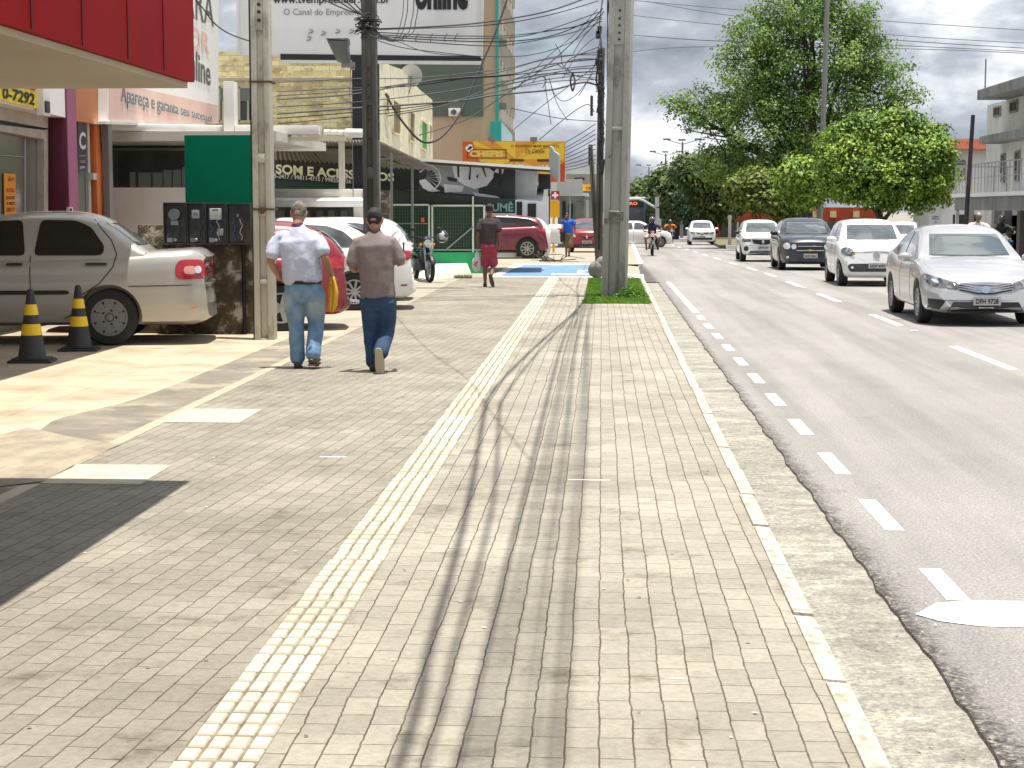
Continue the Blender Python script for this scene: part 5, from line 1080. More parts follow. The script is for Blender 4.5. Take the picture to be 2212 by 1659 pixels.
# 1 - silver sedan in the nearest right-hand lane place
L_, H_ = 4.62, 1.475
S1 = dict(L=L_, W=1.775, H=H_, wr=.325, fo=.95, wb=2.70, zb=.20, style='twin', kf=.30, lean_f=.5, mir=(1.0, 1.62), crown=.05,
    top=[(0, .62), (.12, .69), (.5, .82), (1.0, .92), (1.45, .985), (2.2, .97), (3.4, 1.0), (4.1, 1.06), (4.5, 1.04), (4.62, .98)],
    roof=[(1.25, .97), (1.7, 1.20), (2.15, 1.415), (2.55, 1.475), (3.1, 1.465), (3.5, 1.37), (3.95, 1.14), (4.1, 1.06)],
    decals=[('windshield', 'front', [(-.62, 1.04), (.62, 1.04), (.53, 1.36), (-.53, 1.36)], M_carglass, .006, 0),
            ('rear_window', 'rear', [(-.5, 1.13), (.5, 1.13), (.44, 1.36), (-.44, 1.36)], M_carglass, .006, 0)]
        + sidewin('front_window', [(1.66, 1.01), (2.15, 1.30), (2.35, 1.38), (2.58, 1.40), (2.62, 1.01)]) + sidewin('rear_side_window', [(2.70, 1.01), (2.68, 1.40), (3.1, 1.38), (3.45, 1.27), (3.62, 1.10), (3.5, 1.04)])
        + mirr('headlight', 'front', [(.385, .555), (.60, .58), (.79, .60), (.85, .70), (.855, .79), (.74, .75), (.56, .695), (.385, .65)], M_lamp, .012)
        + mirr('headlight_reflector', 'front', [(.66, .64), (.74, .65), (.77, .71), (.68, .70)], M_lampw, .018)
        + [('grille', 'front', [(-.385, .545), (-.12, .485), (.12, .485), (.385, .545), (.385, .655), (.15, .62), (-.15, .62), (-.385, .655)], mat('grille_blue_black', (.02, .022, .05), .3), .012, 0)]
        + [('grille_bar', 'front', [(-.40, .64-.032*k), (-.12, .592-.034*k), (.12, .592-.034*k), (.40, .64-.032*k), (.40, .630-.032*k), (.12, .580-.034*k), (-.12, .580-.034*k), (-.40, .630-.032*k)], M_chrome, .02, 0) for k in (0, 1, 2)]
        + [('lower_grille', 'front', [(-.56, .225), (.56, .225), (.48, .37), (-.48, .37)], M_trim, .012, 0), ('lower_lip', 'front', [(-.50, .215), (.50, .215), (.48, .235), (-.48, .235)], M_chrome, .02, 0)]
        + mirr('fog_opening', 'front', [(.66, .25), (.80, .26), (.81, .41), (.59, .40)], M_trim, .012, 0)
        + [('badge', 'front', [(.068*math.cos(a), .555+.055*math.sin(a)) for a in np.linspace(0, 6.28, 13)[:-1]], M_chrome, .028, 0), ('wiper', 'front', [(-.58, 1.035), (0, 1.025), (.55, 1.04), (.55, 1.052), (0, 1.04), (-.58, 1.05)], M_trim, .014, 0)]
        + sidewin('door_gap', line_s(1.62, 1.62, .32, .98), M_trim, .002) + sidewin('door_gap', line_s(2.65, 2.65, .30, .98), M_trim, .002) + sidewin('handle', [(2.35, .86), (2.56, .86), (2.56, .885), (2.35, .885)], M_chrome, .02) + sidewin('handle', [(3.3, .87), (3.5, .87), (3.5, .895), (3.3, .895)], M_chrome, .02) + sidewin('sill', [(1.35, .225), (3.2, .225), (3.2, .24), (1.35, .24)], M_trim, .006),
    extra=[lambda t, bvh, Y: plate_text(t, 'DFH·9728'.replace('·', ' '), bvh, Y(-.035), .325, .40, .135)])
M_silver = paint('car_silver', (.45, .45, .455), .45, .27); M_silver2 = paint('car_silver_warm', (.40, .385, .35), .35, .34); M_wht = paint('car_white', (.72, .72, .71), 0, .35)
M_navy = paint('car_dark_grey', (.022, .026, .034), .3, .3); M_cred = paint('car_red', (.23, .008, .016), .1, .35); M_mrn = paint('car_maroon', (.15, .012, .026), .2, .34)
def front_at(u, v, S, side=-1):   # where the outer edge of the near front wheel meets the road
    p = grs(u, v, RD); return (p.x-side*S['W']/2, p.y+S['L']/2-S['fo'], p.z)
car('silver_sedan', 'silver sedan driving toward the walkers, plate DFH 9728, nearest car on the road', front_at(1981, 697, S1), R(-1), S1, M_silver)

# 2 - small white hatchback
S2 = dict(L=3.61, W=1.645, H=1.50, wr=.295, fo=.62, wb=2.42, zb=.20, style='alloy', kf=.20, kr=.12, lean_f=.30, lean_r=.06, mir=(1.06, 1.12), tum=.15,
    top=[(0, .78), (.1, .84), (.45, .95), (.9, 1.02), (1.3, 1.03), (2.5, 1.04), (3.4, 1.05), (3.61, 1.0)],
    roof=[(.85, 1.02), (1.15, 1.22), (1.5, 1.42), (1.9, 1.495), (2.6, 1.49), (3.2, 1.42), (3.45, 1.2), (3.56, 1.0)],
    decals=[('windshield', 'front', [(-.58, 1.07), (.58, 1.07), (.53, 1.395), (-.53, 1.395)], M_carglass, .006, 0), ('rear_window', 'rear', [(-.5, 1.1), (.5, 1.1), (.44, 1.38), (-.44, 1.38)], M_carglass, .006, 0)]
        + sidewin('front_window', [(1.22, 1.06), (1.55, 1.34), (1.75, 1.42), (1.98, 1.43), (2.0, 1.06)]) + sidewin('rear_side_window', [(2.08, 1.06), (2.06, 1.43), (2.6, 1.42), (2.9, 1.35), (2.85, 1.12)])
        + mirr('headlight', 'front', [(.47, .73), (.60, .68), (.74, .72), (.78, .84), (.68, .90), (.54, .86)], M_lamp, .012) + mirr('indicator', 'front', [(.48, .72), (.56, .70), (.56, .75), (.50, .76)], M_orange, .02)
        + [('lower_grille', 'front', [(-.66, .47), (-.6, .34), (.6, .34), (.66, .47), (.6, .52), (-.6, .52)], M_trim, .012, 1), ('bonnet_gap', 'front', [(-.5, .765), (.5, .765), (.5, .774), (-.5, .774)], M_trim, .004, 0),
           ('badge', 'front', [(.075*math.cos(a), .74+.075*math.sin(a)) for a in np.linspace(0, 6.28, 13)[:-1]], M_chrome, .02, 0), ('wiper', 'front', [(-.54, 1.065), (.1, 1.055), (.5, 1.065), (.5, 1.078), (.1, 1.07), (-.54, 1.08)], M_trim, .014, 0)]
        + mirr('fog_light', 'front', [(.52, .41), (.58, .41), (.58, .46), (.52, .46)], M_lampw, .02) + sidewin('door_gap', line_s(1.18, 1.18, .32, 1.02), M_trim, .002) + sidewin('door_gap', line_s(2.04, 2.04, .30, 1.02), M_trim, .002) + sidewin('handle', [(1.78, .90), (1.96, .90), (1.96, .925), (1.78, .925)], M_trim, .02),
    extra=[lambda t, bvh, Y: plate_text(t, 'QQX 6423', bvh, Y(-.035), .42, .40, .12)])
car('white_hatchback', 'small white hatchback with a wide black lower grille behind the nearest silver sedan', front_at(1810, 617, S2), R(-1), S2, M_wht)

# 3 - dark sedan, paired round lamps
S3 = dict(L=4.40, W=1.735, H=1.51, wr=.32, fo=.82, wb=2.525, zb=.19, style='alloy', kf=.22, lean_f=.25, mir=(1.08, 1.45), mirm=M_trim, tum=.16,
    top=[(0, .80), (.1, .88), (.5, .96), (1.0, 1.02), (1.4, 1.05), (3.0, 1.06), (3.9, 1.10), (4.3, 1.08), (4.4, 1.0)],
    roof=[(1.15, 1.02), (1.5, 1.24), (1.9, 1.43), (2.3, 1.505), (2.9, 1.50), (3.3, 1.42), (3.7, 1.22), (3.85, 1.1)],
    decals=[('windshield', 'front', [(-.61, 1.08), (.61, 1.08), (.53, 1.40), (-.53, 1.40)], M_carglass, .006, 0), ('rear_window', 'rear', [(-.5, 1.16), (.5, 1.16), (.44, 1.38), (-.44, 1.38)], M_carglass, .006, 0)]
        + sidewin('front_window', [(1.58, 1.09), (1.95, 1.35), (2.2, 1.42), (2.4, 1.43), (2.42, 1.09)]) + sidewin('rear_side_window', [(2.5, 1.09), (2.48, 1.43), (2.9, 1.42), (3.25, 1.33), (3.3, 1.14)])
        + mirr('headlight', 'front', [(.67+.10*math.cos(a), .72+.095*math.sin(a)) for a in np.linspace(0, 6.28, 13)[:-1]], M_lampw, .02, 0) + mirr('inner_headlight', 'front', [(.47+.075*math.cos(a), .70+.075*math.sin(a)) for a in np.linspace(0, 6.28, 13)[:-1]], M_lampw, .02, 0)
        + [('grille', 'front', [(-.36, .61), (.36, .61), (.38, .69), (-.38, .69)], M_trim, .012, 0), ('chrome_bar', 'front', [(-.40, .575), (.40, .575), (.40, .60), (-.40, .60)], M_chrome, .022, 0), ('chrome_bar', 'front', [(-.34, .70), (.34, .70), (.36, .72), (-.36, .72)], M_chrome, .022, 0), ('lower_grille', 'front', [(-.38, .34), (.38, .34), (.42, .565), (-.42, .565)], M_trim, .012, 0),
           ('badge', 'front', [(-.09, .58), (-.03, .58), (-.03, .565), (.03, .565), (.03, .58), (.09, .58), (.09, .61), (.03, .61), (.03, .625), (-.03, .625), (-.03, .61), (-.09, .61)], mat('gold_badge', (.6, .45, .15), .3, metal=.5), .03, 0), ('wiper', 'front', [(-.56, 1.075), (.1, 1.065), (.54, 1.075), (.54, 1.09), (.1, 1.08), (-.56, 1.092)], M_trim, .014, 0)]
        + mirr('fog_light', 'front', [(.62, .36), (.69, .36), (.69, .43), (.62, .43)], M_lampw, .02) + mirr('lower_lip', 'front', [(.55, .20), (.72, .22), (.72, .235), (.55, .22)], M_chrome, .02, 0) + sidewin('door_gap', line_s(1.5, 1.5, .32, 1.05), M_trim, .002) + sidewin('door_gap', line_s(2.45, 2.45, .30, 1.05), M_trim, .002),
    extra=[lambda t, bvh, Y: plate_text(t, 'NCW 0016', bvh, Y(-.04), .37, .40, .13)])
car('dark_sedan', 'dark blue-grey sedan with paired round headlights in the lane of oncoming cars', front_at(1682, 583, S3), R(-1), S3, M_navy)

# 4 - white compact crossover
S4 = dict(L=3.68, W=1.58, H=1.47, wr=.30, fo=.68, wb=2.42, zb=.24, style='alloy', kf=.15, lean_f=.12, lean_r=.08, mir=(1.04, 1.2), mirm=M_trim, tum=.14, clad=.10,
    top=[(0, .82), (.06, .90), (.4, .97), (.95, 1.02), (1.3, 1.04), (2.5, 1.05), (3.5, 1.05), (3.68, .98)],
    roof=[(.95, 1.02), (1.25, 1.22), (1.6, 1.41), (2.0, 1.47), (2.7, 1.465), (3.25, 1.40), (3.5, 1.2), (3.62, 1.0)],
    decals=[('windshield', 'front', [(-.57, 1.07), (.57, 1.07), (.5, 1.385), (-.5, 1.385)], M_carglass, .006, 0), ('rear_window', 'rear', [(-.48, 1.1), (.48, 1.1), (.42, 1.35), (-.42, 1.35)], M_carglass, .006, 0)]
        + sidewin('front_window', [(1.32, 1.07), (1.65, 1.33), (1.85, 1.39), (2.05, 1.40), (2.06, 1.07)]) + sidewin('rear_side_window', [(2.14, 1.07), (2.12, 1.40), (2.6, 1.39), (2.9, 1.31), (2.85, 1.12)])
        + mirr('headlight', 'front', [(.42, .72), (.72, .70), (.74, .80), (.70, .84), (.46, .82)], M_lamp, .012)
        + [('grille', 'front', [(-.40, .80), (-.34, .66), (-.1, .62), (.1, .62), (.34, .66), (.40, .80), (.1, .79), (-.1, .79)], M_trim, .012, 0), ('badge', 'front', [(0, .63), (.06, .72), (0, .81), (-.06, .72)], M_chrome, .03, 0), ('lower_grille', 'front', [(-.6, .26), (.6, .26), (.45, .40), (-.45, .40)], M_trim, .012, 0), ('wiper', 'front', [(-.5, 1.062), (.1, 1.055), (.5, 1.062), (.5, 1.078), (-.5, 1.078)], M_trim, .014, 0)]
        + mirr('fog_surround', 'front', [(.50, .42), (.64, .38), (.70, .46), (.66, .56), (.54, .57)], M_trim, .012),
    extra=[lambda t, bvh, Y: plate_text(t, 'QFX 1D23', bvh, Y(-.03), .46, .40, .12)])
car('white_crossover', 'small white crossover with black wheel cladding just behind the dark sedan', front_at(1599, 565, S4), R(-1), S4, M_wht)

# 5 - far white sedan
S5 = dict(S4); S5.update(L=4.35, W=1.74, H=1.53, wb=2.63, fo=.8, wr=.31, zb=.2, clad=0, mirm=M_wht,
    top=[(0, .80), (.06, .88), (.5, .96), (1.0, 1.02), (1.3, 1.04), (2.5, 1.05), (4.2, 1.06), (4.35, .98)],
    roof=[(1.05, 1.02), (1.35, 1.24), (1.7, 1.44), (2.1, 1.53), (2.9, 1.52), (3.4, 1.40), (3.7, 1.2), (3.85, 1.05)],
    decals=[('windshield', 'front', [(-.60, 1.08), (.60, 1.08), (.53, 1.44), (-.53, 1.44)], M_carglass, .006, 0)] + sidewin('front_window', [(1.4, 1.08), (1.75, 1.38), (2.05, 1.45), (2.4, 1.45), (2.42, 1.08)])
        + mirr('headlight', 'front', [(.44, .74), (.74, .72), (.78, .84), (.70, .86), (.48, .80)], M_lamp, .012)
        + [('grille', 'front', [(-.42, .80), (-.3, .70), (0, .66), (.3, .70), (.42, .80), (.1, .75), (-.1, .75)], M_trim, .012, 0), ('badge', 'front', [(0, .67), (.06, .75), (0, .83), (-.06, .75)], M_chrome, .03, 0), ('lower_grille', 'front', [(-.66, .34), (.66, .34), (.62, .48), (-.62, .48)], M_trim, .012, 1)])
car('white_sedan', 'white sedan coming alone in the lane left of the other oncoming cars', tuple(grs(1517, 529, RD)+Vector((0, 1.4, 0))), R(-1), S5, M_wht)

# 6 - white minivan turning beyond
S6 = dict(S5); S6.update(H=1.62, mirm=M_wht, roof=[(.95, 1.02), (1.3, 1.30), (1.6, 1.52), (2.0, 1.62), (3.2, 1.62), (3.9, 1.55), (4.15, 1.3), (4.25, 1.05)],
    decals=[('windshield', 'front', [(-.60, 1.1), (.60, 1.1), (.55, 1.50), (-.55, 1.50)], M_carglass, .006, 0)] + sidewin('side_window', [(1.5, 1.12), (1.75, 1.45), (2.1, 1.52), (3.0, 1.52), (3.7, 1.5), (3.85, 1.15)], M_glassdark) + mirr('headlight', 'front', [(.46, .76), (.76, .74), (.78, .86), (.5, .88)], M_lamp, .012))
p = gr(1972, 545, RD); car('white_minivan', 'white minivan seen between the white hatchback and the silver sedan', (xs(1968, 68), 70, RD+sl(70)), R(-12), S6, M_wht).scale = (.9, .9, .88)
# maroon car hidden behind the hatchback's roof
b = None

# 7 - silver sedan in the shop forecourt, nose to the shop
S7 = dict(L=4.30, W=1.65, H=1.44, wr=.31, fo=.78, wb=2.37, zb=.22, style='cap', kf=.2, kr=.13, lean_f=.3, lean_r=.12, tum=.16, crown=.03, rim=mat('wheel_cover', (.20, .20, .20), .5, metal=.3),
    top=[(0, .70), (.1, .78), (.5, .88), (1.0, .94), (1.5, .95), (2.8, .955), (3.4, .99), (3.9, 1.02), (4.24, 1.0), (4.30, .94)],
    roof=[(1.05, .93), (1.4, 1.15), (1.75, 1.36), (2.15, 1.43), (2.6, 1.44), (3.0, 1.39), (3.35, 1.20), (3.62, 1.00)],
    decals=[('windshield', 'front', [(-.56, 1.0), (.56, 1.0), (.5, 1.35), (-.5, 1.35)], M_carglass, .006, 0), ('rear_window', 'rear', [(-.58, 1.10), (.58, 1.10), (.47, 1.34), (-.47, 1.34)], mat('rear_glass', (.09, .11, .13), .05, spec=1., coat=1.), .006, 0), ('number_plate', 'rear', [(-.20, .48), (.20, .48), (.20, .61), (-.20, .61)], mat('plate_pale', (.36, .37, .33), .5), .012, 0), ('plate_recess', 'rear', [(-.25, .45), (.25, .45), (.25, .64), (-.25, .64)], M_silver2, .006, 0)]
        + sidewin('front_window', [(1.40, .99), (1.72, 1.27), (1.92, 1.365), (2.20, 1.375), (2.24, .99)], M_glassdark) + sidewin('rear_side_window', [(2.335, .99), (2.40, 1.375), (2.78, 1.37), (2.95, 1.30), (3.11, 1.08), (3.08, .99)], M_glassdark)
        + sidewin('door_gap', line_s(2.30, 2.29, .30, .99), M_trim, .002)
        + sidewin('rub_strip', [(1.15, .565), (2.72, .565), (2.72, .61), (1.15, .61)], M_trim, .014) + sidewin('handle', [(2.90, .885), (3.14, .885), (3.14, .91), (2.90, .91)], M_trim, .03) + sidewin('handle', [(2.04, .885), (2.22, .885), (2.22, .91), (2.04, .91)], M_trim, .03)
        + sidewin('bumper_gap', [(3.36, .645), (4.05, .655), (4.08, .665), (3.36, .655)], M_trim, .003)
        + sidewin('reflector', [(4.05, .40), (4.12, .405), (4.12, .425), (4.05, .42)], M_orange, .008)
        + sidewin('tail_light', [(3.88, .78), (3.92, .72), (4.2, .73), (4.32, .74), (4.28, .88), (4.17, .94), (3.94, .94), (3.89, .88)], M_tail, .014) + sidewin('tail_light_lens', [(3.98, .78), (4.12, .78), (4.12, .87), (3.98, .87)], M_pink, .022) + sidewin('tail_light_bulb', [(4.10, .79), (4.17, .79), (4.17, .87), (4.10, .87)], M_lampw, .026)
        + mirr('tail_light', 'rear', [(.56, .74), (.80, .75), (.80, .91), (.66, .93), (.58, .88)], M_tail, .012) + [('boot_lip', 'rear', [(-.55, .965), (.55, .965), (.55, .985), (-.55, .985)], M_silver2, .02, 0), ('boot_gap', 'rear', [(-.56, .70), (.56, .70), (.56, .71), (-.56, .71)], M_trim, .004, 0), ('badge', 'rear', [(-.04, .82), (.04, .82), (.04, .90), (-.04, .90)], M_chrome, .02, 1)]
        + [('bumper_ledge', 'rear', [(-.74, .645), (.74, .645), (.74, .67), (-.74, .67)], M_silver2, .03, 0)],
    extra=[lambda t, bvh, Y, sd=sd: obj('door_gap', gap(bvh, [(Y(a), z) for a, z in ((2.66, .30), (2.78, .36), (2.86, .56), (3.05, .68), (3.2, .86), (3.24, 1.0), (3.18, 1.15), (2.98, 1.38))], sd), M_trim, t, fixn=False) for sd in ('left', 'right')])
def park(u_wheel, v_wheel, S, ang, dx=0):    # rear wheel of the visible side at the given spot, tail toward the street
    p = grs(u_wheel, v_wheel, 0); th = R(ang)
    lx, ly = (S['W']/2), (S['fo']+S['wb']-S['L']/2)          # visible side after a quarter turn is +x? -> computed below
    best = None
    for sx in (-1, 1):
        ox = math.cos(th)*sx*lx-math.sin(th)*ly; oy = math.sin(th)*sx*lx+math.cos(th)*ly
        if best is None or oy < best[1]: best = (ox, oy)
    return (p.x-best[0]+dx, p.y-best[1], p.z), th
loc, th = park(221, 746, S7, -81); car('silver_sedan', 'silver-beige sedan parked nose-in before the shop with its tail toward the pavement', loc, th, S7, M_silver2).scale = (1.1, 1.1, 1.12)

# 8 - red hatchback behind the first walker
S8 = dict(L=4.20, W=1.68, H=1.50, wr=.32, fo=.75, wb=2.48, zb=.22, style='alloy', kf=.2, kr=.16, lean_r=.12, tum=.15, lean_f=.3,
    top=[(0, .74), (.1, .82), (.5, .92), (1.0, .98), (1.5, 1.0), (2.8, 1.02), (3.9, 1.02), (4.25, .95)],
    roof=[(.95, .97), (1.3, 1.2), (1.65, 1.42), (2.05, 1.5), (2.9, 1.49), (3.65, 1.41), (4.0, 1.2), (4.15, 1.0)],
    decals=[('rear_window', 'rear', [(-.5, 1.06), (.5, 1.06), (.44, 1.38), (-.44, 1.38)], M_glassdark, .006, 0)] + sidewin('front_window', [(1.4, 1.04), (1.72, 1.33), (1.92, 1.42), (2.20, 1.42), (2.24, 1.04)], M_glassdark) + sidewin('rear_side_window', [(2.33, 1.04), (2.36, 1.42), (2.78, 1.42), (3.1, 1.36), (3.25, 1.12)], M_glassdark)
        + mirr('tail_light', 'rear', [(.56, .84), (.80, .82), (.78, 1.0), (.60, 1.02)], M_tail, .012) + sidewin('tail_light', [(3.9, .86), (4.22, .84), (4.18, 1.0), (3.92, .98)], M_tail, .014) + [('number_plate', 'rear', [(-.2, .6), (.2, .6), (.2, .72), (-.2, .72)], M_plate, .012, 0), ('bumper', 'rear', [(-.7, .26), (.7, .26), (.72, .42), (-.72, .42)], M_trim, .012, 0)],
    extra=[lambda t, bvh, Y: obj('tow_ball', MB().tube([(0, Y(4.2), .38), (0, Y(4.38), .36), (0, Y(4.4), .42)], .018, 8).sphere((0, Y(4.4), .44), .035, 10, 6), M_chrome, t, smooth=True)])
loc, th = park(608, 716, S8, -80); car('red_hatchback', 'red hatchback parked nose-in, half hidden behind the walker in the lilac shirt', loc, th, S8, M_cred)

# 9/10 - white parked cars
S9 = dict(L=4.35, W=1.72, H=1.50, wr=.31, fo=.8, wb=2.52, zb=.2, style='multi', kf=.2, kr=.15, lean_r=.1, tum=.16, lean_f=.3,
    top=[(0, .74), (.1, .82), (.5, .92), (1.0, .98), (1.5, 1.0), (2.8, 1.02), (3.6, 1.06), (4.2, 1.06), (4.35, .98)],
    roof=[(1.0, .97), (1.35, 1.2), (1.7, 1.42), (2.1, 1.5), (2.7, 1.50), (3.2, 1.40), (3.55, 1.22), (3.75, 1.06)],
    decals=[('rear_window', 'rear', [(-.55, 1.12), (.55, 1.12), (.46, 1.40), (-.46, 1.40)], M_carglass, .006, 0)] + sidewin('front_window', [(1.45, 1.05), (1.78, 1.33), (2.0, 1.42), (2.30, 1.42), (2.34, 1.05)]) + sidewin('rear_side_window', [(2.42, 1.05), (2.44, 1.42), (2.86, 1.40), (3.15, 1.30), (3.35, 1.12), (3.25, 1.05)])
        + mirr('tail_light', 'rear', [(.60, .84), (.82, .82), (.80, 1.0), (.62, .98)], M_tail, .012) + sidewin('tail_light', [(4.08, .84), (4.33, .82), (4.28, 1.0), (4.12, .98)], M_tail, .014) + [('number_plate', 'rear', [(-.2, .66), (.2, .66), (.2, .78), (-.2, .78)], M_plate, .012, 0), ('bumper_gap', 'rear', [(-.7, .60), (.7, .60), (.7, .61), (-.7, .61)], M_trim, .004, 0)] + sidewin('reflector', [(4.08, .40), (4.2, .40), (4.2, .43), (4.08, .43)], M_tail, .008)
        + sidewin('door_gap', line_s(2.38, 2.38, .3, 1.03), M_trim, .003))
loc, th = park(766, 671, S9, -84); car('white_sedan', 'white sedan parked nose-in behind the two walking men', loc, th, S9, M_wht)
loc2 = (-5.27, 31.8, 0); car('white_hatchback', 'white hatchback parked just beyond the white sedan, beside the motorcycle', loc2, R(-86), S2, M_wht)

# 11 - maroon SUV
S11 = dict(L=4.36, W=1.9, H=1.62, wr=.375, fo=.86, wb=2.66, zb=.28, style='multi', kf=.2, kr=.13, lean_r=.22, tum=.20, lean_f=.2, clad=.24,
    top=[(0, .86), (.1, .95), (.5, 1.04), (1.0, 1.08), (1.5, 1.1), (2.8, 1.14), (3.8, 1.18), (4.36, 1.05)],
    roof=[(1.1, 1.06), (1.5, 1.3), (1.9, 1.53), (2.3, 1.61), (3.0, 1.58), (3.7, 1.50), (3.95, 1.42), (4.15, 1.15)],
    decals=[('rear_window', 'rear', [(-.6, 1.22), (.6, 1.22), (.5, 1.42), (-.5, 1.42)], M_glassdark, .006, 0)] + sidewin('side_window', [(1.55, 1.15), (1.95, 1.45), (2.2, 1.53), (3.0, 1.51), (3.6, 1.45), (3.95, 1.24), (3.6, 1.2)], M_glassdark)
        + sidewin('tail_light', [(3.95, 1.0), (4.3, .92), (4.3, 1.0), (4.1, 1.08), (3.9, 1.06)], M_tail, .014) + mirr('tail_light', 'rear', [(.55, .94), (.85, .92), (.82, 1.04), (.6, 1.05)], M_tail, .012) + [('number_plate', 'rear', [(-.25, .72), (.25, .72), (.25, .84), (-.25, .84)], M_plate, .012, 0)]
        + [('roof_rail', 'left', [(2.2, 1.585), (3.6, 1.535), (3.6, 1.55), (2.2, 1.60)], M_chrome, .01, 0), ('roof_rail', 'right', [(2.2, 1.585), (3.6, 1.535), (3.6, 1.55), (2.2, 1.60)], M_chrome, .01, 0)] + sidewin('door_gap', line_s(2.75, 2.75, .35, 1.12), M_trim, .003))
loc, th = park(1139, 559, S11, -86); car('maroon_suv', 'maroon SUV with a dark glasshouse parked nose-in past the green fence', loc, th, S11, M_mrn, 'SUV')
# 12 - white vehicles past it: hatchback tail and a pickup
loc3 = (xs(1190, 65.5)-1.75, 64.6, sl(64)); car('white_hatchback', 'white hatchback parked directly behind the maroon SUV', loc3, R(-84), S2, M_wht)
S12 = dict(L=5.2, W=1.85, H=1.78, wr=.37, fo=.9, wb=3.1, zb=.45, style='alloy', kf=.2, kr=.06, lean_r=.02, tum=.16, lean_f=.2,
    top=[(0, .95), (.1, 1.02), (.6, 1.1), (1.2, 1.15), (2.8, 1.17), (5.0, 1.22), (5.2, 1.2)], roof=[(1.2, 1.13), (1.5, 1.4), (1.8, 1.68), (2.1, 1.78), (3.0, 1.77), (3.25, 1.6), (3.42, 1.2)],
    decals=[('rear_window', 'rear', [(-.6, 1.3), (.6, 1.3), (.5, 1.62), (-.5, 1.62)], M_glassdark, .006, 0)] + sidewin('side_window', [(1.6, 1.22), (1.9, 1.55), (2.1, 1.66), (2.9, 1.66), (3.1, 1.24)], M_glassdark) + mirr('tail_light', 'rear', [(.78, .82), (.90, .82), (.90, 1.1), (.78, 1.1)], M_tail, .012) + sidewin('tail_light', [(5.05, .82), (5.2, .82), (5.2, 1.1), (5.05, 1.1)], M_tail, .014) + [('number_plate', 'rear', [(-.25, .62), (.25, .62), (.25, .74), (-.25, .74)], M_plate, .012, 0)])
car('pickup_truck', 'white pickup truck parked nose-in, its red tail light beside the blue-shirted walker', (xs(1216, 71)-2.6, 71.5, sl(71)), R(-82), S12, M_wht, 'pickup')
# 13 - red hatchback parked facing us on the far pavement
S13 = dict(S4); S13.update(L=3.8, W=1.66, H=1.50, clad=0, zb=.2, mir=(None, None), kf=.2, lean_f=.3,
    decals=[('windshield', 'front', [(-.60, 1.06), (.60, 1.06), (.5, 1.40), (-.5, 1.40)], M_carglass, .006, 0)] + sidewin('front_window', [(1.32, 1.07), (1.65, 1.33), (1.85, 1.39), (2.05, 1.40), (2.06, 1.07)])
        + mirr('headlight', 'front', [(.48, .68), (.72, .70), (.76, .84), (.66, .84), (.5, .76)], M_lampw, .012) + [('grille', 'front', [(-.40, .74), (-.1, .62), (.1, .62), (.40, .74), (.1, .70), (-.1, .70)], M_trim, .012, 0), ('badge', 'front', [(0, .60), (.06, .69), (0, .78), (-.06, .69)], M_chrome, .03, 0), ('lower_grille', 'front', [(-.62, .26), (.62, .26), (.60, .40), (-.60, .40)], M_trim, .012, 1)],
    extra=[lambda t, bvh, Y: plate_text(t, 'OFA 2203', bvh, Y(-.03), .40, .42, .13)])
car('red_hatchback', 'red hatchback parked facing the camera between the blue-shirted man and the big pole', tuple(grs(1268, 545)+Vector((0, 1.2, 0))), R(0), S13, M_cred)
# 14 - white hatchback crossing
S14 = dict(S9); car('white_sedan', 'white sedan crossing the road sideways in front of the bus', (xs(1372, 100), 100, RD+sl(100)), R(97), S14, M_wht)
# bus
bs = thing('city_bus', 'dark blue city bus with an amber route display behind the crossing white sedan', 'bus', (xs(1357, 116), 119, RD+sl(118)), R(-3))
M_bus = paint('bus_blue', (.02, .045, .10), 0, .4); w, hh = 1.27, 3.05
b = MB(); b.hexa([(-w, -2.6, .35), (w, -2.6, .35), (w, 8.5, .35), (-w, 8.5, .35)], [(-w, -2.5, hh), (w, -2.5, hh), (w, 8.5, hh), (-w, 8.5, hh)]); obj('body', b, M_bus, bs, bevel=.12)
b = MB(); b.box(-w+.1, w-.1, -2.66, -2.5, 1.15, 2.45); obj('windshield', b, mat('bus_glass', (.045, .05, .065), .1), bs, bevel=.03)
b = MB(); b.box(-w+.08, w-.08, -2.64, -2.5, 2.52, 2.92); dsp = obj('display', b, M_trim, bs)
t = MB(); text_on(t, 'CENTRO', (.2, .2, .8, .8), (-w, -2.645, 2.55), (w, -2.645, 2.55), (w, -2.645, 2.9), (-w, -2.645, 2.9), bold=.03); obj('route_name', t, mat('amber_led', (.6, .15, .05), .5, emit=(1, .22, .08), es=.5), dsp, fixn=False)
b = MB(); b.box(-w, w, -2.55, 8.4, hh, hh+.12); obj('roof_cap', b, M_wht, bs, bevel=.05)
for sx in (-1, 1):
    b = MB(); b.sphere((sx*.9, -2.62, .8), (.16, .05, .13), 10, 6); obj('headlight', b, M_lampw, bs, smooth=True)
    wheel(bs, sx*1.1, .4, .48, .28, sx); wheel(bs, sx*1.1, 6.4, .48, .28, sx)
    b = MB(); b.box(sx*w-.01, sx*w+.01, -2.2, 8.2, 1.3, 2.3); obj('side_window', b, M_glassdark, bs)
b = MB(); b.box(-.7, .7, -2.64, -2.5, .5, .9); obj('grille', b, M_trim, bs)
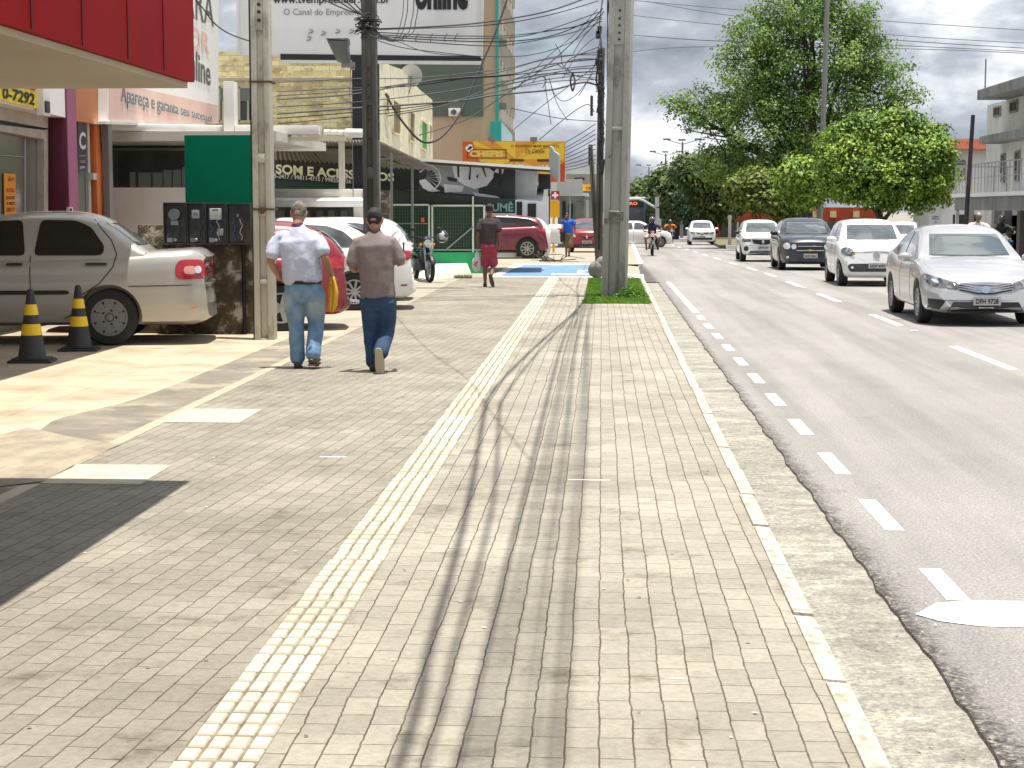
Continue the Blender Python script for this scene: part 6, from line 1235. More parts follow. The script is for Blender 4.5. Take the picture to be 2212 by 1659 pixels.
# ================================================================== people
from mathutils import noise as mnoise
M_skin = mat('skin_tan', (.36, .19, .12), .55, col2=(.31, .155, .095), ns=6); M_skin2 = mat('skin_brown', (.20, .10, .06), .55, col2=(.17, .08, .05), ns=6)
M_hairg = mat('hair_grey', (.085, .07, .058), .85, col2=(.20, .18, .155), ns=26, nd=3); M_hairk = mat('hair_black', (.012, .010, .009), .7)
def etube(mb, pts, rad, side=(1, 0, 0), seg=16, sq=2.0):
    pts = [Vector(p) for p in pts]; rings = []
    for i, p in enumerate(pts):
        d = (pts[min(i+1, len(pts)-1)]-pts[max(i-1, 0)]).normalized(); a = Vector(side); a = (a-d*a.dot(d))
        if a.length < .2: a = Vector((0, 1, 0)); a = a-d*a.dot(d)
        a.normalize(); b = d.cross(a); rx, ry = rad[i] if isinstance(rad[i], (tuple, list)) else (rad[i], rad[i]); ring = []
        for k in range(seg):
            t = 2*math.pi*k/seg; c, s = math.cos(t), math.sin(t); e = 2/sq
            ring.append(p+a*rx*math.copysign(abs(c)**e, c)+b*ry*math.copysign(abs(s)**e, s))
        rings.append(ring)
    for j, (r, s) in enumerate(((0, -1), (-1, 1))):     # rounded ends
        c = pts[r]; d = (pts[0]-pts[1]).normalized() if j == 0 else (pts[-1]-pts[-2]).normalized()
        rr = rad[r]; rr = min(rr) if isinstance(rr, (tuple, list)) else rr
        cap = [c+(q-c)*.72+d*rr*.55 for q in (rings[0] if j == 0 else rings[-1])]
        rings = [cap]+rings if j == 0 else rings+[cap]
    mb.loft(rings)
def organic(name, mb, m, parent, vox=.010, wr=0., wl=9., sm=4, seed=0):
    me = mesh_of(name, mb, m); o = put(name, me); a = o.modifiers.new('r', 'REMESH'); a.mode = 'VOXEL'; a.voxel_size = vox; a.use_smooth_shade = True
    s = o.modifiers.new('s', 'SMOOTH'); s.iterations = sm; s.factor = .5
    dg = bpy.context.evaluated_depsgraph_get(); m2 = bpy.data.meshes.new_from_object(o.evaluated_get(dg)); bpy.data.objects.remove(o); m2.name = name
    if not m2.materials: m2.materials.append(m)
    if wr:
        for v in m2.vertices:
            p = v.co; f = mnoise.noise(Vector((p.x*wl*1.3+seed, p.y*wl, p.z*wl*.8)))+.5*abs(mnoise.noise(Vector((p.x*wl*2.4, p.y*wl*2.4+seed, p.z*wl*1.2))))
            v.co = p+v.normal*f*wr
    m2.polygons.foreach_set('use_smooth', [True]*len(m2.polygons)); m2.update()
    return put(name, m2, parent)
def hand(mb, w, d, n, curl=.6, s=1.):
    """w wrist, d direction of the palm, n palm-normal (towards which the fingers curl)"""
    w = Vector(w); d = Vector(d).normalized(); n = Vector(n); n = (n-d*n.dot(d)).normalized(); a = d.cross(n)
    etube(mb, [w-d*.01, w+d*.03*s, w+d*.075*s, w+d*.09*s], [(.026*s, .018*s), (.034*s, .017*s), (.039*s, .015*s), (.036*s, .013*s)], side=a, seg=10)
    for i, (off, ln) in enumerate(((-.029, .068), (-.010, .078), (.010, .073), (.028, .058))):
        p = w+d*.085*s+a*off*s; dd = d.copy(); pts = [p]
        for k in range(3):
            an = curl*(.5+.45*k); dd = (d*math.cos(an)+n*math.sin(an)).normalized(); p = p+dd*ln*s*(.45, .32, .23)[k]; pts.append(p)
        etube(mb, pts, [.0092*s, .0088*s, .008*s, .0068*s], seg=7)
    p = w+d*.02*s+a*-.03*s; t1 = p+(d*.55-a*.6+n*.3)*.045*s; t2 = t1+(d*.8-a*.15+n*.5)*.03*s
    etube(mb, [p, t1, t2], [.013*s, .0105*s, .008*s], seg=7)
def mid(a, b, t): return Vector(a)*(1-t)+Vector(b)*t
def person(label, loc, rotz, J, C, vox=.010, group=None):
    """J joints (the person faces +Y), C clothing and build"""
    t = thing('person', label, 'person', loc, rotz, group); V = lambda k: Vector(J[k]); k_ = C.get('fat', 1.); skin = C['skin']
    hd, nk, ch, pv = V('head'), V('neck'), V('chest'), V('pelvis'); side = (V('shR')-V('shL')).normalized(); face = Vector(J.get('face', (0, 1, 0))).normalized()
    b = MB()   # the body
    etube(b, [pv-Vector((0, 0, .08)), pv, mid(pv, ch, .5), ch, mid(ch, nk, .62)], [(.145*k_, .105*k_), (.155*k_, .11*k_), (.14*k_, .10*k_), (.155*k_, .105), (.085, .068)], side)
    etube(b, [mid(ch, nk, .6), nk, mid(nk, hd, .55)], [(.062, .06), (.056, .058), (.054, .058)], side)
    up = (hd-nk).normalized(); fs = (face-up*face.dot(up)).normalized(); rt = fs.cross(up)
    etube(b, [hd-up*.105+fs*.02, hd-up*.06+fs*.015, hd, hd+up*.055, hd+up*.095], [(.045, .055), (.064, .078), (.075, .094), (.070, .088), (.045, .055)], rt)
    b.sphere(hd+fs*.098-up*.02, (.013, .018, .02), 8, 6)
    for sx in (-1, 1): etube(b, [hd+rt*sx*.078-up*.035+fs*.0, hd+rt*sx*.086+up*.02-fs*.008], [(.010, .018), (.010, .022)], rt, 8); b.sphere(hd+rt*sx*.03+fs*.088+up*.02, (.014, .01, .008), 6, 4)
    etube(b, [hd-up*.068+fs*.080-rt*.02, hd-up*.068+fs*.080+rt*.02], [.008, .008], seg=6)
    for s in 'LR':
        sh, el, wr_ = V('sh'+s), V('el'+s), V('wr'+s); ar = C.get('arm', 1.)
        etube(b, [mid(sh, ch, .25), sh, mid(sh, el, .35), el, mid(el, wr_, .3), wr_], [.040, .046*ar, .044*ar, .039*ar, .041*ar, .027*ar], (0, 1, 0), 12)
        hdv = Vector(J.get('hd'+s, tuple(wr_-el))); hand(b, wr_, hdv, Vector(J.get('pn'+s, (0, 1, 0))), J.get('curl'+s, .5))
        hp, kn, an = V('hp'+s), V('kn'+s), V('an'+s); lg = C.get('leg', 1.)
        etube(b, [hp, mid(hp, kn, .5), kn, mid(kn, an, .32), an], [.082*lg, .068*lg, .052*lg, .053*lg, .036*lg], (1, 0, 0), 12)
        fd = Vector(J.get('ft'+s, (0, 1, -.25))).normalized(); hl = an-fd*.045-Vector((0, 0, .03)) if fd.z > -.6 else an+Vector((0, -.045, -.0))
        etube(b, [hl, an+fd*.05+Vector((0, 0, -.045)) if fd.z > -.6 else an+fd*.06, (an+fd*.15+Vector((0, 0, -.06))) if fd.z > -.6 else an+fd*.16], [(.034, .03), (.042, .026), (.036, .014)], (1, 0, 0), 10)
    body = organic('body', b, skin, t, min(vox, .0095) if vox < .014 else vox, sm=3)
    ey = MB()
    for sx in (-1, 1): ey.sphere(hd+rt*sx*.031+fs*.086+up*.008, .008, 8, 5)
    obj('eyes', ey, M_trim, t, smooth=True)
    def fit(key, ln): return ln
    # shirt
    if C.get('shirt'):
        b = MB(); hem = C.get('hem', -.02); g = C.get('loose', .018); bz = pv+Vector((0, 0, hem))
        etube(b, [bz, mid(bz, ch, .25), mid(bz, ch, .6), ch, mid(ch, nk, .45), mid(ch, nk, .74)], [(C.get('hemw', .165)*k_+g, .115*k_+g), (C.get('waist', .16)*k_+g, .118*k_+g), (.162*k_+g, .118*k_+g), (.180*k_+g*.7, .115+g*.7), (.150+g*.4, .088+g*.3), (.088, .075)], side, 22, 2.35)
        sl = C.get('sleeve', .62)
        for s in 'LR':
            sh, el = V('sh'+s), V('el'+s); e = mid(sh, el, sl)
            etube(b, [mid(sh, ch, .45)+Vector((0, 0, .02)), mid(sh, ch, .06)+Vector((0, 0, -.022)), mid(sh, el, sl*.5), e], [(.052, .058), (.060+g*.3, .064), (.062+g*.6, .062+g*.5), (.064+g*1.0, .060+g*.8)], (0, 1, 0), 14)
        so = organic('shirt', b, C['shirt'], t, vox, C.get('wrk', .013), 7, 3, seed=loc[0])
        if C.get('collar'):
            b = MB(); etube(b, [mid(ch, nk, .70), nk+Vector((0, -.010, -.012))], [(.082, .076), (.071, .069)], side, 18); organic('collar', b, C['collar'], so, vox*.8, .0, sm=2)
    # lower garment
    b = MB(); wz = pv+Vector((0, 0, C.get('wst', .05))); g = C.get('loose2', .016); end = C.get('tlen', 1.)
    etube(b, [pv-Vector((0, 0, .10)), pv-Vector((0, 0, .03)), wz], [(.150*k_+g, .112*k_+g*.8), (.158*k_+g, .118*k_+g), (.150*k_+g, .112*k_+g*.6)], side, 20, 2.3)
    for s in 'LR':
        hp, kn, an = V('hp'+s), V('kn'+s), V('an'+s)
        if end >= 1: P_ = [hp+Vector((0, 0, .0)), mid(hp, kn, .5), kn, mid(kn, an, .45), mid(kn, an, .97)]; Rr = [.095*C.get('thigh', 1.)+g, .080*C.get('thigh', 1.)+g, .064+g, .060+g, .058+g*1.1]
        else: P_ = [hp, mid(hp, kn, .5), mid(hp, kn, end/.5)]; Rr = [.088+g*.6, .080+g*.8, .080+g]
        etube(b, P_, Rr, (1, 0, 0), 16)
    tr = organic('trousers' if end >= 1 else 'shorts', b, C['pants'], t, vox, C.get('wrk2', .008), 10, 3, seed=3+loc[0])
    if C.get('belt'):
        b = MB(); z = wz.z-.005; ring = []
        b.lathe([(1, z-.018), (1.0, z+.018), (.94, z+.018), (.94, z-.018)], 40, axis='Z', closed=True)
        b.v = [(wz.x+p[0]*(.153*k_+g+.006), wz.y+p[1]*(.115*k_+g+.006), p[2]) for p in b.v]; obj('belt', b, C['belt'], tr, smooth=True)
    if C.get('shoes'):
        for s in 'LR':
            an = V('an'+s); fd = Vector(J.get('ft'+s, (0, 1, -.25))).normalized(); b = MB()
            if fd.z > -.6: dn = Vector((0, 0, -1))
            else: dn = Vector((0, -1, -.15)).normalized()
            q = fd-dn*fd.dot(dn); fd2 = q.normalized() if q.length > .1 else fd; base = an+dn*.048
            etube(b, [base-fd2*.065, base-fd2*.02, base+fd2*.07, base+fd2*.16, base+fd2*.195], [(.036, .032), (.042, .040), (.047, .034), (.044, .024), (.028, .016)], (1, 0, 0), 14)
            if C.get('hightop', 1): etube(b, [base, an-dn*.03], [.042, .043], (1, 0, 0), 12)
            sh_ = organic('shoe', b, C['shoes'], t, vox*.8, sm=2)
            b = MB(); b0 = base+dn*.030; P_ = []
            for f_, w_ in ((-.085, .022), (-.06, .037), (0, .040), (.07, .047), (.14, .046), (.19, .034), (.212, .012)): P_.append((f_, w_))
            loop = [b0+fd2*f_+Vector((1, 0, 0))*w_ for f_, w_ in P_]+[b0+fd2*f_-Vector((1, 0, 0))*w_ for f_, w_ in reversed(P_)]
            b.prism(loop, dn*.016); obj('sole', b, C.get('sole', M_trim), sh_, bevel=.004)
    if C.get('hair'):
        b = MB(); hh = C.get('hairk', 1)
        etube(b, [hd-up*.035-fs*.034, hd+up*.0-fs*.020, hd+up*.045-fs*.012, hd+up*.078-fs*.008], [(.062, .056), (.082, .086), (.083, .097), (.070, .084)], rt, 18)
        h = organic('hair' if not C.get('cap') else 'cap', b, C['hair'], t, vox*.8, C.get('hwr', .003), 30, 2)
        if C.get('bald'): b = MB(); etube(b, [hd+up*.05-fs*.012, hd+up*.085-fs*.008, hd+up*.100-fs*.0], [(.062, .072), (.058, .066), (.044, .050)], rt, 16); organic('bald_crown', b, skin, t, vox*.8, sm=3)
        if C.get('visor'): b = MB(); etube(b, [hd+up*.045+fs*.05, hd+up*.035+fs*.15], [(.06, .012), (.045, .008)], rt, 12); obj('visor', b, C['hair'], h, smooth=True)
    if C.get('helmet'):
        b = MB(); b.sphere(hd+up*.01, (.135, .15, .145), 18, 12); h = obj('helmet', b, C['helmet'], t, smooth=True)
        b = MB(); etube(b, [hd-up*.05+fs*.075, hd+up*.05+fs*.095], [(.105, .075), (.10, .06)], rt, 16); obj('visor', b, mat('visor_dark', (.06, .055, .04), .1), h, smooth=True)
    return t
def denim(t, bb_, nn, l):
    tc = nn('ShaderNodeTexCoord'); o = tc.outputs['Object']; c = ramp(t, noise(t, o, 9, 6), [(.35, (.10, .19, .32)), (.6, (.17, .28, .42))])
    g = nn('ShaderNodeTexNoise'); g.inputs['Scale'].default_value = 4.2; l(o, g.inputs['Vector'])
    sx = nn('ShaderNodeSeparateXYZ'); l(o, sx.inputs[0])
    # faded patches on the seat and thighs
    m1 = nn('ShaderNodeMath'); m1.operation = 'SUBTRACT'; l(sx.outputs['Z'], m1.inputs[0]); m1.inputs[1].default_value = .67
    m2 = nn('ShaderNodeMath'); m2.operation = 'ABSOLUTE'; l(m1.outputs[0], m2.inputs[0])
    m3 = nn('ShaderNodeMath'); m3.operation = 'MULTIPLY_ADD'; l(m2.outputs[0], m3.inputs[0]); m3.inputs[1].default_value = -3.2; m3.inputs[2].default_value = .62
    m4 = nn('ShaderNodeMath'); m4.operation = 'MULTIPLY'; m4.use_clamp = True; l(m3.outputs[0], m4.inputs[0]); l(ramp(t, g.outputs['Fac'], [(.42, (0, 0, 0)), (.58, (1, 1, 1))]), m4.inputs[1])
    m5 = nn('ShaderNodeMath'); m5.operation = 'MULTIPLY'; m5.inputs[1].default_value = 1.2; m5.use_clamp = True; l(m4.outputs[0], m5.inputs[0])
    l(mixc(t, m5.outputs[0], c, (.38, .42, .40)), bb_.inputs['Base Color']); bb_.inputs['Roughness'].default_value = .85; bumpn(t, bb_, noise(t, o, 35, 5), .35, .01)
M_denim = node_mat('washed_denim', denim)
M_navyj = mat('dark_denim', (.012, .038, .085), .85, col2=(.022, .06, .125), ns=8, bump=.3, bs=30)
M_lilac = mat('lilac_cotton', (.42, .45, .57), .8, col2=(.48, .51, .62), ns=5, bump=.4, bs=9); M_mauve = mat('mauve_pique', (.18, .135, .13), .85, col2=(.20, .155, .15), ns=60, bump=.2, bs=12)
M_brownsh = mat('brown_leather', (.05, .022, .016), .5); M_belt = mat('belt_black', (.01, .01, .012), .4); M_pcol = mat('purple_collar', (.07, .015, .05), .8); M_dcol = mat('dark_collar', (.03, .012, .014), .8)

m1 = gr(660, 795); k1 = .001206
def C1(x, y, d=0.): return ((x-560)*k1, d, (1550-y)*k1)
J1 = dict(head=C1(512, 203, .045), neck=C1(508, 300, -.01), chest=C1(525, 440, -.02), pelvis=C1(548, 830, 0), shL=C1(325, 385), shR=C1(680, 385), elL=C1(272, 625, -.05), wrL=C1(340, 765, .04), elR=C1(752, 590, -.07), wrR=C1(792, 745, .06),
    hpL=C1(468, 900), hpR=C1(645, 900), knL=C1(478, 1180, .03), anL=C1(492, 1478, -.01), knR=C1(652, 1170, .06), anR=C1(640, 1440, -.10), ftL=(-.08, 1, -.02), ftR=(.12, 1, -.35), face=(0, 1, -.6), pnL=(1, .5, 0), pnR=(-.6, 1, 0), hdL=(.5, .5, -.5), curlL=.9, curlR=1.1)
M1 = person('balding man in a lilac short-sleeved shirt and faded jeans, walking away', (m1.x, m1.y, 0), 0, J1, dict(skin=M_skin, fat=1.12, shirt=M_lilac, collar=M_pcol, pants=M_denim, belt=M_belt, shoes=M_brownsh, hair=M_hairg, bald=1, loose=.024, sleeve=.72, hem=.055, wst=.045, thigh=1.06, arm=1.05, sole=mat('sole_brown', (.10, .06, .045), .8), loose2=.02), vox=.011)
b = MB(); b.box(C1(600, 0)[0], C1(680, 0)[0], -.170, -.150, C1(0, 806)[2], C1(0, 794)[2]); obj('phone_holster', b, M_belt, M1)
# the yellow cloth in his right hand
x, y, z = C1(795, 770, .05); b = MB(); rows = []
for i in range(14):
    f_ = i/13; w_ = .018+.040*min(1, f_*2.2)*(1-.15*f_); row = []
    for j in range(13): g_ = j/12-.5; row.append((x-.004+.012*math.sin(f_*3)+g_*2*w_*(1 if i < 12 else 1-.5*(i-11)*abs(g_)), y+.016*math.sin(g_*14+f_*2)-.012*f_, z+.03-.385*f_+.03*abs(g_)*f_))
    rows.append(row)
v = [p for r in rows for p in r]; f = [(i*13+j, i*13+j+1, (i+1)*13+j+1, (i+1)*13+j) for i in range(13) for j in range(12)]
me = MB().add(v, f); cl = obj('cloth', me, mat('yellow_cloth', (.66, .33, .025), .85, col2=(.72, .42, .05), ns=9, bump=.3), None, smooth=True, sharp=0, fixn=False); cl.location = (m1.x, m1.y, 0)
sd = cl.modifiers.new('s', 'SOLIDIFY'); sd.thickness = .006; tag(cl, 'crumpled yellow cloth hanging from the hand of the man in lilac', 'cloth')

m2 = gr(815, 803); k2 = .00118
def C2(x, y, d=0.): return ((x-1185)*k2, d, (1583-y)*k2)
J2 = dict(head=C2(1172, 262, .03), neck=C2(1172, 350, -.0), chest=C2(1178, 480, -.01), pelvis=C2(1195, 900, 0), shL=C2(1020, 432), shR=C2(1325, 432), elL=C2(975, 690, .0), wrL=C2(1000, 690, .24), elR=C2(1392, 650, .02), wrR=C2(1400, 575, .22),
    hpL=C2(1125, 960), hpR=C2(1270, 960), knL=C2(1125, 1230, .05), anL=C2(1148, 1515, .02), knR=C2(1270, 1235, .06), anR=C2(1232, 1415, -.20), ftL=(-.1, 1, -.05), ftR=(.06, .22, -1), face=(.1, 1, -.15), pnL=(1, 0, .3), pnR=(-1, 0, 0), hdL=(.5, .8, .0), hdR=(-.3, .8, .4), curlL=.9, curlR=1.0)
M2 = person('man in a dark cap and mauve polo shirt walking away', (m2.x, m2.y, 0), 0, J2, dict(skin=M_skin, fat=1.0, shirt=M_mauve, collar=M_dcol, pants=M_navyj, shoes=M_trim, hair=mat('cap_cloth', (.014, .015, .016), .8), cap=1, visor=1, hairk=1.1, loose=.022, sleeve=.78, hem=-.02, hemw=.165, waist=.15, wst=.03, wrk=.008, sole=mat('sole_tan', (.42, .36, .27), .8), hwr=.001), vox=.011)
b = MB(); x, y, z = C2(1392, 545, .32); b.box(x-.005, x+.005, y-.04, y+.05, z-.03, z+.10); o = obj('phone', b, M_belt, bevel=.003); o.location = (m2.x, m2.y, 0); tag(o, 'dark smartphone held up by the man in the mauve shirt', 'phone')

m3 = gr(1057, 620); k3 = .001603
def C3(x, y, d=0.): return ((x-1120)*k3, d, (1300-y)*k3)
J3 = dict(head=C3(1122, 262, .02), neck=C3(1118, 350), chest=C3(1120, 450), pelvis=C3(1108, 740), shL=C3(1005, 405), shR=C3(1235, 405), elL=C3(975, 580, -.03), wrL=C3(960, 735, .03), elR=C3(1252, 580, -.05), wrR=C3(1252, 740, .0),
    hpL=C3(1065, 800), hpR=C3(1160, 800), knL=C3(1060, 1020, .04), anL=C3(1063, 1235, .02), knR=C3(1172, 1010, .05), anR=C3(1150, 1160, -.18), ftL=(-.1, 1, -.05), ftR=(.25, .2, -1), face=(.1, 1, 0), pnL=(1, .2, 0), pnR=(-1, .2, 0), curlL=1.2, curlR=.7)
person('man in a dark T-shirt and red shorts walking away with a white carrier bag', (m3.x, m3.y, 0), 0, J3, dict(skin=M_skin2, fat=.95, shirt=mat('charcoal_cotton', (.045, .032, .034), .9, col2=(.06, .045, .047), ns=5), pants=mat('red_shorts', (.30, .035, .06), .85, col2=(.36, .05, .08), ns=5), tlen=.46, shoes=mat('dark_sandal', (.05, .03, .025), .7), hightop=0, hair=M_hairk, loose=.02, sleeve=.75, hem=.03, wrk=.007, wrk2=.012, loose2=.02, sole=mat('sole_brown', (.10, .06, .045), .8)), vox=.015)
x, y, z = C3(950, 800, .04); b = MB()
etube(b, [(x, y, z-.44), (x, y, z-.36), (x, y, z-.24), (x+.01, y, z-.12), (x+.01, y, z-.03)], [(.075, .045), (.112, .075), (.105, .07), (.05, .035), (.018, .014)], (1, 0, 0), 18)
o = organic('carrier_bag', b, mat('bag_plastic', (.60, .60, .59), .4, trans=.0, col2=(.66, .66, .65), ns=5, bump=.4, bs=12), None, .012, .012, 14, 2); o.location = (m3.x, m3.y, 0); tag(o, 'white plastic carrier bag with a red print hanging from a hand', 'bag')
b = MB()
for i, (dx, dz) in enumerate(((0, 0), (.03, .02), (-.02, -.03), (.01, -.06))): b.box(x-.03+dx, x+.005+dx, y-.098, y-.09, z-.30+dz, z-.27+dz)
obj('print', b, mat('bag_red', (.45, .10, .08), .5), o)

k4 = .00255; m4 = grs(1226, 555)
def C4(x, y, d=0.): return (-(x-345)*k4, d, (1300-y)*k4)      # faces the camera
J4 = dict(head=C4(340, 688, .02), neck=C4(345, 725), chest=C4(348, 770), pelvis=C4(355, 950), shL=C4(425, 745), shR=C4(285, 745), elL=C4(448, 835, 0), wrL=C4(455, 905, .08), elR=C4(252, 790, .08), wrR=C4(300, 720, .16),
    hpL=C4(390, 970), hpR=C4(320, 970), knL=C4(380, 1120, .06), anL=C4(368, 1255, -.02), knR=C4(328, 1120, .02), anR=C4(325, 1270, .02), ftL=(0, 1, -.1), ftR=(0, 1, -.05), face=(0, 1, -.1), pnL=(1, 0, 0), pnR=(0, -1, 0), curlR=1.1)
person('man in a royal blue shirt and khaki shorts walking this way, hand at his ear', tuple(m4), math.pi, J4, dict(skin=M_skin2, fat=1.0, shirt=mat('royal_blue', (.01, .07, .42), .8, col2=(.015, .11, .55), ns=6), pants=mat('khaki_shorts', (.17, .115, .07), .85), tlen=.5, shoes=mat('dark_sandal', (.05, .03, .025), .7), hightop=0, hair=M_hairk, loose=.02, sleeve=.7, hem=.0, wrk=.008, loose2=.03), vox=.016)
x, y, z = C4(262, 1000, .1); b = MB(); b.box(x-.07, x+.07, y-.18, y+.18, z-.2, z+.22); o = obj('shoulder_bag', b, M_black, bevel=.04); o.location = tuple(m4); o.rotation_euler = (0, 0, math.pi); tag(o, 'black shoulder bag at the side of the man in blue', 'bag')

# ------------------------------------------------------------------ motorcycles and a bicycle
def motorcycle(label, loc, rotz, pm, scale=1., group=None, helmet=False):
    t = thing('motorcycle', label, 'motorcycle', loc, rotz, group); t.scale = (scale,)*3
    for nm, y in (('front_wheel', -.66), ('rear_wheel', .62)):
        w = bpy.data.objects.new(nm, None); COL.objects.link(w); w.parent = t; w.location = (0, y, .30)
        b = MB(); b.lathe([(.235, -.04), (.285, -.045), (.30, 0), (.285, .045), (.235, .04)], 30, axis='X', closed=True); obj('tyre', b, M_tyre, w, smooth=True)
        b = MB(); b.lathe([(.215, -.02), (.24, -.025), (.24, .025), (.215, .02)], 26, axis='X', closed=True); b.lathe([(0, -.04), (.045, -.04), (.045, .04), (0, .04)], 12, axis='X')
        for k in range(6): a = k*math.pi/3; b.bar((0, .03*math.cos(a), .03*math.sin(a)), (0, .225*math.cos(a), .225*math.sin(a)), .016, .03, up=(1, 0, 0))
        obj('rim', b, M_rimS, w, smooth=True)
        b = MB(); b.lathe([(.06, .045), (.11, .045), (.11, .05), (.06, .05)], 18, axis='X', closed=True); obj('brake_disc', b, M_chrome, w)
    b = MB()
    for sx in (-1, 1): b.tube([(sx*.07, -.66, .30), (sx*.07, -.50, .72), (sx*.06, -.43, .92)], [.026, .024, .02], 8)
    b.bar((-.08, -.43, .90), (.08, -.43, .90), .05, .03); obj('fork', b, M_chrome, t, smooth=True)
    b = MB(); P_ = []
    for k in range(9): a = R(20+k*16); P_.append((0, -.66-.345*math.cos(a)*-1*-1, .30+.345*math.sin(a)))
    etube(b, P_, [(.05, .012)]*9, (1, 0, 0), 8); obj('mudguard', b, M_trim, t, smooth=True)
    b = MB(); etube(b, [(0, -.42, .72), (0, -.25, .80), (0, -.02, .82), (0, .10, .74)], [(.09, .07), (.14, .11), (.13, .10), (.08, .05)], (1, 0, 0), 14); obj('fuel_tank', b, pm, t, smooth=True)
    b = MB(); etube(b, [(0, .02, .76), (0, .25, .77), (0, .55, .82), (0, .80, .84)], [(.09, .035), (.13, .045), (.12, .04), (.07, .025)], (1, 0, 0), 12, 3); obj('seat', b, M_black, t, smooth=True)
    b = MB(); b.tube([(0, -.40, .85), (0, -.32, .55), (0, -.25, .32), (0, .15, .30), (0, .25, .62), (0, .75, .74)], .025, 8); b.tube([(0, .2, .34), (0, .62, .30)], .03, 6); obj('frame', b, M_trim, t, smooth=True)
    b = MB(); b.box(-.14, .14, -.22, .14, .27, .52); b.lathe([(.0, -.16), (.09, -.16), (.10, 0), (.09, .16), (0, .16)], 14, (0, .02, .36), 'X'); etube(b, [(0, -.15, .5), (0, -.20, .70)], [.09, .08], seg=12); obj('engine', b, mat('engine_grey', (.09, .09, .09), .45, metal=.5), t, bevel=.01)
    b = MB(); b.tube([(.12, -.2, .45), (.14, -.26, .28), (.15, .1, .24), (.16, .7, .36)], [.02, .02, .03, .045], 10); obj('exhaust', b, M_chrome, t, smooth=True)
    b = MB(); b.tube([(-.36, -.28, 1.02), (-.2, -.36, 1.04), (0, -.40, .98), (.2, -.36, 1.04), (.36, -.28, 1.02)], .013, 8); obj('handlebar', b, M_trim, t, smooth=True)
    for sx in (-1, 1):
        b = MB(); b.tube([(sx*.36, -.28, 1.02), (sx*.24, -.345, 1.04)], .02, 8); obj('grip', b, M_black, t, smooth=True)
        b = MB(); b.tube([(sx*.22, -.36, 1.04), (sx*.30, -.38, 1.18)], .006, 6); b.sphere((sx*.31, -.38, 1.22), (.06, .015, .04), 10, 6); obj('mirror', b, M_trim, t, smooth=True)
        b = MB(); b.sphere((sx*.16, -.46, .86), .03, 8, 6); b.tube([(sx*.03, -.44, .86), (sx*.16, -.46, .86)], .006, 5); obj('indicator', b, M_orange, t, smooth=True)
        b = MB(); b.tube([(sx*.10, .05, .28), (sx*.24, .05, .28)], .015, 6); obj('footpeg', b, M_trim, t)
    b = MB(); b.lathe([(0, -.11), (.085, -.10), (.10, -.03), (.07, .06), (0, .07)], 18, (0, -.49, .88), 'Y'); obj('headlight', b, M_lampw, t, smooth=True)
    b = MB(); etube(b, [(0, -.47, .97), (0, -.42, 1.03)], [(.09, .05), (.10, .03)], (1, 0, 0), 10); obj('instrument_cowl', b, pm, t, smooth=True)
    b = MB(); b.box(-.07, .07, .82, .88, .76, .82); obj('tail_light', b, M_tail, t, bevel=.01)
    return t
p = gr(923, 611.5); mc = motorcycle('black motorcycle parked by the white ramp with a helmet on its mirror', (p.x-.22, p.y+.92, 0), R(22), mat('moto_black', (.02, .022, .025), .2, coat=.6))
h = Vector((p.x+.42, p.y+.62, 1.12)); b = MB(); b.sphere((0, 0, 0), (.135, .16, .145), 18, 12); ho = obj('helmet', b, mat('helmet_black', (.012, .012, .014), .12, coat=.8), None, smooth=True, loc=(xs(953, p.y), p.y+.25, zs(511, p.y)), rotz=.5); tag(ho, 'glossy black crash helmet hung on the parked motorcycle mirror', 'helmet')
b = MB(); etube(b, [(-.03, -.12, -.05), (-.03, -.10, .05)], [(.10, .045), (.10, .05)], (1, 0, 0), 14); obj('visor', b, mat('visor_pale', (.40, .41, .42), .08, spec=1.), ho, smooth=True)
# oncoming rider
p = grs(1410, 553, RD); motorcycle('red motorcycle ridden toward the camera along the pavement side of the road', (p.x, p.y+.96, p.z), 0, M_cred)
JR = dict(head=(0, .0, 1.50), neck=(0, -.03, 1.37), chest=(0, -.05, 1.25), pelvis=(0, -.12, .88), shL=(-.20, -.04, 1.30), shR=(.20, -.04, 1.30), elL=(-.40, .20, 1.12), wrL=(-.36, .42, 1.05), elR=(.40, .20, 1.12), wrR=(.36, .42, 1.05),
    hpL=(-.12, -.08, .86), hpR=(.12, -.08, .86), knL=(-.30, .30, .74), anL=(-.24, .12, .33), knR=(.30, .30, .74), anR=(.24, .12, .33), face=(0, 1, 0), ftL=(-.1, 1, 0), ftR=(.1, 1, 0), pnL=(0, 0, -1), pnR=(0, 0, -1), hdL=(.2, .3, 0), hdR=(-.2, .3, 0), curlL=1.3, curlR=1.3)
person('helmeted rider in a dark navy top and light shorts on the oncoming motorcycle', (p.x, p.y+1.1, p.z), math.pi, JR, dict(skin=M_skin2, fat=1., shirt=mat('navy_cloth', (.015, .02, .05), .85), pants=mat('light_shorts', (.42, .36, .30), .85), tlen=.46, shoes=M_trim, helmet=mat('helmet_grey', (.10, .10, .10), .15, coat=.8), sleeve=.7, loose=.02), vox=.016)
